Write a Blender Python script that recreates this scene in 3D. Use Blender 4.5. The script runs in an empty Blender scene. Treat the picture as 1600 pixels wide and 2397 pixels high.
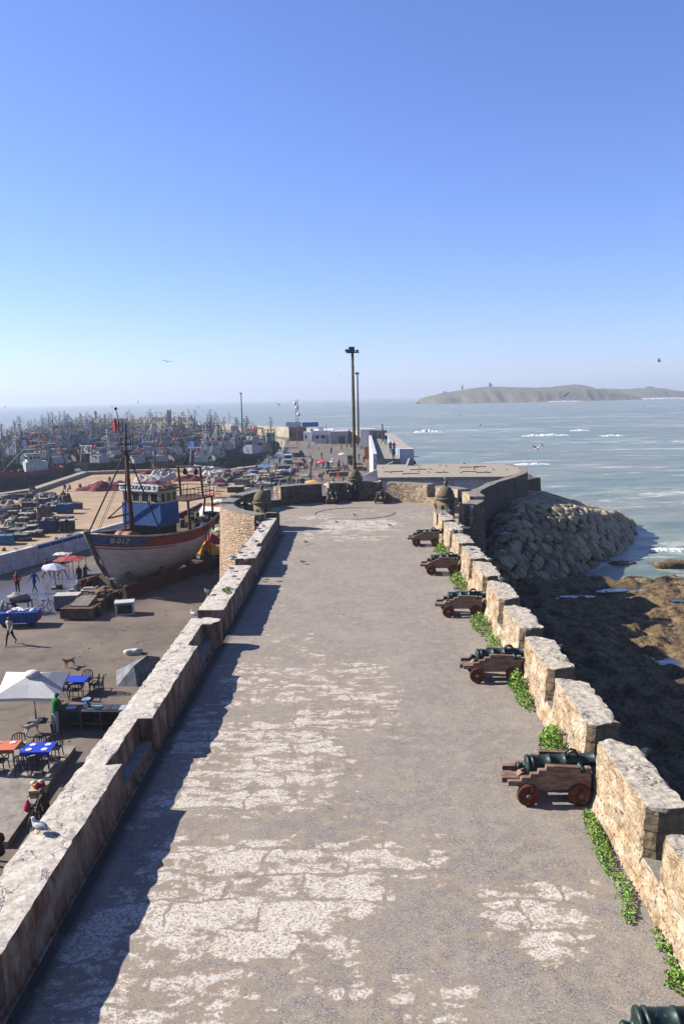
import bpy, bmesh, math, random
from math import sin, cos, pi, radians, sqrt, atan2, hypot
from mathutils import Vector, Matrix, noise
sc = bpy.context.scene
col = sc.collection
rnd = random.Random(7)

# ------------------------------------------------------------------ camera
F, H = 1800.0, 9.0
YAW, PITCH, ROLL = radians(1.43), radians(8.45), radians(-1.23)
CM = Matrix.Rotation(YAW, 3, 'Z') @ Matrix.Rotation(pi/2-PITCH, 3, 'X') @ Matrix.Rotation(ROLL, 3, 'Z')
cd = bpy.data.cameras.new('camera'); cam = bpy.data.objects.new('camera', cd); col.objects.link(cam)
cam.matrix_world = Matrix.Translation((0, 0, H)) @ CM.to_4x4()
cd.sensor_fit = 'VERTICAL'; cd.sensor_height = 36.0; cd.lens = 36.0*F/2397.0
cd.clip_start = 0.1; cd.clip_end = 40000
sc.camera = cam
CO = Vector((0, 0, H))
def ray(px, py): return CM @ Vector(((px-800)/F, -(py-1198.5)/F, -1))
def G(px, py, z=0.0):                      # photo pixel -> point on the level plane z
    d = ray(px, py); return CO + d*((z-H)/d.z)
def D(px, py, Y):                          # photo pixel -> point at distance Y
    d = ray(px, py); return CO + d*(Y/d.y)

# ------------------------------------------------------------------ light
SUN_EL = radians(32.6); SUN_H = Vector((-0.979, 0.203, 0)).normalized()
w = bpy.data.worlds.new('World'); sc.world = w; w.use_nodes = True
nt = w.node_tree; bg = nt.nodes['Background']
sky = nt.nodes.new('ShaderNodeTexSky'); sky.sky_type = 'NISHITA'; sky.sun_disc = False
sky.sun_elevation = SUN_EL; sky.sun_rotation = atan2(SUN_H.x, SUN_H.y)
sky.altitude = 0; sky.air_density = 1.0; sky.dust_density = 0.15; sky.ozone_density = 6.0
hs = nt.nodes.new('ShaderNodeHueSaturation'); hs.inputs['Saturation'].default_value = 1.0; hs.inputs['Value'].default_value = 1.17; nt.links.new(sky.outputs[0], hs.inputs['Color'])
wb = nt.nodes.new('ShaderNodeMixRGB'); wb.blend_type = 'MULTIPLY'; wb.inputs[0].default_value = 1; wb.inputs[2].default_value = (1.0, .985, 1.34, 1); nt.links.new(hs.outputs[0], wb.inputs[1])   # the camera's cool white balance
nt.links.new(wb.outputs[0], bg.inputs[0]); bg.inputs[1].default_value = 0.05
sd = bpy.data.lights.new('sun', 'SUN'); sun = bpy.data.objects.new('sun', sd); col.objects.link(sun)
sd.energy = 5.0; sd.angle = radians(0.53); sd.color = (1.0, 0.955, 0.88)
ldir = -(SUN_H*cos(SUN_EL) + Vector((0, 0, sin(SUN_EL))))
sun.rotation_euler = ldir.to_track_quat('-Z', 'Y').to_euler()
sc.view_settings.view_transform = 'Standard'; sc.view_settings.look = 'None'
sc.view_settings.exposure = 1.4; sc.view_settings.gamma = 1.0
cy = sc.cycles
cy.max_bounces = 6; cy.diffuse_bounces = 3; cy.glossy_bounces = 2; cy.transmission_bounces = 2
cy.volume_bounces = 0; cy.transparent_max_bounces = 4
cy.caustics_reflective = False; cy.caustics_refractive = False; cy.use_denoising = True

# ------------------------------------------------------------------ mesh helper
class MB:
    def __init__(s): s.v = []; s.f = []; s.mi = []; s.sm = []; s.m = 0; s.s = False; s.X = None
    def add(s, vs, fs):
        o = len(s.v)
        if s.X is not None: vs = [s.X @ Vector(p) for p in vs]
        s.v += [tuple(p) for p in vs]
        for f in fs: s.f.append([i+o for i in f]); s.mi.append(s.m); s.sm.append(s.s)
        return s
    def hexa(s, p): return s.add(p, [(3,2,1,0),(4,5,6,7),(0,1,5,4),(1,2,6,5),(2,3,7,6),(3,0,4,7)])
    def box(s, c, d, rz=0, t=(1,1), sh=(0,0)):      # centre of the base, full sizes, top scale and shift
        a, b, h = d[0]/2, d[1]/2, d[2]
        ps = [(-a,-b,0),(a,-b,0),(a,b,0),(-a,b,0)]
        ps += [(x*t[0]+sh[0], y*t[1]+sh[1], h) for x, y, _ in ps]
        k, q = cos(rz), sin(rz)
        return s.hexa([(c[0]+x*k-y*q, c[1]+x*q+y*k, c[2]+z) for x, y, z in ps])
    def prism(s, poly, z0, z1, top=None):
        n = len(poly); top = top or poly
        z0s = z0 if isinstance(z0, (list, tuple)) else [z0]*n
        z1s = z1 if isinstance(z1, (list, tuple)) else [z1]*n
        vs = [(p[0], p[1], z) for p, z in zip(poly, z0s)] + [(p[0], p[1], z) for p, z in zip(top, z1s)]
        return s.add(vs, [tuple(range(n-1, -1, -1)), tuple(range(n, 2*n))] + [(i, (i+1) % n, n+(i+1) % n, n+i) for i in range(n)])
    def extr(s, poly, y0, y1):                        # outline in x,z pushed along y
        n = len(poly)
        vs = [(p[0], y0, p[1]) for p in poly] + [(p[0], y1, p[1]) for p in poly]
        return s.add(vs, [tuple(range(n)), tuple(range(2*n-1, n-1, -1))] + [(n+i, n+(i+1) % n, (i+1) % n, i) for i in range(n)])
    def pipe(s, pts, r, n=6, caps=True):
        pts = [Vector(p) for p in pts]; k = len(pts); rs = r if isinstance(r, (list, tuple)) else [r]*k
        vs = []; ref = None
        for i, p in enumerate(pts):
            d = (pts[min(i+1, k-1)]-pts[max(i-1, 0)]).normalized()
            if ref is None: ref = Vector((0,0,1)) if abs(d.z) < .9 else Vector((1,0,0))
            a = (ref - d*ref.dot(d)).normalized(); b = d.cross(a); ref = a
            vs += [p + (a*cos(2*pi*j/n) + b*sin(2*pi*j/n))*rs[i] for j in range(n)]
        fs = [(i*n+j, i*n+(j+1) % n, (i+1)*n+(j+1) % n, (i+1)*n+j) for i in range(k-1) for j in range(n)]
        if caps: fs += [tuple(range(n-1, -1, -1)), tuple(range((k-1)*n, k*n))]
        return s.add(vs, fs)
    def tube(s, a, b, r, r2=None, n=8): return s.pipe([a, b], [r, r if r2 is None else r2], n)
    def lathe(s, prof, n=16, o=(0,0,0), ax=None):
        R = Vector((0,0,1)).rotation_difference(Vector(ax)).to_matrix() if ax is not None else Matrix.Identity(3)
        o = Vector(o); vs = []
        for r, z in prof:
            vs += [o + R @ Vector((r*cos(2*pi*j/n), r*sin(2*pi*j/n), z)) for j in range(n)]
        k = len(prof)
        fs = [(i*n+j, i*n+(j+1) % n, (i+1)*n+(j+1) % n, (i+1)*n+j) for i in range(k-1) for j in range(n)]
        fs += [tuple(range(n-1, -1, -1)), tuple(range((k-1)*n, k*n))]
        return s.add(vs, fs)
    def ball(s, c, r, n=8, m=6, jit=0, sd=0):
        r = r if isinstance(r, (tuple, list)) else (r, r, r)
        vs = [(0,0,-1)]
        for i in range(1, m):
            t = -pi/2+pi*i/m
            vs += [(cos(t)*cos(2*pi*j/n), cos(t)*sin(2*pi*j/n), sin(t)) for j in range(n)]
        vs.append((0,0,1)); out = []
        for p in vs:
            k = 1+jit*noise.noise(Vector(p)*1.7+Vector((sd*3.1, sd*1.7, sd))) if jit else 1
            out.append((c[0]+p[0]*r[0]*k, c[1]+p[1]*r[1]*k, c[2]+p[2]*r[2]*k))
        L = len(out)-1
        fs = [(0, 1+(j+1) % n, 1+j) for j in range(n)]
        fs += [(1+i*n+j, 1+i*n+(j+1) % n, 1+(i+1)*n+(j+1) % n, 1+(i+1)*n+j) for i in range(m-2) for j in range(n)]
        fs += [(L, 1+(m-2)*n+j, 1+(m-2)*n+(j+1) % n) for j in range(n)]
        return s.add(out, fs)
    def grid(s, nx, ny, fn):
        vs = [fn(i/nx, j/ny) for j in range(ny+1) for i in range(nx+1)]
        return s.add(vs, [(j*(nx+1)+i, j*(nx+1)+i+1, (j+1)*(nx+1)+i+1, (j+1)*(nx+1)+i) for j in range(ny) for i in range(nx)])
    def mesh(s, name, mats):
        me = bpy.data.meshes.new(name); me.from_pydata(s.v, [], s.f)
        for m in (mats if isinstance(mats, (list, tuple)) else [mats]): me.materials.append(m)
        me.polygons.foreach_set('material_index', s.mi); me.polygons.foreach_set('use_smooth', s.sm)
        me.update(); return me
    def build(s, name, mats, parent=None, loc=None, rz=0):
        return link(name, s.mesh(name, mats), parent, loc, rz)
def link(name, me, parent=None, loc=None, rz=0):
    o = bpy.data.objects.new(name, me); col.objects.link(o)
    if parent is not None: o.parent = parent
    if loc is not None: o.location = loc
    if rz: o.rotation_euler = (0, 0, rz)
    return o
def tag(o, label=None, cat=None, group=None, kind=None):
    if label: o['label'] = label
    if cat: o['category'] = cat
    if group: o['group'] = group
    if kind: o['kind'] = kind
    return o
def thing(name, label, cat, loc=(0,0,0), rz=0, group=None):
    o = bpy.data.objects.new(name, None); col.objects.link(o); o.empty_display_size = .2
    o.location = loc; o.rotation_euler = (0, 0, rz)
    return tag(o, label, cat, group)
def kids(o): return [c for c in ALLKIDS.get(o.name, [])]
def dup(root, loc=None, rz=None, label=None, group=None, scale=None):
    r = root.copy(); col.objects.link(r)
    if loc is not None: r.location = loc
    if rz is not None: r.rotation_euler = (0, 0, rz)
    if scale is not None: r.scale = (scale,)*3 if not isinstance(scale, (tuple, list)) else scale
    if label: r['label'] = label
    if group: r['group'] = group
    for ch in list(root.children):
        c = ch.copy(); col.objects.link(c); c.parent = r
        for g in list(ch.children):
            d = g.copy(); col.objects.link(d); d.parent = c
    return r
def paintslot(o, i, m):
    o.material_slots[i].link = 'OBJECT'; o.material_slots[i].material = m
def struct(o): return tag(o, kind='structure')
def rough(mb, step, amp, sc_=1.0, seed=0, mfn=None, lim=None):
    """cut a solid into a grid and weather its surface; mfn(centre, normal) -> material slot"""
    bm = bmesh.new(); vs = [bm.verts.new(p) for p in mb.v]
    for f in mb.f:
        try: bm.faces.new([vs[i] for i in f])
        except ValueError: pass
    bmesh.ops.remove_doubles(bm, verts=bm.verts, dist=1e-4)
    for ax in range(3):
        lo = min(v.co[ax] for v in bm.verts); hi = max(v.co[ax] for v in bm.verts)
        k = max(1, int((hi-lo)/step))
        for i in range(1, k):
            n = Vector((0,0,0)); n[ax] = 1; c = Vector((0,0,0)); c[ax] = lo+(hi-lo)*i/k
            bmesh.ops.bisect_plane(bm, geom=bm.verts[:]+bm.edges[:]+bm.faces[:], plane_co=c, plane_no=n)
    bmesh.ops.recalc_face_normals(bm, faces=bm.faces); bm.normal_update()
    if mfn:
        for f in bm.faces: f.material_index = mfn(f.calc_center_median(), f.normal)
    sv = Vector((seed*7.3, seed*3.1, seed*5.7))
    mv = []
    for v in bm.verts:
        p = v.co*sc_+sv
        d = noise.noise_vector(p*2.2)*.6+noise.noise_vector(p*6)*.4
        mv.append(d*amp)
    for v, d in zip(bm.verts, mv):
        if v.calc_shell_factor() > 1.12: d = d-v.normal*amp*2.2*max(0, noise.noise(v.co*sc_*2.6+sv)+.15)
        v.co += d
    return bm
def bmobj(bm, name, mats, parent=None):
    me = bpy.data.meshes.new(name); bm.to_mesh(me); bm.free()
    for m in (mats if isinstance(mats, (list, tuple)) else [mats]): me.materials.append(m)
    return link(name, me, parent)

# ------------------------------------------------------------------ materials
def lin(h):
    h = h.lstrip('#'); r = [int(h[i:i+2], 16)/255 for i in (0, 2, 4)]
    return tuple(.6*(c/12.92 if c <= .04045 else ((c+.055)/1.055)**2.4) for c in r)+(1,)
class N:
    def __init__(s, name):
        s.mat = bpy.data.materials.new(name); s.mat.use_nodes = True; s.t = s.mat.node_tree
        s.b = s.t.nodes['Principled BSDF']; s.b.inputs['Specular IOR Level'].default_value = .25
        s._c = None
    def n(s, typ, **kw):
        o = s.t.nodes.new('ShaderNode'+typ)
        for k, v in kw.items():
            if k.startswith('_'): setattr(o, k[1:], v)
            else: s.put(o.inputs[k.replace('9', ' ')], v)
        return o
    def put(s, inp, v):
        if hasattr(v, 'is_output') or isinstance(v, bpy.types.NodeSocket): s.t.links.new(v, inp)
        else: inp.default_value = v
    def co(s, scale=(1,1,1), loc=(0,0,0)):
        if s._c is None: s._c = s.n('TexCoord').outputs['Object']
        if scale == (1,1,1) and loc == (0,0,0): return s._c
        m = s.n('Mapping'); s.put(m.inputs['Vector'], s._c); m.inputs['Scale'].default_value = scale; m.inputs['Location'].default_value = loc
        return m.outputs[0]
    def noise(s, scale, detail=4, rough=.55, vec=None, dist=0):
        o = s.n('TexNoise', Scale=scale, Detail=detail, Roughness=rough, Distortion=dist); s.put(o.inputs['Vector'], vec or s.co()); return o.outputs['Fac']
    def vor(s, scale, feat='F1', vec=None, out='Distance'):
        o = s.n('TexVoronoi', Scale=scale, _feature=feat); s.put(o.inputs['Vector'], vec or s.co()); return o.outputs[out]
    def ramp(s, fac, *stops):
        o = s.n('ValToRGB'); s.put(o.inputs[0], fac); e = o.color_ramp.elements
        while len(e) < len(stops): e.new(.5)
        for el, (p, c) in zip(e, stops):
            el.position = p; el.color = lin(c) if isinstance(c, str) else (c if isinstance(c, tuple) else (c, c, c, 1))
        return o.outputs[0]
    def mix(s, fac, a, b, mode='MIX'):
        o = s.n('MixRGB', _blend_type=mode); s.put(o.inputs[0], fac)
        for i, v in ((1, a), (2, b)): s.put(o.inputs[i], lin(v) if isinstance(v, str) else v)
        return o.outputs[0]
    def math(s, op, a, b=0.0, clamp=False):
        o = s.n('Math', _operation=op, _use_clamp=clamp); s.put(o.inputs[0], a); s.put(o.inputs[1], b); return o.outputs[0]
    def attr(s, name): return s.n('Attribute', _attribute_name=name).outputs['Fac']
    def out(s, colr, rough=.85, bump=None, strength=.5, dist=.02):
        s.put(s.b.inputs['Base Color'], lin(colr) if isinstance(colr, str) else colr); s.put(s.b.inputs['Roughness'], rough)
        if bump is not None:
            o = s.n('Bump', Strength=strength, Distance=dist); s.put(o.inputs['Height'], bump); s.put(s.b.inputs['Normal'], o.outputs[0])
        return s.mat
_pc = {}
def paint(a, b=None, scale=6, rough=.7, bump=.15, grime=.5, dist=.01):
    """weathered one-colour surface: tone a with patches of b"""
    k = (a, b, scale, rough, bump, grime)
    if k in _pc: return _pc[k]
    m = N('surface_'+a.lstrip('#'))
    n1 = m.noise(scale, 5, .6); n2 = m.noise(scale*4.3, 3, .6)
    c = m.mix(m.ramp(n1, (.42, 0.0), (.66, 1.0)), a, b or a)
    g = m.ramp(n2, (.35, 1-grime*.5), (.6, 1.0))
    c = m.mix(1.0, c, g, 'MULTIPLY')
    _pc[k] = m.out(c, rough, m.math('ADD', n1, m.math('MULTIPLY', n2, .5)), bump, dist); return _pc[k]
def flat(a, rough=.6):
    k = (a, rough, 'f')
    if k not in _pc:
        m = N('plain_'+a.lstrip('#')); _pc[k] = m.out(m.mix(m.ramp(m.noise(9, 3), (.3, 0.0), (.7, 1.0)), a, tuple(x*.8 for x in lin(a)[:3])+(1,)), rough)
    return _pc[k]

# terrace: worn asphalt over pale plaster slabs
m = N('worn_terrace'); wear = m.attr('wear')
fine = m.noise(55, 3, .7); med = m.noise(3.1, 5, .65); big = m.noise(.55, 4, .6)
asp = m.ramp(fine, (.34, '#504842'), (.5, '#897f76'), (.64, '#bdb2a7'))
asp = m.mix(m.ramp(med, (.46, 0.0), (.66, .75)), asp, '#ab9c85')
asp = m.mix(m.ramp(big, (.45, 0.0), (.65, .5)), asp, '#a59b8b')
asp = m.mix(m.ramp(m.noise(21, 4, .75), (.56, 0.0), (.66, .55)), asp, '#d2c6ba')
asp = m.mix(m.ramp(m.noise(30, 3, .7), (.34, .7), (.42, 0.0)), asp, '#3f3b39')
dv = m.n('VectorMath', _operation='ADD'); m.put(dv.inputs[0], m.co())
nz = m.n('TexNoise', Scale=1.1, Detail=3.0); m.put(nz.inputs['Vector'], m.co()); vs_ = m.n('VectorMath', _operation='SCALE'); m.put(vs_.inputs[0], nz.outputs['Color']); vs_.inputs['Scale'].default_value = .8
m.put(dv.inputs[1], vs_.outputs[0])
br = m.n('TexBrick', Scale=1.0); m.put(br.inputs['Vector'], dv.outputs[0]); br.inputs['Mortar Size'].default_value = .07; br.inputs['Brick Width'].default_value = 1.55; br.inputs['Row Height'].default_value = .82; br.inputs['Mortar Smooth'].default_value = 1.0
pn = m.math('ADD', m.math('ADD', m.math('MULTIPLY', m.noise(2.3, 6, .66, m.co((.7, 1.3, 1)), .2), .72), m.math('MULTIPLY', m.noise(7, 5, .75), .3)), m.math('MULTIPLY', m.math('SUBTRACT', m.noise(.7, 3), .5), .3))
pn = m.math('ADD', pn, .018)
val = m.math('SUBTRACT', m.math('ADD', pn, wear), m.math('MULTIPLY', br.outputs['Fac'], m.ramp(m.noise(.7, 3), (.4, .05), (.6, .2))))
mask = m.ramp(val, (.605, 0.0), (.645, .8), (.69, 1.0))
spk = m.noise(26, 3, .7)
pale = m.mix(m.ramp(m.noise(5, 5, .65), (.45, 0.0), (.7, 1.0)), '#ddd4c6', '#c8b59e')
pale = m.mix(m.ramp(spk, (.48, 0.0), (.6, .85)), pale, '#85705f')
rim = m.ramp(val, (.52, 0.0), (.6, .6), (.66, 0.0))
c = m.mix(rim, asp, '#a08a72'); c = m.mix(mask, c, pale)
gut = m.attr('dirt_shade'); c = m.mix(gut, c, '#3d3833')  # moss and dirt at the wall foot, widened and darkened to deepen the shadow
MT_TERR = m.out(c, .93, m.math('ADD', m.math('MULTIPLY', fine, .5), m.math('MULTIPLY', mask, .35)), .5, .02)

# lichen-grey pocked top of the walls
def top_mat(name, a, b, dark, amt, sc_=7, crack=True):
    m = N(name); n1 = m.noise(sc_, 6, .7); n2 = m.noise(sc_*3.2, 4, .7); n3 = m.noise(1.3, 4, .6)
    c = m.mix(m.ramp(n1, (.4, 0.0), (.6, 1.0)), a, b)
    pit = m.ramp(m.math('ADD', m.math('MULTIPLY', n2, .6), m.math('MULTIPLY', n1, .4)), (.36-amt*.2, 1.0), (.46+amt*.06, 0.0))
    pit = m.math('MULTIPLY', pit, m.ramp(n3, (.36, .35), (.6, 1.0)))
    c = m.mix(pit, c, dark)
    h = m.math('SUBTRACT', n1, m.math('MULTIPLY', pit, .8))
    if crack:
        v = m.vor(1.25, 'DISTANCE_TO_EDGE', m.n('VectorMath', _operation='ADD').outputs[0])
        vn = v.node.inputs['Vector'].links[0].from_node
        nn = m.n('TexNoise', Scale=3.0, Detail=5.0); m.put(nn.inputs['Vector'], m.co()); m.put(vn.inputs[0], m.co()); m.put(vn.inputs[1], nn.outputs['Color'])
        ck = m.math('MULTIPLY', m.ramp(v, (.0, 1.0), (.022, 0.0)), m.ramp(m.noise(.9, 3), (.42, 0.0), (.55, 1.0)))
        c = m.mix(ck, c, '#2a2623'); h = m.math('SUBTRACT', h, ck)
    return m.out(c, .95, h, .45, .02)
MT_TOP = top_mat('lichen_wall_top', '#ddd0bb', '#a29684', '#1f1b18', 1.25)
MT_TOPL = top_mat('parapet_top', '#e4d9ca', '#b5a896', '#55493f', .5, 8)
MT_TOPB = top_mat('bastion_top', '#9c9488', '#7a7266', '#39332b', .4)
# ochre rubble face
m = N('ochre_rubble'); v = m.co((1, .55, 1.1)); n1 = m.noise(3.4, 6, .65, m.co((1, .6, 1))); n2 = m.noise(14, 4, .7); n3 = m.noise(1.2, 4)
e = m.vor(4.2, 'DISTANCE_TO_EDGE', m.co((1, .62, 1.15))); cl = m.vor(4.2, 'F1', m.co((1, .62, 1.15)), 'Color')
c = m.mix(m.ramp(n1, (.36, 0.0), (.62, 1.0)), '#a5855f', '#cfba9a')
c = m.mix(m.ramp(n3, (.5, 0.0), (.68, .7)), c, '#dccfba')
c = m.mix(m.ramp(n2, (.36, .9), (.46, 0.0)), c, '#543a25')
c = m.mix(m.ramp(m.noise(4.6, 3, .6, m.co((1, .8, 1.6))), (.3, .9), (.37, 0.0)), c, '#4a3220')
c = m.mix(m.math('MULTIPLY', m.ramp(e, (0.0, 1.0), (.07, 0.0)), m.ramp(n1, (.42, .6), (.58, 0.0))), c, '#6b4e33')
c = m.mix(1.0, c, m.ramp(cl, (0, .7), (1, 1.15)), 'MULTIPLY')
MT_OCH = m.out(c, .92, m.math('ADD', m.math('ADD', n1, m.ramp(e, (0.0, 0.0), (.12, .25))), m.math('MULTIPLY', n2, .7)), 1.0, .06)
# dressed grey-brown blocks (embrasure cheeks)
m = N('dressed_blocks'); n1 = m.noise(6, 6, .65); z = m.n('SeparateXYZ'); m.put(z.inputs[0], m.co())
zf = m.math('FRACT', m.math('ADD', m.math('MULTIPLY', z.outputs[2], 2.9), m.math('MULTIPLY', m.noise(2, 2), .1)))
c = m.mix(m.ramp(n1, (.35, 0.0), (.65, 1.0)), '#6f5f4c', '#9a8769')
c = m.mix(m.ramp(zf, (0.0, 1.0), (.05, 0.0)), c, '#4b3b2c')
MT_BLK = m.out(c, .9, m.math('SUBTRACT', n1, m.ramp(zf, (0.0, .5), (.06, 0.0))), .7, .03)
# stained plaster on the left parapet's inner face, darkened to deepen its shade
m = N('stained_shade_plaster'); n1 = m.noise(2.2, 6, .65, m.co((1, 1.3, .35))); n2 = m.noise(9, 5, .7, m.co((1, 1, .6)))
c = m.mix(m.ramp(n1, (.36, 0.0), (.62, 1.0)), '#a18c76', '#6f4731')
c = m.mix(m.ramp(n2, (.5, 0.0), (.68, .8)), c, '#5d4636')
c = m.mix(m.ramp(m.noise(1.1, 3), (.55, 0.0), (.68, .6)), c, '#b3a797')
MT_PLA = m.out(c, .92, n2, .6, .03)
# bastion rubble: dark mossy tone painted on shaded faces, ochre on sunlit ones
def rubble(name, a, b, dk, ws=(1,1,1), s=2.6):
    m = N(name); n1 = m.noise(2.0, 6, .65); n2 = m.noise(11, 4, .7)
    e = m.vor(s, 'DISTANCE_TO_EDGE', m.co(ws)); cc = m.vor(s, 'F1', m.co(ws), 'Color')
    c = m.mix(m.ramp(n1, (.36, 0.0), (.62, 1.0)), a, b)
    c = m.mix(1.0, c, m.ramp(cc, (0, .72), (1, 1.12)), 'MULTIPLY')
    c = m.mix(m.ramp(e, (.01, .9), (.07, 0.0)), c, dk)
    c = m.mix(m.ramp(n2, (.3, .8), (.44, 0.0)), c, dk)
    return m.out(c, .93, m.math('ADD', m.ramp(e, (0.0, 0.0), (.15, 1.0)), m.math('MULTIPLY', n2, .4)), .9, .05)
MT_RUB = rubble('shaded_mossy_rubble', '#6b6150', '#8b7a60', '#2e2820', (1, 1, 1.5), 3.4)
MT_RUBO = rubble('sunlit_ochre_wall', '#b09074', '#c9af92', '#a08466', (.6, .6, 2.1), 3.0)
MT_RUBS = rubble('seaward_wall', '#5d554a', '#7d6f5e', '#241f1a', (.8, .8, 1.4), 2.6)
m = N('bartizan_render'); n1 = m.noise(3, 6, .65); n2 = m.noise(12, 4)
c = m.mix(m.ramp(n1, (.38, 0.0), (.62, 1.0)), '#8a7a62', '#5f5846'); c = m.mix(m.ramp(n2, (.35, .6), (.5, 0.0)), c, '#36311f')
MT_BART = m.out(c, .93, n1, .6, .03)
# concrete etc
MT_CONC = paint('#a39c90', '#8a8175', 1.2, .9, .3, .5)
MT_WHITE = paint('#d9d8dc', '#bdb9bd', .8, .85, .2, .5)
MT_ROOF = top_mat('flat_roof', '#b5a794', '#96897a', '#6d6254', .2, 2.2, False)
MT_RUST = paint('#6b3f2a', '#3f2a22', 4, .85, .4, .8)
MT_WOOD = paint('#7d5a44', '#5a4032', 5, .85, .4, .7)
MT_DARK = flat('#1f1e20', .7)
MT_GLASS = flat('#1a2026', .15)
# ================================================================== THE FORT
BC = Vector((-0.7, 58.3, 0)); RO, RI = 10.0, 8.9
def fbm(x, y, s=0): return noise.fractal(Vector((x, y, s)), 1.0, 2.0, 4)
# terrace floor with its wear pattern
PATCH = [  # x0, x1, y0, y1, strength : areas where the pale slabs show through
 (-5.0, -1.2, 9.0, 11.0, .16), (-4.9, .1, 11.0, 13.4, .21), (-4.8, 1.3, 13.1, 14.9, .17), (-5.0, -.6, 15.6, 20.6, .15), (-4.9, .4, 19.5, 21.5, .15),
 (-4.9, .6, 21.5, 25.6, .12), (-4.6, -1.0, 25.6, 29.5, .05), (-4.5, 1.5, 47.5, 52, .1), (-3.5, 2.5, 51.5, 56.8, .17), (-4.5, 5.0, 49.0, 50.0, .14),
 (2.0, 3.8, 11.0, 12.8, .18), (0.0, 1.7, 9.6, 10.7, .17), (3.4, 4.2, 12.6, 13.3, .08), (-3.3, 2.5, 57, 63, .04), (-6, -1.5, 57, 60, .12), (2.2, 5.5, 56, 60, .08), (-5.2, -4.2, 9, 24, .1), (-.5, 1.2, 17.0, 17.8, .08)]
def wearfn(x, y):
    a = -.07+.05*max(0, min(1, (2-x)/6))
    wx = x+.9*fbm(x*.5, y*.5, 5); wy = y+.7*fbm(x*.5, y*.5, 9)
    for x0, x1, y0, y1, s in PATCH:
        d = min(wx-x0, x1-wx, (wy-y0), (y1-wy)); k = max(0, min(1, .5+d/1.1)); a = max(a, -.07+(s*1.0+.035)*k)
    return a+.035*fbm(x*.9, y*.9, 2)
st = .2; xs = [-11+st*i for i in range(108)]; ys = [4+st*i for i in range(325)]
idx = {}; b = MB()
def vid(i, j):
    if (i, j) not in idx:
        x, y = xs[i], ys[j]; idx[(i, j)] = len(b.v)
        b.v.append((x, y, .012*fbm(x*1.3, y*1.3)+.02*fbm(x*.3, y*.3, 3)-.015))
    return idx[(i, j)]
for i in range(107):
    for j in range(324):
        x, y = xs[i]+st/2, ys[j]+st/2
        if (-5.75 < x < 5.15 and y < 53) or hypot(x-BC.x, y-BC.y) < 9.35:
            b.f.append([vid(i, j), vid(i+1, j), vid(i+1, j+1), vid(i, j+1)]); b.mi.append(0); b.sm.append(True)
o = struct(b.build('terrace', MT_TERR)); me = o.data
for nm, fn in (('wear', wearfn), ('dirt_shade', lambda x, y: max(0, min(.85, (-4.98-x)*5)) if y < 51 else 0)):
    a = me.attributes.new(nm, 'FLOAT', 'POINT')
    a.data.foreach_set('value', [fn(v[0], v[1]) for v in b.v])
b = MB(); b.s = True
pts = [(-.5+3.12*cos(t*pi/30), 59.8+3.0*sin(t*pi/30), .0) for t in range(61)]
b.pipe(pts, .026, 6, False)
tag(b.build('stone_ring', paint('#8f8478', '#5d554c', 3)), 'large flat stone ring set into the round end of the terrace', 'stone ring')
# masonry body under the terrace
b = MB(); b.m = 0
b.prism([(-6.75, 2), (6.35, 2), (6.35, 54), (-6.85, 54)], -8.4, -.06, [(-6.38, 2), (6.1, 2), (6.1, 54), (-6.6, 54)])
o = tag(b.build('rampart', MT_RUBS), 'long stone rampart carrying the worn terrace between quay and sea', 'rampart')
# ---- left parapet : comb-shaped plan with closed niches towards the terrace
xo = lambda y: -6.36-max(0, y-20)*.008
comb1 = [(xo(4), 4), (-5.47, 4), (-5.47, 7.4), (-5.8, 7.4), (-5.8, 10.2), (-5.45, 10.2), (-5.47, 16.18), (-5.79, 16.2), (-5.82, 18.66), (-5.46, 18.7), (-5.5, 24.5), (-5.84, 24.58), (-5.86, 27.05), (-5.52, 27.1), (-5.3, 27.35), (-5.27, 27.75), (-5.5, 27.85), (xo(27.9), 27.9)]
comb2 = [(xo(28.9), 28.9), (-5.4, 28.85), (-5.42, 36.95), (xo(37), 37)]
comb3 = [(xo(38.6), 38.6), (-5.45, 38.6), (-5.5, 41.7), (-5.82, 41.75), (-5.85, 42.6), (-5.7, 42.65), (-5.76, 52.05), (xo(52), 52)]
def lmat(c, n): return 0 if n.z > .6 else 1
par = thing('parapet', 'long cracked plaster parapet with shallow niches along the quay side of the terrace', 'parapet wall', (-6, 4, 0))
for k, cb in enumerate((comb1, comb2, comb3)):
    b = MB(); b.prism([(x+.04*(1 if x > -6 else -1), y) for x, y in cb], -.1, .95, cb)
    bm = rough(b, .18, .035, 1.5, k, lmat)
    o = bmobj(bm, 'wall_block', [MT_TOPL, MT_PLA], par); o.location = (6, -4, 0)
SILLS = [([(-5.86, y0-.02), (-5.47, y0-.02), (-5.5, y1+.02), (-5.86, y1+.02)], .34) for y0, y1 in ((7.4, 10.2), (16.2, 18.7), (24.55, 27.1))]
SILLS += [([(-6.4, 27.86), (-5.62, 27.86), (-5.62, 28.95), (-6.4, 28.95)], .2),
 ([(-6.45, 36.93), (-5.62, 36.93), (-5.62, 38.65), (-6.45, 38.65)], .3),
 ([(-5.9, 41.68), (-5.56, 41.68), (-5.6, 42.66), (-5.9, 42.66)], .42)]
for pl, zz in SILLS:
    b = MB(); b.prism(pl, -.1, zz); o = bmobj(rough(b, .25, .015, 1.5, 9, lmat), 'niche_sill', [MT_CONC, MT_PLA], par); o.location = (6, -4, 0)
b = MB(); b.prism([(-5.66, 4), (-5.33, 4), (-5.5, 52), (-5.72, 52)], -.1, .05); b.prism([(-5.66, 4), (-5.43, 4), (-5.57, 52), (-5.72, 52)], -.1, .13)
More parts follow.
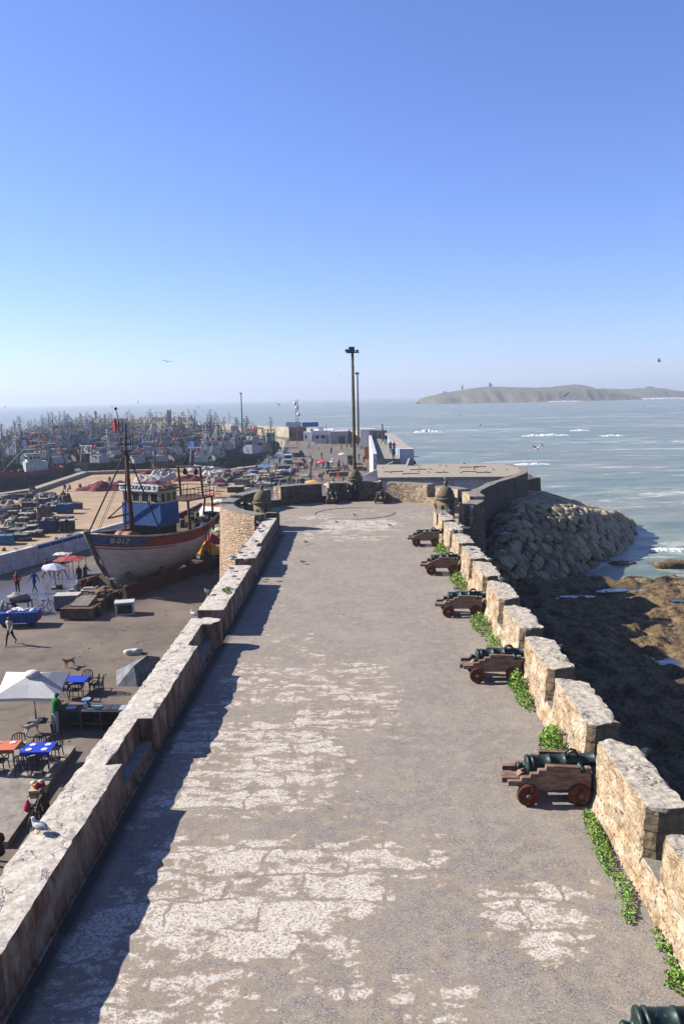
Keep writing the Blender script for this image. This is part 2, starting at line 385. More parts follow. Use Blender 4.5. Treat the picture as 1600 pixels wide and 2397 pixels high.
o = bmobj(rough(b, .3, .014, 1.5, 4, lambda c, n: 0), 'plinth', [MT_PLA], par); o.location = (6, -4, 0)
# ---- right parapet with merlons
rp = thing('crenellated_parapet', 'ochre rubble parapet of grey topped merlons above the dark seaward drop', 'battlement', (5.5, 4, 0))
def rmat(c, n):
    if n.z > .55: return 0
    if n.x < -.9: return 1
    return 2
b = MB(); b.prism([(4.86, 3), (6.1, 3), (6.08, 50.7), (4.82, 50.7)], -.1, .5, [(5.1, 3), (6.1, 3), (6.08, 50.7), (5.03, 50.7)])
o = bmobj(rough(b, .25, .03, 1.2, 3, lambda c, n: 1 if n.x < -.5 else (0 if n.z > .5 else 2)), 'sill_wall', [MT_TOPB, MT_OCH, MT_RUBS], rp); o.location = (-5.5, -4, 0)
Y0 = [5.8, 9.5, 13.23, 16.96, 20.67, 24.4, 28.1, 31.8, 35.42, 39.22, 43.03, 46.85]
Y1 = [8.66, 12.4, 16.09, 19.84, 23.5, 27.2, 30.9, 34.7, 38.42, 42.08, 45.99, 49.4]
for k, (a, e) in enumerate(zip(Y0, Y1)):
    x = 5.1-max(0, a-28)*.006; hgt = 1.45+.02*noise.noise(Vector((k*1.7, 0, 0)))
    tp = [(x, a), (x+.19, a-.11), (x+.79, a+.03), (x+.8, e-.42), (x+.3, e+.03), (x, e)]
    bt = [(p[0]-(.1 if i in (0, 5) else .05 if i in (1, 4) else 0), p[1]) for i, p in enumerate(tp)]
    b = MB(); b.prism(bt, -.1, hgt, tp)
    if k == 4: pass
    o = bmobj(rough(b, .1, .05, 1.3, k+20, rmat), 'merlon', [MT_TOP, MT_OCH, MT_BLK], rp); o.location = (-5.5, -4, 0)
# ---- round bastion
bas = thing('bastion', 'round stone bastion with curved merlons at the far end of the terrace', 'bastion', (BC.x, BC.y, 0))
b = MB(); b.s = True
prof = [(10.5, -8.4), (10.3, -5.2), (10.15, -3.2), (10.06, -1.4), (10.02, -.9), (10.0, -.06), (9.0, -.05)]
b.lathe(prof, 96); b.f = b.f[:-2]; b.mi = b.mi[:-2]; b.sm = b.sm[:-2]
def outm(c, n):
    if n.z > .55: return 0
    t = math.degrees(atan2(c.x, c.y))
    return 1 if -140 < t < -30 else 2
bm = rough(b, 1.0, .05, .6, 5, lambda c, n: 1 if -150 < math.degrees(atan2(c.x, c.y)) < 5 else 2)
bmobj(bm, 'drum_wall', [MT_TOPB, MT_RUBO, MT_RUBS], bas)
def arc(t0, t1, r0, r1, z0, z1, step=2.5, sh=0):
    k = max(1, int(abs(t1-t0)/step)); m_ = MB(); ts = [radians(t0+(t1-t0)*i/k) for i in range(k+1)]
    poly = [(r1*sin(t), r1*cos(t)) for t in ts]+[(r0*sin(t), r0*cos(t)) for t in reversed(ts)]
    poly = poly[::-1]
    vs = []; n = k+1
    m_.s = False
    for i in range(n): 
        s_, c_ = sin(ts[i]), cos(ts[i])
        m_.v += [(r0*s_, r0*c_, z0), (r1*s_, r1*c_, z0), (r1*s_, r1*c_, z1), (r0*s_, r0*c_, z1)]
    def q(*f): m_.f.append(list(f)); m_.mi.append(0); m_.sm.append(False)
    for i in range(k):
        a, c = i*4, i*4+4
        q(a, a+3, c+3, c); q(a+1, c+1, c+2, a+2); q(a+3, a+2, c+2, c+3); q(a, c, c+1, a+1)
    q(0, 1, 2, 3); e = k*4; q(e, e+3, e+2, e+1)
    return m_
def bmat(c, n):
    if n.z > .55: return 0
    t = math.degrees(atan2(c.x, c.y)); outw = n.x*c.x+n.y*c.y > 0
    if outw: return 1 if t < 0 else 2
    return 3 if 18 < t < 130 else 2  # ochre on sun-facing arcs, dark tone on the shaded ones
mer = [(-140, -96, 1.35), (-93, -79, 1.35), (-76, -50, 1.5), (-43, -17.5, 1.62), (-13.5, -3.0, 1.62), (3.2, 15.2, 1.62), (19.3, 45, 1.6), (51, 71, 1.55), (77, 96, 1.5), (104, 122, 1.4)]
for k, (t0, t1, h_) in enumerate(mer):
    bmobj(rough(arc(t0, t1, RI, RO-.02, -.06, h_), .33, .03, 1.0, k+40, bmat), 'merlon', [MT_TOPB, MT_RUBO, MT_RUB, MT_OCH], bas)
for k, (t0, t1, z_) in enumerate([(-96.5, -92.5, .5), (-79.5, -75.5, .5), (-50.5, -42.5, .55), (-18, -13, .45), (-3.2, 3.4, .7), (15, 19.5, .45), (44.5, 51.5, .55), (70.5, 77.5, .5), (95.5, 104.5, .5)]):
    bmobj(rough(arc(t0, t1, RI-.03, RO-.04, -.06, z_), .4, .025, 1.0, k+60, bmat), 'embrasure_sill', [MT_TOPB, MT_RUBO, MT_RUB, MT_OCH], bas)
# end walls where rampart parapets meet the bastion
b = MB(); b.prism([(-6.6, 52.4), (-5.8, 52.4), (-5.8, 54.2), (-6.6, 54.2)], -.1, 1.25)
o = bmobj(rough(b, .3, .03, 1, 70, bmat), 'end_wall', [MT_TOPB, MT_RUBO, MT_RUB, MT_RUB], bas); o.location = -BC
b = MB(); b.prism([(-8.1, 54.6), (-6.9, 53.9), (-6.6, 54.6), (-7.9, 55.4)], -5.2, .95)
o = bmobj(rough(b, .3, .03, 1, 71, bmat), 'end_wall', [MT_TOPB, MT_RUBO, MT_RUB, MT_RUB], bas); o.location = -BC
b = MB(); b.prism([(5.0, 50.75), (5.85, 50.6), (5.85, 52.6), (5.0, 52.75)], -.1, 1.2)
o = bmobj(rough(b, .3, .03, 1, 72, lambda c, n: 0 if n.z > .5 else (3 if n.x < -.5 else 2)), 'end_wall', [MT_TOPB, MT_RUBO, MT_BLK, MT_OCH], bas); o.location = -BC
# bartizans
def bartizan(name, label, x, y, z0=-1.6, door=False, knob=True):
    t = thing(name, label, 'sentry turret', (x, y, 0), 0, 'domed bartizans of the bastion')
    b = MB(); b.s = True
    b.lathe([(.12, z0), (.34, z0+.25), (.4, z0+.55), (.6, z0+.95), (.68, z0+1.0), (.68, z0+1.15), (.62, z0+1.2), (.62, 1.72)], 24); b.build('turret_wall', MT_BART, t)
    b = MB(); b.s = True
    b.lathe([(.62, 1.72), (.7, 1.76), (.7, 1.9), (.63, 1.94)], 24); b.build('cornice', MT_BART, t)
    b = MB(); b.s = True
    b.lathe([(.63, 1.94), (.6, 2.12), (.53, 2.32), (.42, 2.5), (.26, 2.63), (.12, 2.7), (.0, 2.72)], 24); d_ = b.build('dome', MT_BART, t)
    if knob:
        b = MB(); b.s = True
        b.lathe([(.13, 2.66), (.12, 2.76), (.09, 2.8), (.15, 2.88), (.14, 2.98), (.06, 3.06), (.0, 3.08)], 12); b.build('finial', MT_BART, d_)
    for a in ((-100, -30, 30, 100) if not door else (-95, 95)):
        b = MB(); r = radians(a-90); b.X = Matrix.Rotation(r, 4, 'Z') @ Matrix.Translation((.6, 0, 1.0))
        b.box((0, 0, 0), (.06, .13, .42)); b.build('loophole', MT_DARK, t)
    if door:
        b = MB(); b.extr([(-.27, .05), (.27, .05), (.27, 1.35), (.19, 1.52), (0, 1.6), (-.19, 1.52), (-.27, 1.35)], -.66, -.5); dd_ = b.build('doorway', MT_DARK, t)
        b = MB(); b.extr([(-.035, 1.1), (.035, 1.1), (.035, 1.45), (-.035, 1.45)], -.664, -.6); b.build('painted_light_slit', paint('#cfc8ba'), dd_)  # pale bar coloured as daylight showing through the slit
    return t
bartizan('bartizan', 'domed stone turret at the corner beside the end of the long plaster parapet', -6.95, 53.6)
bartizan('bartizan', 'domed turret with ball finial beside the last ochre merlon, seaward corner', D(1042, 1193, 54)[0], 53.9)
bartizan('bartizan', 'domed turret with dark doorway in the middle of the bastion wall, lamp pole behind', -.5, 67.75, 0-.05, True, False)
# lamp poles
def lamp_pole(label, x, y, z0, z1, r, hw=.6):
    t = thing('floodlight_pole', label, 'lamp pole', (x, y, z0), 0, 'tall floodlight poles of the harbour')
    b = MB(); b.s = True; b.pipe([(0, 0, 0), (0, 0, (z1-z0)*.5), (0, 0, z1-z0)], [r, r*.86, r*.66], 12); b.build('pole', paint('#6f6557', '#4f473c', 1.5, .9), t)
    k = hw; b = MB(); b.box((k*.05, 0, z1-z0-.02), (k*1.9, k*.4, k*.14)); b.build('crossbar', MT_DARK, t)
    for dx, s_, a in ((-k*.85, .55, .5), (-.1*k, 1.0, 0), (.75*k, .4, -.4)):
        b = MB(); b.X = Matrix.Translation((dx, -.05, z1-z0+k*.13)) @ Matrix.Rotation(a, 4, 'Y'); b.box((0, 0, 0), (k*.85*s_+.1, k*.6, k*.75*s_), 0, (.8, .9)); lm = b.build('floodlight', flat('#5a5a5c'), t)
    return t
lamp_pole('tall thick concrete floodlight pole rising behind the middle turret', *D(829.5, 1100, 69.3)[:2], -5.2, D(827, 826, 69.3)[2], .18)
p_ = G(839, 1040, -5.2); lamp_pole('second slimmer floodlight pole, farther off just behind the tall one', p_.x, p_.y, -5.2, D(836, 876, p_.y)[2], .33, .75)

# ---- cannons
MT_BRZ = None
m = N('green_bronze'); n1 = m.noise(5, 5, .65); n2 = m.noise(22, 3)
c = m.mix(m.ramp(n1, (.42, 0.0), (.68, 1.0)), '#202c29', '#36504a'); c = m.mix(m.ramp(n2, (.62, 0.0), (.72, .6)), c, '#7f968b')
m.b.inputs['Metallic'].default_value = .25; MT_BRZ = m.out(c, .45, n1, .2, .01)
m = N('worn_red_wood'); n1 = m.noise(3, 6, .7, m.co((1, 3, 4))); n2 = m.noise(16, 4, .7, m.co((.4, 1, 2)))
c = m.mix(m.ramp(n1, (.4, 0.0), (.62, 1.0)), '#74503d', '#9c8470'); c = m.mix(m.ramp(n2, (.52, 0.0), (.66, .85)), c, '#452a20'); oi = m.n('ObjectInfo').outputs['Random']; c = m.mix(m.math('MULTIPLY', oi, .5), c, m.mix(.5, c, '#a79b8e'))
MT_CAR = m.out(c, .85, n2, .5, .015)
m = N('wheel_wood'); n1 = m.noise(7, 5, .7); c = m.mix(m.ramp(n1, (.42, 0.0), (.66, 1.0)), '#74402f', '#4a2a24'); c = m.mix(m.ramp(m.noise(11, 3), (.6, 0.0), (.7, .7)), c, '#a08a7c')
MT_WHL = m.out(c, .85, n1, .3, .01)
def make_cannon(label, group):
    t = thing('cannon', label, 'cannon', (0, 0, 0), 0, group)
    # x forward; origin under the front axle
    el = .078; A = Vector((-1.09, 0, .72)); dr = Vector((cos(el), 0, sin(el)))
    b = MB(); b.s = True
    P = [(-.22, .0), (-.20, .06), (-.155, .085), (-.11, .06), (-.075, .05), (-.03, .1), (.0, .2), (.02, .235), (.07, .235), (.075, .215), (.12, .21), (.125, .228), (.17, .228), (.175, .205), (.5, .19), (.505, .205), (.55, .205), (.555, .188), (.85, .178), (.855, .192), (.89, .192), (.895, .17),
         (1.15, .16), (1.5, .15), (1.505, .165), (1.55, .165), (1.56, .146), (2.2, .122), (2.5, .112), (2.58, .135), (2.68, .158), (2.74, .158), (2.76, .14), (2.765, .075), (2.6, .07)]
    b.lathe([(r, z) for z, r in P], 28, A, dr); br_ = b.build('barrel', MT_BRZ, t)
    b = MB(); b.s = True; c_ = A+dr*1.16; b.tube((c_.x, -.43, c_.z-.02), (c_.x, .43, c_.z-.02), .062, n=14); b.build('trunnion', MT_BRZ, br_)
    for s_ in (-1, 1):
        b = MB(); b.s = True; c_ = A+dr*1.02+Vector((0, s_*.07, .15)); b.pipe([c_+Vector((-.12, 0, -.01)), c_+Vector((-.1, 0, .07)), c_+Vector((0, 0, .11)), c_+Vector((.1, 0, .08)), c_+Vector((.12, 0, .0))], .026, 8); b.build('dolphin_handle', MT_BRZ, br_)
    ck = [(.25, .37), (.25, .84), (.14, .85), (.11, .79), (-.0, .79), (-.03, .86), (-.73, .9), (-.74, .8), (-.9, .8), (-.91, .72), (-1.07, .715), (-1.08, .635), (-1.27, .63), (-1.28, .55), (-1.56, .55), (-1.56, .44), (-1.2, .44), (-1.18, .37), (-.88, .34), (-.2, .34)]
    for s_ in (-1, 1):
        b = MB(); y = s_*.36; b.extr(ck, y-.06, y+.06); b.build('cheek', MT_CAR, t)
    b = MB(); b.box((-.02, 0, .3), (.16, .62, .4)); b.build('transom', MT_CAR, t)
    b = MB(); b.box((-1.2, 0, .38), (.9, .3, .12)); b.box((-1.05, 0, .5), (.5, .2, .1), 0, (.6, 1)); b.build('bed_plank', MT_CAR, t)
    for x, l_ in ((-1.13, .14), (0, .16)):
        b = MB(); b.box((x, 0, .17), (l_, .98, .14)); b.build('axle', MT_CAR, t)
        for s_ in (-1, 1):
            b = MB(); y = s_*.45; b.X = Matrix.Translation((x, y, .245)); b.lathe([(.0, -.06), (.22, -.06), (.245, -.045), (.245, .045), (.22, .06), (.0, .06)], 24, (0, 0, 0), (0, s_, 0)); wl = b.build('wheel', MT_WHL, t)
            b = MB(); b.X = Matrix.Translation((x, y+s_*.06, .245)); b.lathe([(.0, -.01), (.055, -.01), (.05, .06), (.0, .07)], 12, (0, 0, 0), (0, s_, 0)); b.build('hub', MT_CAR, wl)
            b = MB(); b.X = Matrix.Translation((x, y+s_*.063, .245)); b.box((0, 0, .08), (.022, .02, .1)); b.build('linchpin', MT_DARK, wl)
    return t
CG = 'bronze cannons along the battlement'
c0 = make_cannon('green bronze cannon on red wooden carriage, second nearest, muzzle past a big merlon', CG)
c0.location = (4.70, 16.40, 0)
CL = ['bronze cannon whose pale carriage stands third from the camera beside tall weeds', 'bronze cannon fourth along the row of the battlement, gull close behind it',
      'bronze cannon fifth along the row, green muzzle showing beyond its merlon', 'farthest bronze cannon of the battlement row, bright red carriage']
for (y, x), lb in zip(((23.78, 4.71), (31.1, 4.64), (38.7, 4.63), (46.25, 4.45)), CL): dup(c0, (x, y, 0), rnd.uniform(-.02, .02), lb)
p_ = G(1492, 2368, .93); near_c = dup(c0, (p_.x+1.07, p_.y, 0), 0, 'cannon breech cut off at the bottom corner, nearest the camera')
for ch in list(near_c.children):
    nm_ = ch.name.split('.')[0]
    if nm_ in ('transom', 'bed_plank', 'axle') or (nm_ in ('cheek', 'wheel') and ch.data.vertices[0].co.y > 0):
        for g in list(ch.children): bpy.data.objects.remove(g)
        bpy.data.objects.remove(ch)
for (px, py, r_), lb in zip(((775, 1175, 96), (893, 1174, 84)), ('cannon on the bastion facing away, before the gap beside the long dark wall', 'cannon on the bastion facing away between two wall blocks, right of the turret door')):
    p = G(px, py); dup(c0, (p.x, p.y, 0), radians(r_), lb, 'cannons of the round bastion')
for (t_, lb) in ((-77.5, 'cannon half hidden behind the turret in a left embrasure of the bastion'), (74, 'cannon in the seaward embrasure of the bastion behind the ball topped turret'), (100, 'cannon poking its muzzle out of the shaded seaward side of the bastion')):
    r = radians(t_); dup(c0, (BC.x+8.35*sin(r), BC.y+8.35*cos(r), 0), pi/2-r, lb, 'cannons of the round bastion')

# ---- weeds along the battlement
m = N('weed_leaf'); oi = m.n('ObjectInfo'); c = m.mix(m.ramp(m.noise(9, 3), (.35, 0.0), (.68, 1.0)), '#5a8426', '#90b848')
m.b.inputs['Subsurface Weight'].default_value = 0; MT_LEAF = m.out(c, .6)
MT_DRY = flat('#a39a5a')
def weed(lb, x, y, rx, ry, h_, n, lf=.07, rz=0, name='weed_clump', sd=0, mat=None):
    R = random.Random(sd+int(x*100)+int(y*10)); b = MB()
    for i in range(n):
        a = R.uniform(0, 2*pi); q = sqrt(R.random()); u, v = cos(a)*q, sin(a)*q
        if noise.noise(Vector((u*rx*4.5+sd*3, v*ry*4.5, sd)))+R.uniform(-.25, .25) < -.24: continue
        b.m = 2 if R.random() < .09 else 0
        f = .55+.45*noise.noise(Vector((u*1.6+sd, v*1.6, sd)))
        z = h_*(1.15-q*q)*R.random()**.6*max(.1, f+.3)
        p = Vector((u*rx, v*ry, z+.01)); s_ = lf*R.uniform(.35, 1.35)
        d1 = Vector((R.uniform(-1, 1), R.uniform(-1, 1), R.uniform(-.2, .9))).normalized(); d2 = d1.cross(Vector((R.uniform(-1, 1), R.uniform(-1, 1), 1))).normalized()
        b.add([p, p+d1*s_*.55+d2*s_*.35, p+d1*s_, p+d1*s_*.55-d2*s_*.35], [(0, 1, 2, 3)])
    b.m = 1
    for i in range(9): 
        a = R.uniform(0, 2*pi); b.tube((cos(a)*rx*.5, sin(a)*ry*.5, 0), (cos(a)*rx*.3, sin(a)*ry*.3, h_*.5), .008, .004, 4)
    o = tag(b.build(name, [mat or MT_LEAF, MT_WOOD, MT_DRY], None, (x, y, 0), rz), lb, 'weeds', 'weeds at the foot of the battlement'); return o
def wpx(px, py): p = G(px, py); return p.x, p.y
weed('round green weed bush at the wall foot beside the second nearest cannon', 4.76, 18.55, .3, .75, .75, 1500, .085, 0, sd=1)
weed('tall leafy weed clump on the wall foot just before the third nearest cannon', 4.72, 22.65, .28, .42, .62, 800, .08, sd=2)
weed('lower spreading weed clump against the wall, nearer than the third cannon', 4.72, 21.75, .26, .75, .32, 900, .07, sd=3)
weed('weed clump near the fourth cannon, leafy and spilling onto the asphalt', 4.6, 29.3, .34, 1.3, .45, 1300, .085, sd=4)
weed('small weed tuft behind the third nearest cannon', 4.72, 26.9, .25, .9, .4, 500, .08, sd=5)
weed('broad leaved weed clump under the fifth cannon', 4.6, 36.2, .34, 1.5, .55, 1100, .1, sd=6)
weed('weed bush at the front wheel of the farthest cannon of the row', 4.55, 43.6, .36, 1.3, .7, 1100, .1, sd=7)
weed('low mat of weeds running along the nearest lit merlon', 4.68, 14.5, .17, 1.25, .13, 1900, .05, radians(-5), 'weed_mat', sd=8)
weed('thin weed mat on the wall foot nearer than the low long mat', 4.6, 12.75, .16, .75, .1, 900, .045, radians(-12), 'weed_mat', sd=9)
weed('small green weed tuft at the wall foot near the picture edge', *wpx(1541, 2147), .1, .25, .1, 260, .05, sd=10)
weed('pale round leaved weed patch on bare ground near the nearest cannon', *wpx(1548, 2193), .22, .16, .05, 260, .06, sd=11)
weed('narrow green weed tuft below the pale leaved patch', *wpx(1553, 2223), .16, .12, .07, 200, .05, sd=12)
weed('tiny round weed tuft on gravel above the breech of the nearest cannon', *wpx(1567, 2252), .09, .12, .08, 160, .045, sd=13)
weed('bright weed clump in the corner, right of the nearest cannon breech', *wpx(1590, 2305), .22, .26, .17, 700, .06, sd=14)
weed('green weed patch growing in the hollow top of the left parapet', -5.75, 31.8, .22, .5, .14, 300, .08, sd=15).location.z = .95
# ================================================================== SEA, SHORE, ISLAND
SZ = -7.5
m = N('sea_water'); pos = m.n('NewGeometry').outputs['Position']; sp = m.n('SeparateXYZ'); m.put(sp.inputs[0], pos)
def pv(s): 
    q = m.n('Mapping'); m.put(q.inputs['Vector'], pos); q.inputs['Scale'].default_value = s; return q.outputs[0]
w1 = m.noise(1.0, 5, .6, pv((.10, .22, .2))); w2 = m.noise(1.0, 4, .6, pv((.7, 1.1, .5))); w3 = m.noise(1.0, 3, .5, pv((.018, .05, .02)))
c = m.mix(m.ramp(w1, (.35, 0.0), (.7, 1.0)), '#68796b', '#8f967f')
c = m.mix(m.ramp(w3, (.5, 0.0), (.68, .55)), c, '#938a7c')
fo = m.noise(1.0, 7, .72, pv((.05, .13, .1)), 1.2); zone = m.noise(1.0, 3, .5, pv((.007, .022, .01)))
far = m.math('MULTIPLY', sp.outputs[1], .00035)
fv = m.math('ADD', m.math('MULTIPLY', fo, .72), m.math('MULTIPLY', zone, .36))
foam = m.ramp(fv, (.578, 0.0), (.7, .9))
nf = m.noise(1.0, 6, .7, pv((.35, .7, .3)), .8); sh = m.attr('surf'); foam2 = m.ramp(m.math('ADD', nf, sh), (.74, 0.0), (.9, 1.0))
f3 = m.noise(1.0, 6, .7, pv((.016, .13, .1)), .9); foam3 = m.math('MULTIPLY', m.ramp(m.math('ADD', m.math('MULTIPLY', f3, .75), m.math('MULTIPLY', m.noise(1.0, 2, .5, pv((.02, .03, .02))), .3)), (.595, 0.0), (.66, .85)), m.ramp(m.noise(1.0, 4, .75, pv((.6, .9, .5))), (.35, .2), (.55, 1.0)))
ff = m.math('MAXIMUM', m.math('MAXIMUM', foam, foam3), foam2); c = m.mix(m.math('MULTIPLY', ff, .85), c, '#e8e6e4')
m.b.inputs['Specular IOR Level'].default_value = .22
MT_SEA = m.out(c, m.math('ADD', .32, m.math('MULTIPLY', ff, .5)), m.math('ADD', m.math('MULTIPLY', w1, 1.6), m.math('MULTIPLY', w2, .6)), .55, .35)
# riprap outline and shoreline decide where surf attaches
MOUND = [(8, 57), (12, 61), (16, 65), (19.6, 69), (23.4, 74), (27.0, 79), (31, 87), (34, 95.5), (33.0, 104), (28, 111), (20, 114), (12, 112)]
def sdist(poly, x, y):
    best = 1e9; ins = False; n = len(poly)
    for i in range(n):
        x0, y0 = poly[i]; x1, y1 = poly[(i+1) % n]; dx, dy = x1-x0, y1-y0
        t = max(0, min(1, ((x-x0)*dx+(y-y0)*dy)/(dx*dx+dy*dy))); best = min(best, hypot(x-x0-t*dx, y-y0-t*dy))
        if (y0 > y) != (y1 > y) and x < x0+(y-y0)*dx/dy: ins = not ins
    return best if ins else -best
def shore_y(x): return 66.0+1.6*noise.noise(Vector((x*.25, 3.3, 0)))+.9*noise.noise(Vector((x*.9, 1.3, 0)))+.05*(x-20)
b = MB(); b.s = True
nx, ny = 150, 130
def seafn(u, v):
    x = 6+70*u; y = 55+95*v**1.3
    return (x, y, SZ+.09*noise.fractal(Vector((x*.16, y*.3, 0)), 1, 2, 4))
b.grid(nx, ny, seafn)
near = struct(b.build('sea', MT_SEA))
a = near.data.attributes.new('surf', 'FLOAT', 'POINT')
vals = []
for v in b.v:
    d1 = -sdist(MOUND, v[0], v[1]); d2 = v[1]-shore_y(v[0]); d = min(d1 if d1 > -2 else 9, d2 if d2 > -3 else 9)
    s_ = .3*max(0, 1-abs(d)/3.0)
    for yc, wd, st_ in ((75.5, 1.6, .26), (82, 1.4, .2), (71, 1.2, .2), (92, 2, .12)):
        yy = yc+1.2*noise.noise(Vector((v[0]*.12, yc, 0)))-.12*(v[0]-34); s_ = max(s_, st_*max(0, 1-abs(v[1]-yy)/wd)*(1 if v[0] > 25 else 0))
    vals.append(s_)
a.data.foreach_set('value', vals)
b = MB()
ring = [(6, 55), (76, 55), (76, 150), (6, 150)]; R_ = 9500
outer = [(-R_, -400), (R_, -400), (R_, R_), (-R_, R_)]
z = SZ-.02
b.add([(-R_, -400, z), (6, -400, z), (76, -400, z), (R_, -400, z), (-R_, 55, z), (6, 55, z), (76, 55, z), (R_, 55, z), (-R_, 150, z), (6, 150, z), (76, 150, z), (R_, 150, z), (-R_, R_, z), (6, R_, z), (76, R_, z), (R_, R_, z)],
      [(j*4+i, j*4+i+1, j*4+i+5, j*4+i+4) for j in range(3) for i in range(3) if not (i == 1 and j == 1)])
struct(b.build('open_sea', MT_SEA))
# breaking wave crests (modelled rolls of white water)
MT_FOAM = paint('#f0efee', '#d3dcdc', .6, .9, .6, .2, .2)
m = N('wave_face'); c = m.mix(m.ramp(m.noise(.8, 4), (.4, 0.0), (.6, 1.0)), '#6d9089', '#9dafA0'.replace('A0', 'a0')); MT_WAVE = m.out(c, .35)
def breaker(px, py, wpx_, h_, dep, sd, lb):
    p = G(px, py, SZ); k = p.y/F; L = wpx_*k; b = MB(); b.s = True; n = max(24, int(wpx_*.9)); rows = 9
    def fn(u, v):
        e = max(0, sin(pi*u))**.55*(.55+.45*noise.noise(Vector((u*7, sd, 0)))+.25*noise.noise(Vector((u*31, sd, 2))))
        t = v*2-1; prof = math.exp(-(t*1.9)**2)-.05
        jag = .18*noise.noise(Vector((u*60, v*7, sd)))*max(0, prof)
        return ((u-.5)*L, t*dep+.6*dep*noise.noise(Vector((u*3, sd, 1))), max(-.05, h_*e*(prof+jag))-.02)
    b.grid(n, rows, fn)
    for i, f in enumerate(b.f):
        v_ = sum(b.v[q][1] for q in f)/4; u_ = sum(b.v[q][0] for q in f)/4/L+.5
        b.mi[i] = 0 if noise.noise(Vector((u_*22, (i//n)*.7, sd)))+.55-abs((i//n)-4)*.16 > 0 else 1
    o = b.build('breaking_wave', [MT_FOAM, MT_WAVE], None, (p.x, p.y, SZ)); return struct(o)
for args in ((1002, 1012, 66, 2.2, 3, 1), (1276, 1020, 108, 1.3, 3, 2), (1355, 1008, 44, .9, 3, 3), (1430, 1020, 50, .7, 3, 4), (1590, 1287, 150, .5, 1.0, 7), (1240, 1087, 90, .6, 1.6, 8), (1210, 938, 130, 3.5, 7, 13), (1320, 940, 90, 3.0, 7, 14), (1240, 937, 24, 7, 7, 15), (1540, 934, 140, 5, 9, 16), (1470, 932, 26, 9, 7, 17), (965, 934, 28, 4, 7, 18), (940, 937, 60, 1.5, 6, 19), (1590, 929, 40, 9, 8, 20)): breaker(*args, '')

# ---- rocky shore at the foot of the rampart
m = N('shore_rock'); n1 = m.noise(.9, 7, .68); n2 = m.noise(4.5, 5, .7); n3 = m.noise(.22, 4)
c = m.mix(m.ramp(n1, (.34, 0.0), (.64, 1.0)), '#4a3b29', '#a3875f'); c = m.mix(m.ramp(n2, (.34, .95), (.5, 0.0)), c, '#1c150e')
c = m.mix(m.ramp(n3, (.56, 0.0), (.68, .5)), c, '#52602f'); MT_ROCK = m.out(c, .85, m.math('ADD', n1, n2), 1.0, .2)
POOLS = [(G(px, py, -7.1).x, G(px, py, -7.1).y, rx, ry) for px, py, rx, ry in ((1365, 1395, 1.7, 1.0), (1425, 1382, 2.0, .5), (1345, 1405, .9, .6), (1515, 1458, 1.7, .8), (1395, 1400, 1.2, .8), (1595, 1432, .7, .3), (1560, 1560, .9, .6))]
def rockz(x, y):
    z = SZ+.35+.55*noise.fractal(Vector((x*.22, y*.22, 1.5)), .9, 2.1, 6)+.26*noise.noise(Vector((x*1.1, y*1.1, 4)))+.17*abs(noise.noise(Vector((x*2.3, y*2.3, 4))))+.08*noise.noise(Vector((x*5, y*5, 2)))-.35*max(0, noise.noise(Vector((x*.8, y*.8, 7)))-.15)+.4*noise.ridged_multi_fractal(Vector((x*.5, y*.5, 0)), .9, 2, 4, 1, 2)*.5
    z += .4*max(0, 1-abs(y-40)/30)+.5*max(0, 1-(x-6)/10)
    e = y-shore_y(x)+1.5; z -= max(0, e)*.42
    for cx, cy_, rx, ry in POOLS:
        q = ((x-cx)/rx)**2+((y-cy_)/ry)**2
        if q < 2.2: z -= .5*max(0, 1-q/2.2)
    return z
b = MB(); b.s = True
b.grid(330, 300, lambda u, v: (lambda x, y: (x, y, rockz(x, y)))(5.5+64*u**1.25, 12+64*v))
struct(b.build('rock_shore', MT_ROCK))
MT_POOL = flat('#3e4d58', .08); MT_POOL.node_tree.nodes['Principled BSDF'].inputs['Specular IOR Level'].default_value = .8
for k, (cx, cy_, rx, ry) in enumerate(POOLS):
    b = MB(); zz = min(rockz(cx+rx*cos(t)*1.0, cy_+ry*sin(t)*1.0) for t in [i*.5 for i in range(13)])
    b.add([(rx*1.6*cos(i*pi/12)*(1+.5*noise.noise(Vector((cos(i*pi/12)*1.5, sin(i*pi/12)*1.5, k)))), ry*1.6*sin(i*pi/12)*(1+.6*noise.noise(Vector((cos(i*pi/12)*1.5, sin(i*pi/12)*1.5, k+9)))), 0) for i in range(24)], [tuple(range(24))])
    struct(b.build('tide_pool', MT_POOL, None, (cx, cy_, rockz(cx, cy_)+.26)))
# islet at the right edge
p_ = G(1590, 1325, SZ); b = MB(); b.s = True; b.ball((0, 0, -.2), (3.6, 1.5, .75), 24, 12, 1.0, 3)
tag(b.build('sea_rock', MT_ROCK, None, (p_.x+.8, p_.y, SZ)), 'brown rock islet in the shallow surf at the edge', 'rock', 'rocks in the surf')
for px, py, r, lb in ((1455, 1320, .8, 'small dark rock awash in front of the brown islet'), (1470, 1252, .7, 'dark rock awash just off the tip of the boulder mound')):
    p_ = G(px, py, SZ); b = MB(); b.s = True; b.ball((0, 0, -.05), (r*1.5, r*.6, .4), 12, 8, .8, px); tag(b.build('sea_rock', MT_ROCK, None, (p_.x, p_.y, SZ)), lb, 'rock', 'rocks in the surf')
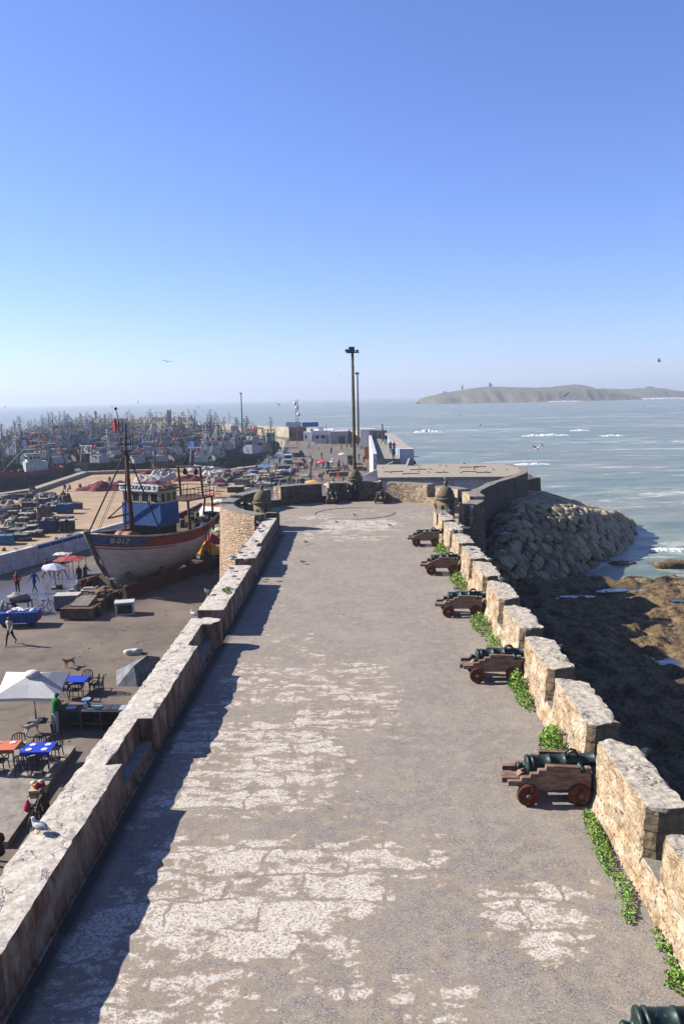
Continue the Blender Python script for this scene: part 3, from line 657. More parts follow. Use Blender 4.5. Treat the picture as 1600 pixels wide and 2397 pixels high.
# ---- boulder mound
def moundz(x, y):
    d = sdist(MOUND, x, y); k = max(0, min(1, d/7.5)); return min(SZ-.3+4.1*min(1, d/3.4)**.8+1.9*max(0, min(1, (d-3.0)/3.5)), -1.9-.13*max(0, x-16)-.2*max(0, x-22)-.14*max(0, y-91)) if d > 0 else SZ-.5+d*.3
b = MB(); b.s = True; b.grid(60, 70, lambda u, v: (lambda x, y: (x, y, moundz(x, y)-.25))(7+28*u, 58+58*v))
struct(b.build('mound_core', flat('#2e2a25', .95)))
def stone_mat(nm, a, c2, d): 
    m = N(nm); n1 = m.noise(1.6, 6, .68); n2 = m.noise(7, 4); oi = m.n('ObjectInfo').outputs['Random']
    c = m.mix(m.ramp(n1, (.38, 0.0), (.64, 1.0)), a, c2); c = m.mix(m.ramp(n2, (.3, .6), (.45, 0.0)), c, d)
    c = m.mix(1.0, c, m.ramp(oi, (0, .7), (1, 1.1)), 'MULTIPLY'); return m.out(c, .9, m.math('ADD', n1, n2), .8, .08)
MT_ST = [stone_mat('boulder_tan', '#a08e70', '#bfae8e', '#4d4634'), stone_mat('boulder_mossy', '#969069', '#b0a67c', '#413f2c'), stone_mat('boulder_brown', '#786750', '#93826a', '#3e3527')]
protos = []
for k in range(7):
    b = MB(); R = random.Random(k+3)
    def shape(p):
        v = Vector(p); q = Vector([math.copysign(abs(c_)**.5, c_) for c_ in v]); q *= 1+.34*noise.noise(v*1.3+Vector((k*3, 0, 0)))+.1*noise.noise(v*3+Vector((0, k*2, 0))); return q
    b.ball((0, 0, 0), 1, 10, 7); b.v = [(.6*q.x, .42*q.y, .25*q.z) for q in (shape(p) for p in b.v)]
    protos.append(b.mesh('boulder', MT_ST[k % 3]))
cand = []; R = random.Random(11); row = 0; y = 60.0
while y < 113:
    x = 8+R.uniform(0, .8)
    while x < 34:
        d = sdist(MOUND, x, y)
        if d > -.3 and hypot(x-BC.x, y-BC.y) > 11 and not (y > 78 and x < 15.5+(y-80)*.3): cand.append((x+R.uniform(-.15, .15), y+R.uniform(-.2, .2)))
        x += R.uniform(.7, .98)*(1+.01*(y-60))
    y += .52*(1+.016*(y-60))
cand.sort(key=lambda q: q[1])
def seen(q): return True
b2 = MB(); b2.s = True; cnt = 0
for i, (x, y) in enumerate(cand):
    z = moundz(x, y); e = .4; nrm = Vector((moundz(x-e, y)-moundz(x+e, y), moundz(x, y-e)-moundz(x, y+e), 2*e)).normalized()
    q = Vector((0, 0, 1)).rotation_difference(nrm); rot = q.to_matrix().to_4x4() @ Matrix.Rotation(R.uniform(-.4, .4), 4, 'Z')
    s_ = R.choice([R.uniform(.5, .8), R.uniform(.65, 1.05), R.uniform(.5, .7)])*(1.25 if moundz(x, y) < -4.2 else 1)*(1+.01*(y-60)); S = Matrix.Diagonal((s_, s_*R.uniform(.9, 1.2), s_*R.uniform(.8, 1.4), 1))
    fl = .62 if nrm.z > .9 else 1.0
    mw = Matrix.Translation((x, y, z-.05)) @ rot @ S @ Matrix.Diagonal((1, 1, fl, 1)); me = protos[R.randrange(7)]
    if i < 298:
        o = link('boulder', me); o.matrix_world = mw
        shade = 'rounded boulder of the pitched stone mound beside the surf'
        tag(o, shade, 'boulder', 'boulders of the stone mound')
    else:
        b2.X = mw; b2.add([v.co for v in me.vertices], [tuple(p.vertices) for p in me.polygons])
if b2.v: tag(b2.build('boulder_rest', MT_ST[0]), 'far boulders of the pitched stone mound', 'boulders', kind='stuff')
# tarpaulin heap under the seaward wall
p_ = G(1172, 1195, -4.3); b = MB(); b.s = True
b.grid(24, 16, lambda u, v: ((u-.5)*4.4, (v-.5)*3, max(0, 1.9*sin(pi*u)**.7*sin(pi*v)**.7*(1+.5*noise.noise(Vector((u*5, v*5, 1)))))-.1+.15*noise.noise(Vector((u*14, v*9, 0)))))
th = b.build('tarpaulin_heap', paint('#2b2f3c', '#454a58', 2, .6), None, (p_.x, p_.y, p_.z-.1)); tag(th, 'dark blue tarpaulin heap with pale sheet at the foot of the seaward wall', 'tarpaulin')
b = MB(); b.s = True; b.grid(12, 20, lambda u, v: (.9+.9*u+1.5*v*.3, -1.0+.3*u, 2.0-2.0*v+.2*noise.noise(Vector((u*5, v*6, 0))))); b.build('pale_sheet', paint('#c9c6c2', '#9a9896', 3), th)

# ---- the island
m = N('island_ground'); n1 = m.noise(.011, 7, .65); n2 = m.noise(.045, 5, .7); gz = m.n('NewGeometry'); sz = m.n('SeparateXYZ'); m.put(sz.inputs[0], gz.outputs['Normal'])
c = m.mix(m.ramp(n1, (.42, 0.0), (.6, 1.0)), '#6b5540', '#8a6f50'); c = m.mix(m.ramp(n2, (.3, .8), (.48, 0.0)), c, '#40352a')
c = m.mix(m.ramp(sz.outputs[2], (.72, 0.0), (.9, .85)), c, m.mix(n2, '#565838', '#6d6644')); MT_ISL = m.out(c, .95, m.math('ADD', n1, n2), 1.0, 6.0)
def island(name, prof, Yd, base_px, depth, sd):
    b = MB(); b.s = True; x0, x1 = prof[0][0], prof[-1][0]
    def top(px):
        for (a, ya), (c_, yc) in zip(prof, prof[1:]):
            if a <= px <= c_: t = (px-a)/(c_-a); return ya+(yc-ya)*(t*t*(3-2*t))
        return prof[-1][1]
    def fn(u, v):
        px = x0+(x1-x0)*u; hz = max(0, D(px, top(px), Yd).z-SZ); X_ = D(px, 900, Yd).x
        cl = [(0, -.06), (.1, .06), (.2, .5), (.3, .72), (.45, .86), (.6, 1.0), (.8, .7), (1.0, -.1)]
        for (a, za), (c_, zc) in zip(cl, cl[1:]):
            if a <= v <= c_+1e-6: t = (v-a)/(c_-a); k = za+(zc-za)*t; break
        jx = noise.fractal(Vector((px*.02, v*3, sd)), 1, 2, 4); jz = noise.fractal(Vector((px*.05, v*7, sd+4)), 1, 2, 4)
        dd = depth*(.45+.55*sin(pi*u)**.5)
        return (X_+jx*5, Yd+(v-.6)*dd+dd*.18*noise.fractal(Vector((px*.012, 0, sd)), 1, 2, 3)*(1-v), SZ+hz*k*(1+.09*jz*(1 if v < .55 else .2))-.4)
    b.grid(220, 34, fn); return struct(b.build(name, MT_ISL))
d_ = lambda l: [(900+x/2.24, 800+y/2.24) for x, y in l]
island('island_ridge', d_([(1040, 300), (1080, 252), (1130, 243), (1250, 247), (1340, 242), (1400, 238), (1440, 241), (1480, 250), (1530, 258), (1600, 256), (1700, 262), (1800, 300)]), 2050, 308, 340, 5)
island('island_headland', d_([(175, 312), (200, 292), (240, 280), (290, 268), (320, 263), (370, 257), (400, 252), (440, 244), (480, 238), (540, 233), (600, 234), (660, 236), (720, 238), (800, 238), (860, 236), (900, 231), (950, 226), (1000, 221), (1040, 225), (1060, 231), (1100, 244), (1150, 255), (1200, 262), (1240, 270), (1270, 290), (1290, 312)]), 1700, 316, 320, 2)
def ruin(px, py, wpx_, hpx, Yd, lb):
    p = D(px, py, Yd); k = Yd/F; b = MB(); b.box((0, 0, 0), (wpx_*k, wpx_*k, hpx*k), 0, (.9, .9)); b.box((0, 0, hpx*k-.01), (wpx_*k*.3, wpx_*k*.5, hpx*k*.35)); b.box((-wpx_*k*.36, 0, hpx*k-.02), (wpx_*k*.18, wpx_*k*.3, hpx*k*.3))
    t = thing('ruined_tower', lb, 'ruin', (p.x, p.y+12, p.z-.7)); b.build('tower_walls', paint('#6b5f52', '#54493d', .2), t)
ruin(1149, 906, 7, 8, 1700, 'small square tower ruin on the crest of the island')
ruin(1083, 911, 4, 8, 1700, 'slim tower ruin left of the square one on the island slope')
ruin(1042, 919, 9, 3, 1700, 'low ruined wall at the left end of the island slope')
ruin(1523, 908, 16, 3, 2050, 'long low building on the far ridge of the island')
# ================================================================== QUAY AND ITS BUILDINGS
QZ = -5.2
m = N('quay_ground'); n1 = m.noise(.35, 6, .6); n2 = m.noise(2.6, 5, .7); n3 = m.noise(14, 3, .7); n4 = m.noise(.13, 4, .6)
c = m.mix(m.ramp(n1, (.36, 0.0), (.64, 1.0)), '#655a4f', '#807263'); c = m.mix(m.ramp(n2, (.5, 0.0), (.72, .7)), c, '#85786b'); c = m.mix(m.ramp(n3, (.62, 0.0), (.75, .5)), c, '#a2978a')
c = m.mix(m.ramp(m.noise(1.3, 4, .6, m.co((.5, 1, 1))), (.3, .5), (.4, 0.0)), c, '#46403b')
wet = m.attr('wet'); wm = m.ramp(m.math('ADD', wet, m.math('MULTIPLY', n1, .5)), (.5, 0.0), (.85, 1.0)); c = m.mix(m.math('MULTIPLY', wm, .55), c, '#4d4c52')
MT_QUAY = m.out(c, m.math('SUBTRACT', .92, m.math('MULTIPLY', wm, .68)), m.math('ADD', n2, n3), .3, .02)
QP = [(-6.0, -20), (-6.0, 60), (2.2, 62), (2.2, 250), (-14, 268), (-28, 292), (-60, 345), (-95, 400), (-100, 396), (-64, 340), (-33, 292), (-26, 268), (-21, 213), (-20, 183), (-22, 160), (-26, 152.5), (-38, 156.5), (-56.5, 154), (-54.5, 123), (-59, 113), (-80, 98), (-80, -20)]
import mathutils.geometry as mg
b = MB(); b.add([(x, y, QZ) for x, y in QP], []); 
for tri in mg.tessellate_polygon([[Vector((x, y, 0)) for x, y in QP]]): b.f.append(list(tri)); b.mi.append(0); b.sm.append(False)
n_ = len(QP); o_ = len(b.v); b.add([(x, y, -8.4) for x, y in QP], [])
for i in range(n_): b.f.append([i, (i+1) % n_, o_+(i+1) % n_, o_+i]); b.mi.append(1); b.sm.append(False)
bm = bmesh.new(); me = b.mesh('quay', [MT_QUAY, MT_CONC]); bm.from_mesh(me)
bmesh.ops.recalc_face_normals(bm, faces=bm.faces)
for ax, st_ in ((0, 4), (1, 4)):
    lo, hi = (-80, 3) if ax == 0 else (-20, 170)
    for i in range(int((hi-lo)/st_)):
        nn = Vector((0, 0, 0)); nn[ax] = 1; cc = Vector((0, 0, 0)); cc[ax] = lo+i*st_
        bmesh.ops.bisect_plane(bm, geom=bm.verts[:]+bm.edges[:]+bm.faces[:], plane_co=cc, plane_no=nn)
bm.to_mesh(me); bm.free(); o = struct(link('quay', me)); a = me.attributes.new('wet', 'FLOAT', 'POINT')
WET = [(-26, 58, 7, 9), (-20, 55, 6, 6), (-8, 100, 9, 18), (-16, 118, 6, 22), (-20, 175, 3, 20), (-9, 128, 5, 10)]
a.data.foreach_set('value', [max([0]+[1.0-hypot((v.co.x-x)/rx, (v.co.y-y)/ry)*.7 for x, y, rx, ry in WET]) for v in me.vertices])
# tan yard behind the low wall
m = N('tan_concrete'); n1 = m.noise(.3, 5, .6); n2 = m.noise(2.5, 5, .7)
c = m.mix(m.ramp(n1, (.38, 0.0), (.62, 1.0)), '#b79a78', '#a08667'); c = m.mix(m.ramp(n2, (.3, .6), (.46, 0.0)), c, '#7d6a55'); MT_TAN = m.out(c, .9, n2, .3, .02)
YP = [tuple(G(px, py, QZ)[:2]) for px, py in ((-30, 1312), (0, 1300), (185, 1262), (330, 1225), (520, 1168), (600, 1135), (600, 1112), (540, 1109), (400, 1106), (230, 1110), (187, 1116), (112, 1146), (45, 1164), (-30, 1185))]
b = MB(); b.add([(x, y, QZ+.006) for x, y in YP], [tuple(range(len(YP)))]); struct(b.build('yard', MT_TAN))
# raised quay coping
b = MB()
edge = [(-72, 102.5), (-58.5, 113), (-54, 123.2), (-56, 153.4), (-38, 156), (-26, 152), (-21.6, 159.6)]
for (x0, y0), (x1, y1) in zip(edge, edge[1:]):
    d = Vector((x1-x0, y1-y0)).normalized(); nrm = Vector((d.y, -d.x))*1.5
    b.prism([(x0+nrm.x, y0+nrm.y), (x1+nrm.x-d.x*.01, y1+nrm.y), (x1-d.x*.01, y1), (x0, y0)], QZ-.2, QZ+.75+.002*x0)
tag(b.build('quay_coping', paint('#b3a48d', '#958871', .7, .9)), 'raised pale concrete coping along the harbour edge before the moored boats', 'quay coping')
# low white wall with blue top band
wl = thing('low_wall', 'low whitewashed wall with blue painted top band beside the stone yard', 'wall', (0, 0, 0))
WP = [G(px, py, QZ) for px, py in ((-40, 1357), (150, 1302), (330, 1247))]
for i, (p, q) in enumerate(zip(WP, WP[1:])):
    d = (q-p).normalized(); nn = Vector((-d.y, d.x, 0)); k = 6
    pts = [p+(q-p)*j/k for j in range(k+1)]
    for a_, e_ in zip(pts, pts[1:]):
        b = MB(); e2 = e_-d*.05; f = lambda z0, z1, o0, o1: b.prism([(a_+nn*o0)[:2], (e2+nn*o0)[:2], (e2+nn*o1)[:2], (a_+nn*o1)[:2]], z0, z1)
        f(QZ-.1, QZ+.42, -.06, .5); f(QZ+.42, QZ+1.55, 0, .45); pn_ = b.build('wall_panel', MT_WHITE, wl)
        b = MB(); f(QZ+1.55, QZ+1.63, -.01, .46); f(QZ+1.3, QZ+1.552, -.012, -.003); b.build('top_band', paint('#33508f', '#26406f', 3) if (i == 0 and a_ is pts[4] or i == 0 and a_ is pts[5] or i == 1 and a_ is pts[0] or i == 1 and a_ is pts[1]) else MT_WHITE, pn_)
# flat roofed building behind the bastion
rb = thing('flat_roof_building', 'long low building with sandy flat roof full of gulls behind the bastion', 'building', (0, 0, 0))
RP = [(2.15, 82), (15.1, 80.6), (17.2, 84.5), (18.2, 90), (17.4, 94.6), (13.6, 96.5), (2.3, 97.2)]
b = MB(); b.prism([(x, y) for x, y in RP], -5.2, .2); b.build('wall', MT_WHITE, rb)
RPt = [(1.9, 81.75), (15.2, 80.35), (17.5, 84.4), (18.5, 90), (17.6, 94.9), (13.7, 96.8), (2.1, 97.5)]
b = MB(); b.prism(RPt, .2, .5); b.build('roof', MT_ROOF, rb)
b = MB(); b.pipe([(9.0, 81.15, -2.6), (9.0, 81.15, -.1), (9.2, 81.0, .1)], .07, 8); b.build('drainpipe', MT_RUST, rb)
b = MB(); R = random.Random(4)
for i in range(9): b.box((R.uniform(3, 15), R.uniform(84, 93), .5), (R.uniform(.6, 2.4), .14, .08), R.uniform(-.3, .3))
b.build('roof_timber', MT_WOOD, rb)
b = MB(); b.box((6.2, 95.6, .5), (1.0, .5, .9), .4, (.3, .8)); b.build('roof_vent', MT_CONC, rb)
# seaward wall continuing from bastion to the roof
sw = thing('sea_wall', 'dark weathered sea wall curving from the bastion round the flat roofed building', 'sea wall', (0, 0, 0))
SWP = [(8.6, 64.2), (10.2, 70.5), (12.6, 76), (15.3, 80.2), (17.3, 84.2), (18.6, 90.0), (17.8, 95)]; SWZ = [.15, .4, .42, .5, .52, .52, .5]
b = MB()
for (p, q, za, zb) in zip(SWP, SWP[1:], SWZ, SWZ[1:]):
    d = Vector((q[0]-p[0], q[1]-p[1])).normalized(); nn = Vector((d.y, -d.x))
    b.prism([(p[0], p[1]), (p[0]+nn.x*.9, p[1]+nn.y*.9), (q[0]+nn.x*.9, q[1]+nn.y*.9), (q[0], q[1])], -8.4, [za, za, zb, zb])
bm = rough(b, 1.3, .05, .5, 80, lambda c, n: 0 if n.z > .5 else 1); bmobj(bm, 'wall', [MT_TOPB, MT_RUBS], sw)
b = MB(); b.prism([(19.2, 95.5), (23.5, 97.5), (23.2, 103.5), (18.7, 102.5)], -8.4, -1.6, [(19.4, 96), (22.8, 97.8), (22.5, 103), (18.8, 102)])
tag(bmobj(rough(b, .7, .12, .6, 81), 'masonry_block', [MT_RUBS]), 'dark square masonry block projecting to sea beyond the sea wall', 'masonry block')
# promenade on the mole
pr = thing('promenade', 'raised walkway on the mole between white walls with people strolling', 'walkway', (0, 0, 0))
b = MB(); b.prism([(2.2, 100.5), (5.2, 100.2), (4.9, 150), (2.3, 150)], -5.2, 1.0); b.build('walkway', MT_CONC, pr)
b = MB(); b.prism([(1.7, 100.5), (2.2, 100.4), (2.3, 150), (1.8, 150)], -5.2, 1.65); b.build('inner_wall', MT_WHITE, pr)
b = MB(); b.prism([(5.2, 102), (6.9, 102), (6.4, 150), (4.9, 150)], -8.4, 2.1); b.build('outer_wall', paint('#bfb3a2', '#a2968a', .8), pr)
b = MB(); b.prism([(5.12, 100.4), (7.0, 100.1), (6.97, 101.99), (5.15, 101.99)], -8.4, 2.25); b.build('end_pier', MT_WHITE, pr)
for k in range(9):
    y = 104+k*4.6; b = MB(); b.prism([(5.10-.006*(y-102), y), (5.19-.006*(y-102), y), (5.16-.006*(y-98), y+3.4), (5.07-.006*(y-98), y+3.4)], 1.05, 2.0); b.build('blue_panel', paint('#8fb4cf', '#a9c4d6', 1), pr)
b = MB(); b.box((3.6, 150, 1.0), (3.4, .5, 1.6)); b.build('far_gate', MT_CONC, pr)
# white stair ramp down to the quay
st = thing('white_stair', 'white walled stair sloping down from the walkway to the quay', 'stair', (0, 0, 0))
b = MB(); A_, B_ = D(855, 1115, 97), D(918, 1080, 99)
b.X = None
b.add([(.3, 97.6, QZ), (4.2, 98.2, QZ), (4.2, 98.2, .8), (.3, 97.6, -.9), (.3, 98.0, QZ), (4.2, 98.6, QZ), (4.2, 98.6, .8), (.3, 98.0, -.9)], [(0, 1, 2, 3), (7, 6, 5, 4), (3, 2, 6, 7), (0, 3, 7, 4), (1, 5, 6, 2)])
b.build('side_wall', MT_WHITE, st)
b = MB()
for k in range(14): b.box((.5+k*.27, 99.3, QZ-.05), (.268, 1.6, 3.2+k*.2))
b.build('steps', MT_CONC, st)
b = MB(); b.box((.24, 97.8, QZ), (.12, .5, 4.45)); b.build('yellow_edge', flat('#cfbf6a'), st)
# riprap at the mole's sea side
b = MB(); b.s = True; b.grid(40, 20, lambda u, v: (6.6+7.5*v, 102+46*u, 1.3*(1-v)**1.2*1.3-8.0*v**.8+.5*noise.noise(Vector((u*30, v*9, 0)))+.3*noise.noise(Vector((u*70, v*19, 0)))))
tag(b.build('mole_riprap', stone_mat('mole_stone', '#4f4a42', '#6d6659', '#26231e')), 'dark riprap slope falling from the mole to the sea', 'riprap', kind='stuff')
# breakwater wall beyond
bw = thing('breakwater', 'long pale breakwater wall running behind the fishing fleet', 'breakwater', (0, 0, 0))
BWL = [(2.4, 150), (2.6, 243), (-12, 262), (-31.6, 296), (-67, 352), (-99, 403), (-136, 450)]
for i, (p, q) in enumerate(zip(BWL, BWL[1:])):
    d = Vector((q[0]-p[0], q[1]-p[1])).normalized(); nn = Vector((d.y, -d.x))*2.2; L_ = hypot(q[0]-p[0], q[1]-p[1]); k = max(1, int(L_/18))
    for j in range(k):
        a_ = Vector(p)+Vector((q[0]-p[0], q[1]-p[1]))*(j/k); e_ = Vector(p)+Vector((q[0]-p[0], q[1]-p[1]))*((j+1)/k)-d*.06
        b = MB(); b.prism([a_, a_+nn, e_+nn, e_], -8.4, -1.6+.12*sin(i*3+j*2.1)); b.build('wall_section', paint('#c9bca3', '#b0a389', .25, .9), bw)
b = MB(); b.s = True
b.grid(90, 26, lambda u, v: (lambda x, y, e: (x, y, -8+7.2*e+(2.4*noise.noise(Vector((x*.33, y*.33, 0)))+1.4*noise.noise(Vector((x*.8, y*.8, 3))))*e**.4))(-170+78*u, 418+44*u*.1+46*v, max(0, sin(pi*v))**.7*min(1, u*6)*min(1, (1-u)*9+.3)))
tag(b.build('breakwater_blocks', stone_mat('concrete_blocks', '#8a8172', '#a89c88', '#4a443c')), 'heap of grey armour blocks at the breakwater head', 'armour blocks', kind='stuff')
def beacon(px, py, topy, Y, lb, red=False):
    p = D(px, py, Y); k = Y/F; h_ = (py-topy)*k; t = thing('harbour_beacon', lb, 'beacon', p); cm = flat('#b4453a') if red else MT_CONC
    b = MB(); b.s = True; b.lathe([(h_*.22, -3), (h_*.22, 0), (h_*.13, h_*.1), (h_*.1, h_*.8)], 12); b.build('tower', cm, t)
    b = MB(); b.s = True; b.lathe([(h_*.15, h_*.8), (h_*.15, h_*.86), (h_*.08, h_*.87), (h_*.08, h_*.97), (0, h_)], 10); b.build('lantern', cm, t); return t
beacon(225, 991, 961, 455, 'grey lattice beacon tower on the breakwater head'); beacon(74, 989, 980, 700, 'small red channel beacon standing out in the bay', True)
for px, lb in ((394.5, 'left one of twin grey silo columns behind the fleet'), (400.5, 'right one of twin grey silo columns behind the fleet')):
    p = D(px, 1010, 330); t = thing('silo_column', lb, 'silo', (p.x, p.y, -5.2)); b = MB(); b.s = True; hh = D(px, 959, 330).z+5.2; b.lathe([(.52, 0), (.52, hh-.4), (.44, hh-.35), (.44, hh)], 14); b.build('column', paint('#8d8d8f', '#a0a0a0', .4), t)
lp = G(578, 1012, QZ); lamp_pole('thin tall floodlight pole rising among the fishing boats', -45.5, 300, -5.2, D(578, 922, 300).z, .3)
for i, px in enumerate((347, 367.5, 379.5, 409, 426)):
    p = D(px, 1000, 380); t = thing('quay_lamp', 'slim street lamp in the row along the breakwater', 'street lamp', (p.x, p.y, -5.2), 0, 'street lamps along the breakwater')
    hh = D(px, 965+i*.5, 380).z+5.2; b = MB(); b.tube((0, 0, 0), (0, 0, hh), .13, .09, 6); b.build('pole', flat('#4a4c50'), t); b = MB(); b.box((0, 0, hh-.1), (2.2, .3, .15)); b.build('lamp_head', flat('#4a4c50'), t)
# far buildings on the quay
def hut(name, lb, px0, px1, pyb, pyt, dep, wallm, roofm, over=.0, cat='building', rh=.3, doors=(), rz=0):
    p, q = G(px0, pyb, QZ), G(px1, pyb, QZ); Y = (p.y+q.y)/2; h_ = D(px0, pyt, Y).z-QZ; W = (q-p).length
    t = thing(name, lb, cat, ((p.x+q.x)/2, Y, QZ), rz)
    b = MB(); b.box((0, dep/2, 0), (W, dep, h_-rh)); b.build('wall', wallm, t)
    b = MB(); b.box((0, dep/2, h_-rh), (W+over*2, dep+over*2, rh)); b.build('roof', roofm, t)
    for nm, u0, u1, v0, v1, mm in doors:
        b = MB(); b.box((W*((u0+u1)/2-.5), -.02, h_*v0), (W*(u1-u0), .08, h_*(v1-v0))); b.build(nm, mm, t)
    return t, W, h_
BLU = flat('#2d57a8'); WHT = flat('#f4f4f6'); SHT = flat('#c9ccd4')
t, W, h_ = hut('harbour_office', 'brick red building with blue and white roof sign among the far quay sheds', 678, 712, 1032, 998, 9, paint('#8a6257', '#7a4f44', 2), flat('#a9a5a0'), .2, 'building', .4, [('brown_door', .28, .98, 0, .62, flat('#54302c')), ('red_door', .58, .7, 0, .5, flat('#a23038')), ('window', .05, .22, .35, .62, MT_GLASS)])
b = MB(); b.box((-W*.18, -.4, h_-.05), (W*.95, .3, 1.5)); sg = b.build('roof_sign', WHT, t)
for k in range(3): b = MB(); b.box((-W*.18, -.56, h_+.12+k*.46), (W*.93, .02, .22)); b.build('blue_stripe', flat('#4c8fd8'), sg)
b = MB(); b.box((W*.85, 1, h_-.3), (W*1.0, 2, 1.5)); b.build('blue_roof', BLU, t)
hut('white_hut', 'small plain white hut with one window beside the red building', 711, 729, 1034, 1012, 5, WHT, SHT, .1, 'hut', .2, [('window', .2, .42, .35, .7, MT_GLASS)])
t, W, h_ = hut('white_shed', 'white quay building with roller shutters and flat parapet roof', 736, 776, 1038, 1008, 12, WHT, WHT, .35, 'building', 1.3, [('roller_shutter', .08, .3, 0, .62, SHT), ('roller_shutter', .38, .66, 0, .62, SHT), ('doorway', .72, .8, 0, .62, flat('#8b93a0')), ('window', .1, .28, .38, .62, MT_GLASS), ('window', .4, .64, .4, .62, flat('#5a6675'))])
b = MB(); b.box((-W*.1, 1, h_), (W*.28, .4, 1.1)); b.build('roof_sign', WHT, t)
hut('grey_shed', 'grey shed with large dark doorway at the right end of the far buildings', 776, 812, 1039, 1010, 14, flat('#b6b3b5'), flat('#c4c2c6'), .2, 'shed', 1.2, [('dark_doorway', .45, .85, 0, .6, flat('#4a4f60'))])
t = thing('antenna_mast', 'lattice antenna mast standing on the red building', 'antenna', (*D(697, 1030, 236)[:2], QZ)); b = MB()
for s_ in (-.35, .35): b.tube((s_, 0, 0), (s_, 0, 14), .1, .08, 5)
for k in range(9): b.tube((-.35, 0, 1+k*1.5), (.35, 0, 2+k*1.5), .05, n=4)
b.build('lattice', flat('#a58f8f'), t); b = MB(); b.s = True
for k, z in enumerate((9.5, 11.5, 12.8)): b.ball((.5-k*.5, -.3, z), (.55, .3, .55), 8, 6)
b.build('dish', WHT, t)
for px, lb, col_ in ((872, 'orange board leaning near the promenade wall', '#c07838'), (884, 'pale blue board standing beside the orange one', '#6f9fd0')):
    p = G(px-8, 1075, QZ); t = tag(MB().box((0, 0, 0), (2.2 if px < 880 else 1.2, .15, 2.9)).box((0, .3, 0), (.2, .5, 2.0), 0, (1, .2)).build('standing_board', flat(col_), None, (p.x, p.y, QZ)), lb, 'board')
p = G(857, 1052, QZ); t = tag(MB().box((0, 0, 0), (4, 4, 5.2)).box((0, 0, 5.2), (4.3, 4.3, .25)).box((-2.03, 0, 0), (.06, 1, 2)).build('white_kiosk', WHT, None, (p.x+.4, p.y+4, QZ)), 'tall white kiosk box against the promenade wall', 'kiosk')
for px, py, h_, lb in ((896, 1102, 9, 'thin wooden post beside the white stair'), (728, 1131, 3.2, 'square timber post standing in the market behind the bastion'), (764, 1040, 6.5, 'thin lamp post before the white quay building')):
    p = G(px, py, QZ); o = MB().box((0, 0, 0), (.45, .45, .3)).tube((0, 0, 0), (0, 0, h_), .16 if px != 764 else .09, .13 if px != 764 else .07, 8).build('post', MT_WOOD, None, (p.x, p.y, QZ)); tag(o, lb, 'post')

# ================================================================== BOATS
def text(s_, size, mt, parent, mw, ext=.012):
    cu = bpy.data.curves.new('lettering', 'FONT'); cu.body = s_; cu.size = size; cu.extrude = ext; cu.align_x = 'CENTER'; cu.align_y = 'CENTER'; cu.offset = size*.018
    tmp = bpy.data.objects.new('tmp', cu); me = bpy.data.meshes.new_from_object(tmp); bpy.data.objects.remove(tmp); bpy.data.curves.remove(cu)
    me.materials.clear(); me.materials.append(mt); o = link('lettering', me, parent); o.matrix_local = mw; return o
class Hull:
    def __init__(s, L, B, bow, mid, stern, rake, sternw=.78, over=.6, bl=(2.3, .72), run=.3):
        s.bl = bl; s.run = run; s.L, s.B, s.z, s.rake, s.sw, s.ov = L, B, (stern, mid, bow), rake, sternw, over
    def hb(s, t):
        a = s.sw+(1-s.sw)*sin(min(1, t/.42)*pi/2)
        if t > .5: a *= max(0, 1-((t-.5)/.5)**s.bl[0])**s.bl[1]
        return s.B/2*a
    def sheer(s, t): st_, md, bw_ = s.z; return md+(bw_-md)*max(0, (t-.42)/.58)**2+(st_-md)*max(0, (.42-t)/.42)**1.8
    def pt(s, t, u, side=1):
        z = s.sheer(t)*u; bowk = max(0, (t-.55)/.45); stk = max(0, (.3-t)/.3)
        zk = s.sheer(t)*(s.run*max(0, (.42-t)/.42)**1.5)*(1-u)
        p = 1-(1-u)**(3.0-1.2*stk); q = u**1.15; y = s.hb(t)*(p*(1-bowk**.8)+q*bowk**.8)
        x = -s.L/2+s.L*t-s.rake*(1-u)*bowk**1.5+s.ov*(1-u)**1.5*stk
        return (x, side*max(y*(1-.5*stk*(1-u)), .06), z+zk)
    def shell(s, nt=22, nu=14, mf=lambda t, u, sd: 0):
        b = MB(); b.s = True
        for side in (1, -1):
            o = len(b.v)
            for i in range(nt+1):
                for j in range(nu+1): b.v.append(s.pt(i/nt, j/nu, side))
            for i in range(nt):
                for j in range(nu):
                    a = o+i*(nu+1)+j; f = [a, a+nu+1, a+nu+2, a+1]
                    b.f.append(f if side < 0 else f[::-1]); b.mi.append(mf((i+.5)/nt, (j+.5)/nu, side)); b.sm.append(True)
        L_ = [s.pt(0, j/nu, 1) for j in range(nu+1)]; R_ = [s.pt(0, j/nu, -1) for j in range(nu+1)]
        o = len(b.v); b.v += L_+R_
        for j in range(nu): b.f.append([o+j, o+j+1, o+nu+2+j, o+nu+1+j]); b.mi.append(mf(0, (j+.5)/nu, 0)); b.sm.append(False)
        return b
    def deck(s, u=.84, nt=22):
        b = MB(); n = nt
        for i in range(n+1):
            p = s.pt(min(i/n, .985), u, 1); b.v += [(p[0], p[1]-.03, s.sheer(min(i/n, .985))*u), (p[0], -p[1]+.03, s.sheer(min(i/n, .985))*u)]
        for i in range(n): b.f.append([2*i, 2*i+1, 2*i+3, 2*i+2]); b.mi.append(0); b.sm.append(False)
        return b
    def rail(s, r, nt=26, sides=(1, -1)):
        b = MB(); b.s = True
        for sd in sides: b.pipe([s.pt(i/nt, 1, sd) for i in range(nt+1)], r, 6)
        return b
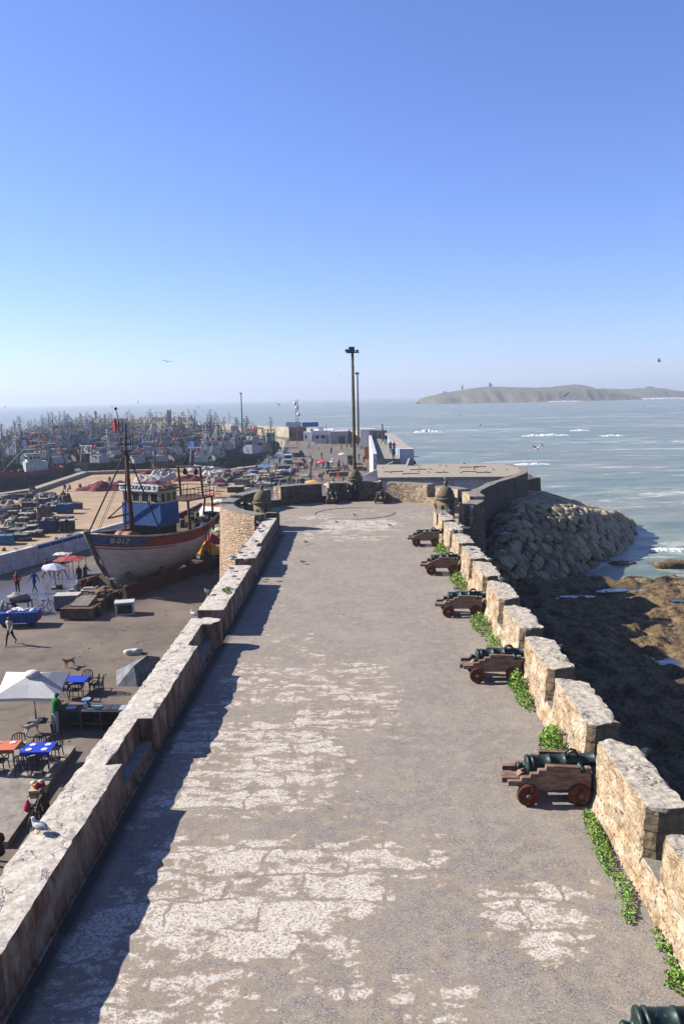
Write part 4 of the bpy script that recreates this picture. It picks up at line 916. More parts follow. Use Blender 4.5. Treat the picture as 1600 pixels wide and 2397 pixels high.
# ---- the big boat on the slipway
HBP = Vector((-16.49, 60.94, QZ+.12)); HBA = atan2(-.885, -.465)
hero = thing('fishing_boat', 'large wooden fishing boat hauled out on the slip, white hull with red top strakes', 'fishing boat', HBP, HBA)
HU = Hull(14.6, 5.2, 4.75, 3.8, 5.0, 2.45, .52, 1.9, (2.7, .5), .8)
def plank(nm, a, b2, d, ws=9):
    m = N(nm); z = m.n('SeparateXYZ'); m.put(z.inputs[0], m.co()); n1 = m.noise(2.2, 6, .7, m.co((.35, 1, 2))); n2 = m.noise(9, 4, .7, m.co((.3, 1, 1.5)))
    fr = m.math('FRACT', m.math('ADD', m.math('MULTIPLY', z.outputs[2], 4.2), m.math('MULTIPLY', n1, .25)))
    c = m.mix(m.ramp(n1, (.4, 0.0), (.66, 1.0)), a, b2); c = m.mix(m.ramp(n2, (.58, 0.0), (.7, .6)), c, d)
    c = m.mix(m.ramp(fr, (0.0, .55), (.07, 0.0)), c, d); return m.out(c, .8, m.math('ADD', n1, m.ramp(fr, (0.0, 0.0), (.08, 1.0))), .4, .02)
MT_HW = plank('white_planks', '#e6e0de', '#c9beb8', '#7d6152'); MT_HR = plank('red_planks', '#93403a', '#a85a50', '#57302b'); MT_HB = plank('blue_planks', '#2f5288', '#5d7499', '#2a3448')
MT_HK = plank('old_timber', '#5b4c3c', '#7e6c56', '#2d251d'); MT_BLUE = plank('blue_boards', '#1f5a9c', '#1a4a80', '#5b3a28'); MT_CREAM = paint('#d3c6ac', '#a8957a', 5)
def hm(t, u, sd):
    if u > .965: return 3
    if u > .79: return 2 if (t > .74+.05*(1-u) and u > .82) else 1
    if .735 < u < .765 and t > .55: return 1
    return 0
HU.shell(40, 46, hm).build('hull', [MT_HW, MT_HR, MT_HB, MT_HK], hero)
HU.deck(.83, 30).build('deck', MT_HK, hero); HU.rail(.075).build('gunwale', MT_CREAM, hero)
b = MB(); b.pipe([(HU.L/2-HU.rake-.05, 0, -.1), (HU.L/2-HU.rake*.42+.12, 0, 2.4), (HU.L/2+.1, 0, 4.95)], .17, 6); b.build('stem_post', MT_HK, hero)
b = MB(); b.box((-.8, 0, -.3), (11.2, .3, .38)); b.build('keel', MT_HK, hero)
def onhull(t, u, off, rx=0):
    p = Vector(HU.pt(t, u, 1)); a = (Vector(HU.pt(t+.02, u, 1))-Vector(HU.pt(t-.02, u, 1))).normalized(); v = (Vector(HU.pt(t, u+.02, 1))-Vector(HU.pt(t, u-.02, 1))).normalized()
    X_ = -a; Nn = X_.cross(v).normalized(); V = Nn.cross(X_); p += Nn*off; return Matrix(((X_.x, V.x, Nn.x, p.x), (X_.y, V.y, Nn.y, p.y), (X_.z, V.z, Nn.z, p.z), (0, 0, 0, 1)))
LET = paint('#e3ddd0', '#c0b8a8', 8)
text('8-017', .62, LET, hero, onhull(.9, .905, .07), .02)
# deckhouse
DZ = 3.12; HZ = DZ+1.45; PZ2 = DZ+1.3
OX = 3.6
dh = MB(); dh.box((-3.0+OX, 0, HZ-.1), (2.1, 4.0, 1.75)); d1 = dh.build('deckhouse', MT_BLUE, hero)
b = MB(); b.box((-3.0+OX, 0, HZ+1.65), (2.0, 3.86, 1.02)); wh = b.build('wheelhouse', MT_CREAM, hero)
for k in range(4):
    y = -1.44+k*.96; b = MB(); x = -1.98+OX
    b.box((x, y-.38, HZ+1.72), (.06, .07, .8)); b.box((x, y+.38, HZ+1.72), (.06, .07, .8)); b.box((x, y, HZ+1.72), (.055, .76, .07)); b.box((x, y, HZ+2.45), (.055, .76, .07)); wf = b.build('window', MT_CREAM, hero)
    b = MB(); b.box((x-.01, y, HZ+1.75), (.03, .76, .72)); b.build('pane', MT_GLASS, wf)
for k in range(3):
    x = -2.36-k*.62+OX; b = MB(); y = 1.95
    b.box((x-.24, y, HZ+1.72), (.07, .06, .8)); b.box((x+.24, y, HZ+1.72), (.07, .06, .8)); b.box((x, y, HZ+1.72), (.44, .055, .07)); b.box((x, y, HZ+2.45), (.44, .055, .07)); wf = b.build('window', MT_CREAM, hero)
    b = MB(); b.box((x, y-.01, HZ+1.75), (.44, .03, .72)); b.build('pane', MT_GLASS, wf)
b = MB(); b.box((-3.0+OX, 0, HZ+2.67), (2.3, 4.3, .1)); b.box((-3+OX, 0, HZ+2.77), (2.2, 4.1, .06)); b.build('roof', MT_HK, hero)
b = MB(); b.box((-1.82+OX, 0, HZ+2.62), (.06, 4.1, .56)); sb = b.build('sign_board', paint('#ffffff', '#e6e2da', 4), hero)
Mx = lambda X_, Y_, Z_, p: Matrix(((X_[0], Y_[0], Z_[0], p[0]), (X_[1], Y_[1], Z_[1], p[1]), (X_[2], Y_[2], Z_[2], p[2]), (0, 0, 0, 1)))
text('DE MOUGADOR ☆☆', .43, flat('#0c0e12'), sb, Mx((0, 1, 0), (0, 0, 1), (1, 0, 0), (-1.785+OX, .22, HZ+2.9)))
R = random.Random(2); b = MB()
for k in range(16): b.box((-3.1+OX+R.uniform(-.9, .7), R.uniform(-1.8, 1.8), HZ+2.83), (R.uniform(.3, .9), R.uniform(.1, .3), R.uniform(.05, .16)), R.uniform(-.6, .6))
b.build('roof_clutter', MT_HK, hero)
b = MB(); b.box((.35, 0, DZ-.1), (1.8, 3.2, 1.5)); b.build('engine_casing', flat('#2a2624'), hero)
# platform, railing, gantry abaft
b = MB(); b.box((-3.90, 0, PZ2+1.5), (3.6, 3.0, .12))
for sx, sy in ((-2.40, 1.35), (-5.50, 1.35), (-2.40, -1.35), (-5.50, -1.35)): b.tube((sx, sy, DZ-.1), (sx, sy, PZ2+1.5), .09, n=6)
b.tube((-3.60, 1.9, PZ2+.3), (-4.50, 1.4, PZ2+1.5), .08, n=6); b.tube((-4.80, 1.9, PZ2+.6), (-5.50, 1.3, PZ2+1.5), .08, n=6)
b.build('platform', MT_RUST, hero)
b = MB()
for sy in (1.45, -1.45):
    for h_ in (.45, .9): b.tube((-2.10, sy, PZ2+1.6+h_), (-5.65, sy, PZ2+1.6+h_), .035, n=5)
    for k in range(8): b.tube((-2.10-k*.507, sy, PZ2+1.6), (-2.10-k*.507, sy, PZ2+2.5), .032, n=5)
for h_ in (.45, .9): b.tube((-5.65, -1.45, PZ2+1.6+h_), (-5.65, 1.45, PZ2+1.6+h_), .035, n=5)
b.build('railing', MT_RUST, hero)
b = MB()
for sy in (-1.2, 1.2): b.tube((-4.50, sy, PZ2+1.6), (-4.30, sy, PZ2+4.2), .1, n=6)
b.tube((-4.30, -1.35, PZ2+4.15), (-4.30, 1.35, PZ2+4.15), .09, n=6); b.build('gantry', MT_RUST, hero)
b = MB(); b.s = True
for sy in (-.5, .7): b.ball((-4.30, sy, PZ2+3.75), (.2, .2, .3), 8, 6)
b.build('net_block', MT_DARK, hero)
# mast
mx = 2.7; b = MB(); b.s = True; b.pipe([(mx, 0, DZ-.2), (mx+.1, 0, DZ+4.5), (mx+.2, 0, DZ+8.4)], [.2, .15, .1], 10); mast = b.build('mast', MT_RUST, hero)
b = MB(); top = (mx+.15, 0, DZ+7.3)
b.pipe([top, (HU.L/2-.3, -.1, 4.75)], .065, 6); b.pipe([top, (mx-1.2, 2.05, DZ+.35)], .06, 6); b.pipe([top, (mx-1.2, -2.05, DZ+.35)], .06, 6)
b.tube((mx+.05, 0, DZ+2.45), (HU.L/2-2.2, -.05, DZ+2.4), .06, n=6); b.tube((mx+.05, 0, DZ+3.6), (HU.L/2-2.3, -.05, DZ+2.45), .055, n=6); b.tube((mx+.1, 0, DZ+4.7), (mx+1.4, 0, DZ+4.75), .05, n=6)
b.build('mast_stay', flat('#2c2a2b'), mast)
b = MB()
for s_ in (-.18, .0): b.tube((mx+1.2, s_, DZ+4.7), (HU.L/2-1.1, s_-.25, 4.2), .02, n=4)
for s_ in (1, -1): b.tube((mx, 0, DZ+7.3), (-1.2, s_*1.4, HZ+2.8), .015, n=4)
b.build('rope', flat('#57504a'), mast)
nz_ = DZ+7.3; b = MB(); b.lathe([(.0, nz_-.05), (.5, nz_-.05), (.5, nz_+.06), (.0, nz_+.06)], 12, (mx+.15, 0, 0))
for k in range(8): a = k*pi/4; b.tube((mx+.15+.47*cos(a), .47*sin(a), nz_), (mx+.15+.56*cos(a), .56*sin(a), nz_+1.0), .035, n=5)
for h_ in (.5, 1.0):
    b.pipe([(mx+.15+(.47+.09*h_)*cos(k*pi/6), (.47+.09*h_)*sin(k*pi/6), nz_+h_) for k in range(13)], .03, 5)
b.build('crow_nest', flat('#2a2727'), mast)
b = MB(); b.tube((mx+.15, .1, nz_+1), (mx+.15, .1, nz_+2.1), .07, n=6); b.box((mx+.15, -.25, nz_+1.4), (.07, .07, 1.0)); b.box((mx+.15, -.6, nz_+1.4), (.07, .07, 1.0)); b.box((mx+.15, -.42, nz_+2.35), (.07, .42, .06)); b.box((mx+.15, -.42, nz_+1.4), (.07, .42, .06)); b.tube((mx+.15, -.6, nz_+2.4), (mx+.15, -.8, nz_+3.1), .03, n=5); b.ball((mx+.15, -.82, nz_+3.2), .12, 8, 6); b.build('light_frame', flat('#222325'), mast)
b = MB(); b.s = True; b.grid(8, 8, lambda u, v: (mx+.2+.1*sin(u*5), -.75-.55*u*(1-.3*v), nz_+2.5-1.0*v-.5*u*(1-v))); b.build('flag', flat('#c8202c'), mast)
b = MB(); b.s = True; b.X = Matrix.Translation((3.8, .4, DZ+.75)); b.lathe([(.0, -.8), (.5, -.8), (.52, -.3), (.5, -.28), (.5, .28), (.52, .3), (.5, .8), (0, .8)], 18, (0, 0, 0), (0, 1, 0)); b.build('winch_drum', paint('#8a5a42', '#a3745a', 4), hero)
b = MB(); b.box((-6.4, 0, DZ+.2), (1.2, 1.6, .6)); b.box((-6.4, 0, DZ+.8), (1.4, 1.8, .1)); b.build('hatch', MT_HK, hero)
R = random.Random(5); b = MB()
for k in range(30):
    x = R.uniform(2.2, 6.0); y = R.uniform(-1, 1)*(1.6 if x < 4 else .8); b.box((x, y, HU.sheer((x+7.3)/14.6)*.83), (R.uniform(.2, 1.3), R.uniform(.08, .4), R.uniform(.08, .5)), R.uniform(0, 3))
for k in range(14): x = R.uniform(-6.6, -3.0); b.box((x, R.uniform(-1.5, 1.5), HU.sheer((x+7.3)/14.6)*.83), (R.uniform(.3, .9), R.uniform(.2, .6), R.uniform(.2, .9)), R.uniform(0, 3))
b.build('deck_gear', paint('#4a4038', '#7d6d5a', 3), hero)
b = MB(); b.box((-4.0, 1.5, DZ-.0), (.6, .6, .75)); b.build('blue_tub', flat('#2c62b0'), hero)
b = MB()
for s_ in (-.2, .2): b.tube((-3.1+s_, 2.55, 3.9), (-2.2+s_, 3.5, -.3), .045, n=5)
for k in range(11): f = k/10.5; b.tube((-3.3+.9*f, 2.55+.95*f, 3.6-3.9*f), (-2.9+.9*f, 2.55+.95*f, 3.6-3.9*f), .025, n=4)
b.build('ladder', flat('#26221f'), hero)
b = MB(); b.s = True; b.pipe([(-7.25, -.2, 5.1), (-7.6, .5, 5.2), (-7.55, 1.2, 5.0), (-7.3, 1.6, 4.5), (-6.9, 1.95, 4.2)], [.16, .24, .26, .22, .1], 8); b.build('white_fender', flat('#d9d6d2'), hero)
# slip cradle
cr_ = thing('slip_cradle', 'rusty slipway cradle of heavy beams under the hauled out boat', 'cradle', (HBP.x, HBP.y, QZ), HBA)
for s_ in (1, -1):
    b = MB(); b.box((-.5, s_*2.3, 0), (13.5, .32, .95)); b.build('side_beam', MT_RUST, cr_)
    for k in range(4):
        b = MB(); x = -4.6+k*3.0; u = .3; y = HU.pt((x+7.3)/14.6, u, s_)[1]; b.add([(x-.15, s_*2.25, .8), (x+.15, s_*2.25, .8), (x+.15, y, 1.5), (x-.15, y, 1.5), (x-.15, s_*2.25, 0), (x+.15, s_*2.25, 0), (x+.15, y*.8, 0), (x-.15, y*.8, 0)], [(0, 1, 2, 3), (4, 7, 6, 5), (0, 4, 5, 1), (3, 2, 6, 7), (0, 3, 7, 4), (1, 5, 6, 2)]); b.build('bilge_block', MT_HK, cr_)
for k in range(6): b = MB(); b.box((-5.5+k*2.2, 0, 0), (.35, 4.4, .3)); b.build('cross_beam', MT_HK, cr_)
# long trolley in front of the bow
ta = atan2(7.6, 4.6); tl = thing('boat_trolley', 'long rusty steel trolley with pale sheet and timbers in front of the bow', 'trolley', (-18.75, 51.9, QZ), pi/2-.05)
for s_ in (1, -1): b = MB(); b.box((-.2, s_*.95, .3), (5.2, .22, .45)); b.build('side_beam', MT_RUST, tl)
b = MB(); b.box((-2.9, 0, .1), (.3, 2.2, .7)); b.box((-2.65, .0, .2), (.3, 1.9, .5)); b.build('end_beam', paint('#5d4236', '#7a5a48', 3), tl)
b = MB(); b.box((-.2, 0, .62), (5.0, 1.7, .1)); b.build('bed', MT_HK, tl)
b = MB(); b.hexa([(-2.3, -.5, .72), (-.7, -.55, .72), (-.7, .8, .72), (-2.3, .7, .72), (-2.3, -.5, .8), (-.7, -.55, 1.15), (-.7, .8, 1.05), (-2.3, .7, .8)]); b.build('pale_sheet', paint('#857a6f', '#6c6258', 2), tl)
b = MB(); b.box((.4, -.2, .72), (.7, .7, .45)); b.build('wooden_box', paint('#9a7a54', '#7d6040', 4), tl)
b = MB(); R = random.Random(9)
for k in range(7): b.box((.9+R.uniform(-.5, .5), R.uniform(-.7, .7), .72+.06*k), (R.uniform(1.2, 2.8), .2, .12), R.uniform(-.15, .15))
b.build('timber', MT_HK, tl)
for x in (-2.0, 0, 1.8):
    for s_ in (1, -1):
        b = MB(); b.X = Matrix.Translation((x, s_*1.2, .36)); b.lathe([(.0, -.1), (.3, -.1), (.36, -.06), (.36, .06), (.3, .1), (0, .1)], 16, (0, 0, 0), (0, 1, 0)); w_ = b.build('wheel', MT_DARK, tl)
        b = MB(); b.X = Matrix.Translation((x, s_*1.31, .36)); b.lathe([(0, -.02), (.13, -.02), (.13, .03), (0, .03)], 10, (0, 0, 0), (0, 1, 0)); b.build('hub', MT_RUST, w_)
# ================================================================== THE FISHING FLEET
FG = 'trawlers packed in the harbour'
HC = {'black': paint('#24262c', '#33363e', 2), 'navy': paint('#26365c', '#354568', 2), 'white': paint('#cfd2d4', '#a9a9a8', 2), 'blue': paint('#2e5fa5', '#4a74ad', 2), 'green': paint('#2f5a52', '#3f6a60', 2), 'grey': paint('#7b8084', '#5f6367', 2), 'teal': paint('#7fa6a8', '#93b2b4', 2), 'brown': paint('#57463c', '#6b5a4c', 2), 'red': paint('#8d3a36', '#7a4440', 2)}
BUOY = [flat('#e06a3a'), flat('#d8493f'), flat('#e0a03c'), flat('#e2736a')]
def trawler(var):
    R = random.Random(var+20)
    t = thing('trawler', 'x', 'trawler', (0, 0, 0), 0, FG)
    L = (15, 17, 13.5)[var]; h = Hull(L, 4.9, 5.0, 3.5, 4.0, 1.6, .8, .5, (2.5, .6))
    h.shell(14, 8, lambda t_, u, sd: 2 if u > .95 else (1 if u > .78 and var == 1 else 0)).build('hull', [HC['black'], HC['navy'], HC['white']], t)
    h.deck(.8, 12).build('deck', MT_HK, t)
    wx = (-2.4, -3.4, -1.6)[var]; z0 = 2.9; ww = 2.6; wl_ = (3.4, 4.2, 3.0)[var]
    b = MB(); b.box((wx, 0, z0), (wl_, ww, 2.3)); b.box((wx+.4, 0, z0+2.28), (wl_*.62, ww*.86, 1.5)); w_ = b.build('wheelhouse', HC['white'], t)
    b = MB(); b.box((wx+.4, 0, z0+3.78), (wl_*.75, ww*1.05, .14)); b.build('roof', HC['grey'], t)
    f = wx+.4+wl_*.31
    for k in range(4): b = MB(); b.box((f+.01, -.86+k*.57, z0+2.85), (.06, .42, .55)); b.build('window', MT_GLASS, w_)
    for s_ in (1, -1):
        for k in range(3): b = MB(); b.box((wx+.95-k*.7, s_*ww*.43, z0+2.85), (.45, .06, .55)); b.build('window', MT_GLASS, w_)
    mx = (1.8, 2.6, 1.6)[var]; mh = (8.6, 9.6, 7.8)[var]
    b = MB(); b.s = True; b.tube((mx, 0, z0), (mx-.1, 0, z0+mh), .13, .07, 6)
    b.tube((mx, 0, z0+mh*.72), (L/2-1.2, .6, 4.4), .055, n=5); b.tube((mx, 0, z0+mh*.72), (mx-1.2, 2.2, 3.5), .055, n=5); b.tube((mx, 0, z0+mh*.72), (mx-1.2, -2.2, 3.5), .055, n=5); b.tube((mx, 0, z0+mh*.72), (L/2-1.2, -.6, 4.4), .055, n=5)
    b.tube((mx-.1, -.9, z0+mh*.8), (mx-.1, .9, z0+mh*.8), .05, n=4); b.box((mx-.1, 0, z0+mh*.72), (.9, .9, .1)); b.tube((mx-.1, -.5, z0+mh*.92), (mx-.1, .5, z0+mh*.92), .04, n=4); b.tube((mx, .5, z0+mh*.8), (mx, .5, z0+mh*1.02), .03, n=4); b.box((mx-.1, -.3, z0+mh*.97), (.25, .4, .2)); b.build('mast', HC['grey'], t)
    b = MB(); b.tube((mx, .3, z0+1), (mx-4.6, 1.1, z0+mh*.58), .11, .07, 6); b.tube((mx, -.3, z0+.8), (mx+3.4, -1.3, z0+mh*.52), .1, .07, 6); b.build('boom', HC['grey'], t)
    gx = -L/2+1.2; b = MB()
    for s_ in (1, -1): b.tube((gx, s_*1.7, 3.2), (gx+.3, s_*1.2, z0+4.6), .11, n=6); b.tube((gx+1.5, s_*1.6, 3.2), (gx+.3, s_*1.2, z0+4.6), .07, n=5)
    b.tube((gx+.3, -1.6, z0+4.6), (gx+.3, 1.6, z0+4.6), .11, n=6); b.tube((gx+.2, -1.35, z0+3), (gx+.2, 1.35, z0+3), .06, n=5); b.build('gantry', HC['grey'], t)
    b = MB()
    for a_, e_ in (((mx-.1, 0, z0+mh*.95), (gx+.3, 0, z0+4.6)), ((mx-.1, 0, z0+mh*.95), (L/2-.2, 0, 5.0)), ((mx-.1, 0, z0+mh*.9), (-1, 2.2, 3.5)), ((mx-.1, 0, z0+mh*.9), (-1, -2.2, 3.5)), ((mx-4.6, 1.1, z0+mh*.58), (mx-.1, 0, z0+mh*.92)), ((mx+3.4, -1.3, z0+mh*.52), (mx-.1, 0, z0+mh*.92))): b.tube(a_, e_, .028, n=4)
    b.build('rigging', flat('#55524e'), t)
    b = MB(); b.s = True
    for k in range((9, 5, 7)[var]): b.m = R.randrange(4); b.ball((wx-1.1+R.uniform(-.8, .9), R.uniform(-1, 1), z0+2.55+R.uniform(0, .5) + (1.4 if k % 3 == 0 else 0)), .3, 7, 5)
    b.build('buoy_cluster', BUOY, t)
    b = MB(); b.s = True
    for k in range(16): b.ball((R.uniform(-L/2+1, -L/2+3.5) if k < 6 else R.uniform(2.5, 4.5), R.uniform(-1.5, 1.5), 3.2), (R.uniform(.4, 1.0), R.uniform(.4, .8), R.uniform(.3, .6)), 7, 5, .8, k)
    for k in range(4): b.box((R.uniform(-1, 3), R.uniform(-1.5, 1.5), 3.0), (R.uniform(.5, 1.2), R.uniform(.4, 1), R.uniform(.4, .9)))
    b.build('net_heap', paint('#3d3630', '#28241f', 2), t)
    b = MB(); b.s = True
    for k in range(4):
        for s_ in (1, -1): b.X = Matrix.Translation((-4+k*2.4, s_*(h.hb(.5)+.12), 2.4)); b.lathe([(.18, -.1), (.42, -.1), (.46, 0), (.42, .1), (.18, .1)], 10, (0, 0, 0), (0, 1, 0))
    b.X = None; b.build('tyre_fender', MT_DARK, t)
    return t
TR = [trawler(k) for k in range(3)]; used = [False]*3; TLAB = set(); PLACED = []
def put_trawler(x, y, rz, var, hull, house, mastc, label, scale=1):
    if not used[var]:
        used[var] = True; r = TR[var]; r.location = (x, y, SZ); r.rotation_euler = (0, 0, rz); r['label'] = label
    else: r = None
    PLACED.append((x, y, rz, var, hull, house, mastc, label, scale))
# front row read off the photograph : px, py of waterline centre, heading, type, colours, label
FR = [(45, 1140, 215, 1, 'navy', 'white', 'grey', 'trawler with white wheelhouse and heap of orange buoys, along the coping at the left'),
 (150, 1118, 100, 0, 'black', 'white', 'navy', 'dark trawler with blue boom lying behind the white bowed boat at the left'),
 (232, 1096, 250, 2, 'black', 'blue', 'navy', 'dark trawler with sky blue deckhouse and white bow at the coping'),
 (330, 1098, 180, 1, 'black', 'white', 'blue', 'black trawler with bright blue mast, moored side on behind the red nets'),
 (400, 1097, 255, 0, 'grey', 'white', 'grey', 'grey bowed trawler with tall pale tripod mast, bow over the coping'),
 (492, 1096, 262, 0, 'white', 'white', 'white', 'white bottomed trawler with black sheer and white tripod, bow towards the quay'),
 (575, 1094, 245, 1, 'black', 'white', 'grey', 'black trawler with white wheelhouse, bow at the corner of the coping'),
 (635, 1066, 280, 0, 'black', 'teal', 'green', 'black hulled trawler with pale green wheelhouse and green boom by the open quay'),
 (20, 1092, 160, 0, 'brown', 'white', 'brown', 'brown trawler with tall brown mast at the left edge of the fleet'),
 (95, 1085, 20, 2, 'black', 'blue', 'blue', 'dark trawler with bright blue deckhouse seen past the red channel beacon'),
 (170, 1074, 60, 1, 'black', 'white', 'green', 'dark trawler with green gantry among the outer boats at the left')]
def far_lab(hull, house, mastc): return '%s hulled trawler with %s wheelhouse and %s mast, packed in the rows of the fleet' % (hull, house, mastc)
pos = []
for px, py, hd, var, hull, house, mc, lb in FR:
    p = G(px, py, SZ+.3); pos.append((p.x, p.y)); put_trawler(p.x, p.y, radians(hd), var, hull, house, mc, lb)
R = random.Random(17); tries = 0
BASIN = [(-66, 150), (-54, 162), (-40, 162), (-28, 160), (-25, 185), (-26, 214), (-32, 264), (-42, 290), (-68, 330), (-98, 372), (-128, 400), (-150, 380), (-138, 300), (-116, 220), (-92, 160), (-75, 140)]
row = 0; yy = 168.0
while yy < 400:
    xx = -160+R.uniform(0, 5)
    while xx < -22:
        x, y = xx+R.uniform(-1.2, 1.2), yy+R.uniform(-2.5, 2.5)
        if sdist(BASIN, x, y) > 4 and all(hypot(x-a, (y-c_)*.55) > 5.6 for a, c_ in pos):
            pos.append((x, y)); hull = R.choice(['black', 'black', 'navy', 'grey', 'white', 'blue', 'green', 'brown']); house = R.choice(['white', 'white', 'white', 'teal', 'blue', 'grey']); mc = R.choice(['grey', 'white', 'blue', 'green', 'brown', 'navy', 'white']); hull = 'black' if y < 205 and hull in ('blue', 'navy', 'white') else hull
            hd = R.choice([250, 262, 75, 90, 100, 240, 270])+R.uniform(-10, 10); var = R.randrange(3)
            put_trawler(x, y, radians(hd), var, hull, house, mc, far_lab(hull, house, mc), R.uniform(.85, 1.1))
        xx += R.uniform(5.8, 8.0)
    yy += 15.5
print('trawlers', len(PLACED))
firsts = [False]*3
for x, y, rz, var, hull, house, mc, lb, s_ in PLACED:
    if not firsts[var]: firsts[var] = True; r = TR[var]; r.location = (x, y, SZ); r.rotation_euler = (R.uniform(-.03, .03), 0, rz)
    else:
        r = dup(TR[var], (x, y, SZ), rz, lb, FG, s_); r.rotation_euler = (R.uniform(-.04, .04), R.uniform(-.02, .02), rz)
    r['_c'] = (hull+','+house+','+mc); r['label'] = lb
for r in [o for o in col.objects if o.get('_c')]:
    hull, house, mc = r['_c'].split(','); del r['_c']
    for ch in r.children:
        n_ = ch.name.split('.')[0]
        if n_ == 'hull': paintslot(ch, 0, HC[hull]); paintslot(ch, 1, HC['navy' if hull != 'navy' else 'red'])
        elif n_ == 'wheelhouse': paintslot(ch, 0, HC[house])
        elif n_ in ('mast', 'boom'): paintslot(ch, 0, HC[mc])
        elif n_ == 'gantry': paintslot(ch, 0, HC[mc if R.random() < .6 else 'grey'])

# ================================================================== GEAR ON THE QUAY
WOODS = {'dark': paint('#3a3532', '#52493f', 3), 'blue': paint('#27406e', '#3a5688', 3), 'brown': paint('#5f4a3b', '#7a6450', 3), 'grey': paint('#73706c', '#8d8982', 3), 'teal': paint('#2f6b8f', '#3f7fa0', 3), 'pale': paint('#a89f92', '#c2bab0', 3), 'navy': paint('#2a2f5c', '#3c3f70', 3)}
def make_crate(lid=True):
    t = thing('fish_crate', 'x', 'crate', (0, 0, 0), 0, 'crates in the yard')
    b = MB(); b.box((0, 0, .06), (1, 1, .84)); 
    for x in (-.47, 0, .47):
        b.box((x, -.505, .05), (.08, .03, .86)); b.box((x, .505, .05), (.08, .03, .86))
    for y in (-.47, .47): b.box((-.505, y, .05), (.03, .08, .86)); b.box((.505, y, .05), (.03, .08, .86))
    b.box((-.4, 0, 0), (.12, 1, .07)); b.box((.4, 0, 0), (.12, 1, .07)); b.build('box', WOODS['dark'], t)
    if lid: b = MB(); b.box((.02, 0, .9), (1.07, 1.07, .07)); b.box((.02, 0, .97), (.07, 1.05, .04)); b.build('lid', WOODS['grey'], t)
    else:
        b = MB(); b.s = True
        for k in range(9): R_ = random.Random(k); b.ball((R_.uniform(-.32, .32), R_.uniform(-.32, .32), .9), (.24, .22, .15), 7, 5, .8, k)
        b.build('netting', paint('#7b746a', '#55504a', 6), t)
    return t
CP = [make_crate(True), make_crate(False)]; cu_ = [0, 0]
def crate(px, py, w, h, c1, c2, kind, lb, rz=None):
    p = G(px, py, QZ); k = p.y/F; W, Hh = w*k, h*k
    r = CP[kind] if not cu_[kind] else dup(CP[kind]); cu_[kind] = 1
    r.location = (p.x, p.y+W*.4, QZ); r.rotation_euler = (0, 0, R.uniform(-.35, .35) if rz is None else rz); r.scale = (W, W*R.uniform(.65, .95), Hh)
    r['label'] = lb; r['group'] = 'crates in the yard'
    for ch in r.children: paintslot(ch, 0, WOODS.get(c1) if ch.name.startswith('box') else (WOODS.get(c2) or paint('#7b746a', '#55504a', 6)))
    return r
K = 7.127
def ypx(x, y): return x/K, 1080+y/K
YC = [(1060, 880, 210, 175, 'blue', 'teal', 0, 'deep blue crate topped with bright blue cover at the front of the yard'), (1270, 805, 150, 110, 'blue', 'dark', 0, 'blue open tub crate at the right end of the yard crates'),
 (720, 930, 180, 190, 'brown', 'x', 1, 'tall brown crate beside the dark stacked tubs in the yard'), (890, 850, 150, 110, 'blue', 'pale', 0, 'low blue crate behind the brown crate with sacking on it'),
 (790, 1200, 260, 240, 'navy', 'x', 1, 'biggest navy crate heaped with pink netting nearest the low wall'), (1100, 1165, 230, 190, 'dark', 'pale', 0, 'dark slatted crate with white lid, right of the biggest navy crate'),
 (1070, 985, 210, 60, 'brown', 'brown', 0, 'low brown box behind the dark slatted crate'), (300, 1340, 260, 120, 'dark', 'grey', 0, 'long dark crate with tyre wheel near the low wall'), (550, 1160, 250, 90, 'dark', 'pale', 0, 'dark crate with slanting white board as lid'),
 (60, 1400, 240, 170, 'teal', 'teal', 0, 'teal handcart box with cover at the picture edge near the low wall'), (200, 950, 140, 130, 'brown', 'pale', 0, 'brown crate with pale lid at the left of the yard'), (440, 790, 150, 110, 'dark', 'grey', 0, 'dark grey crate under the sacks in the yard'),
 (440, 860, 160, 80, 'teal', 'dark', 0, 'dark teal crate below the grey one'), (400, 930, 230, 60, 'dark', 'pale', 0, 'low dark crate with pale lid in the yard middle'), (370, 1020, 190, 80, 'dark', 'pale', 1, 'flat dark crate with netting in the middle of the yard'),
 (560, 1110, 150, 110, 'dark', 'x', 1, 'round heaped dark crate left of the biggest navy crate'), (250, 1220, 250, 90, 'dark', 'grey', 0, 'wide flat dark box in front of the yard nets'), (480, 1260, 230, 80, 'dark', 'pale', 0, 'flat dark box lid cluttered beside the tyre'),
 (230, 640, 150, 90, 'dark', 'brown', 0, 'dark crate at the back left of the yard'), (370, 630, 110, 70, 'dark', 'pale', 1, 'dark crate with netting at the back of the yard'), (480, 620, 110, 80, 'dark', 'dark', 0, 'black crate at the back of the yard by the blue tub'), (570, 620, 80, 60, 'navy', 'blue', 0, 'small blue tub at the back of the yard'),
 (750, 580, 110, 60, 'brown', 'brown', 0, 'small brown crate beside the coping'), (60, 620, 120, 60, 'grey', 'pale', 0, 'grey crate with pale lid at the far left'), (30, 930, 110, 120, 'navy', 'blue', 0, 'navy crate cut by the left edge of the photo'), (90, 960, 100, 90, 'brown', 'brown', 1, 'brown crate full of netting near the left edge'),
 (60, 1200, 150, 90, 'blue', 'teal', 0, 'blue crate with bright cover at the left edge')]
for a_ in YC: crate(*ypx(a_[0], a_[1]), a_[2]/K, a_[3]/K, *a_[4:])
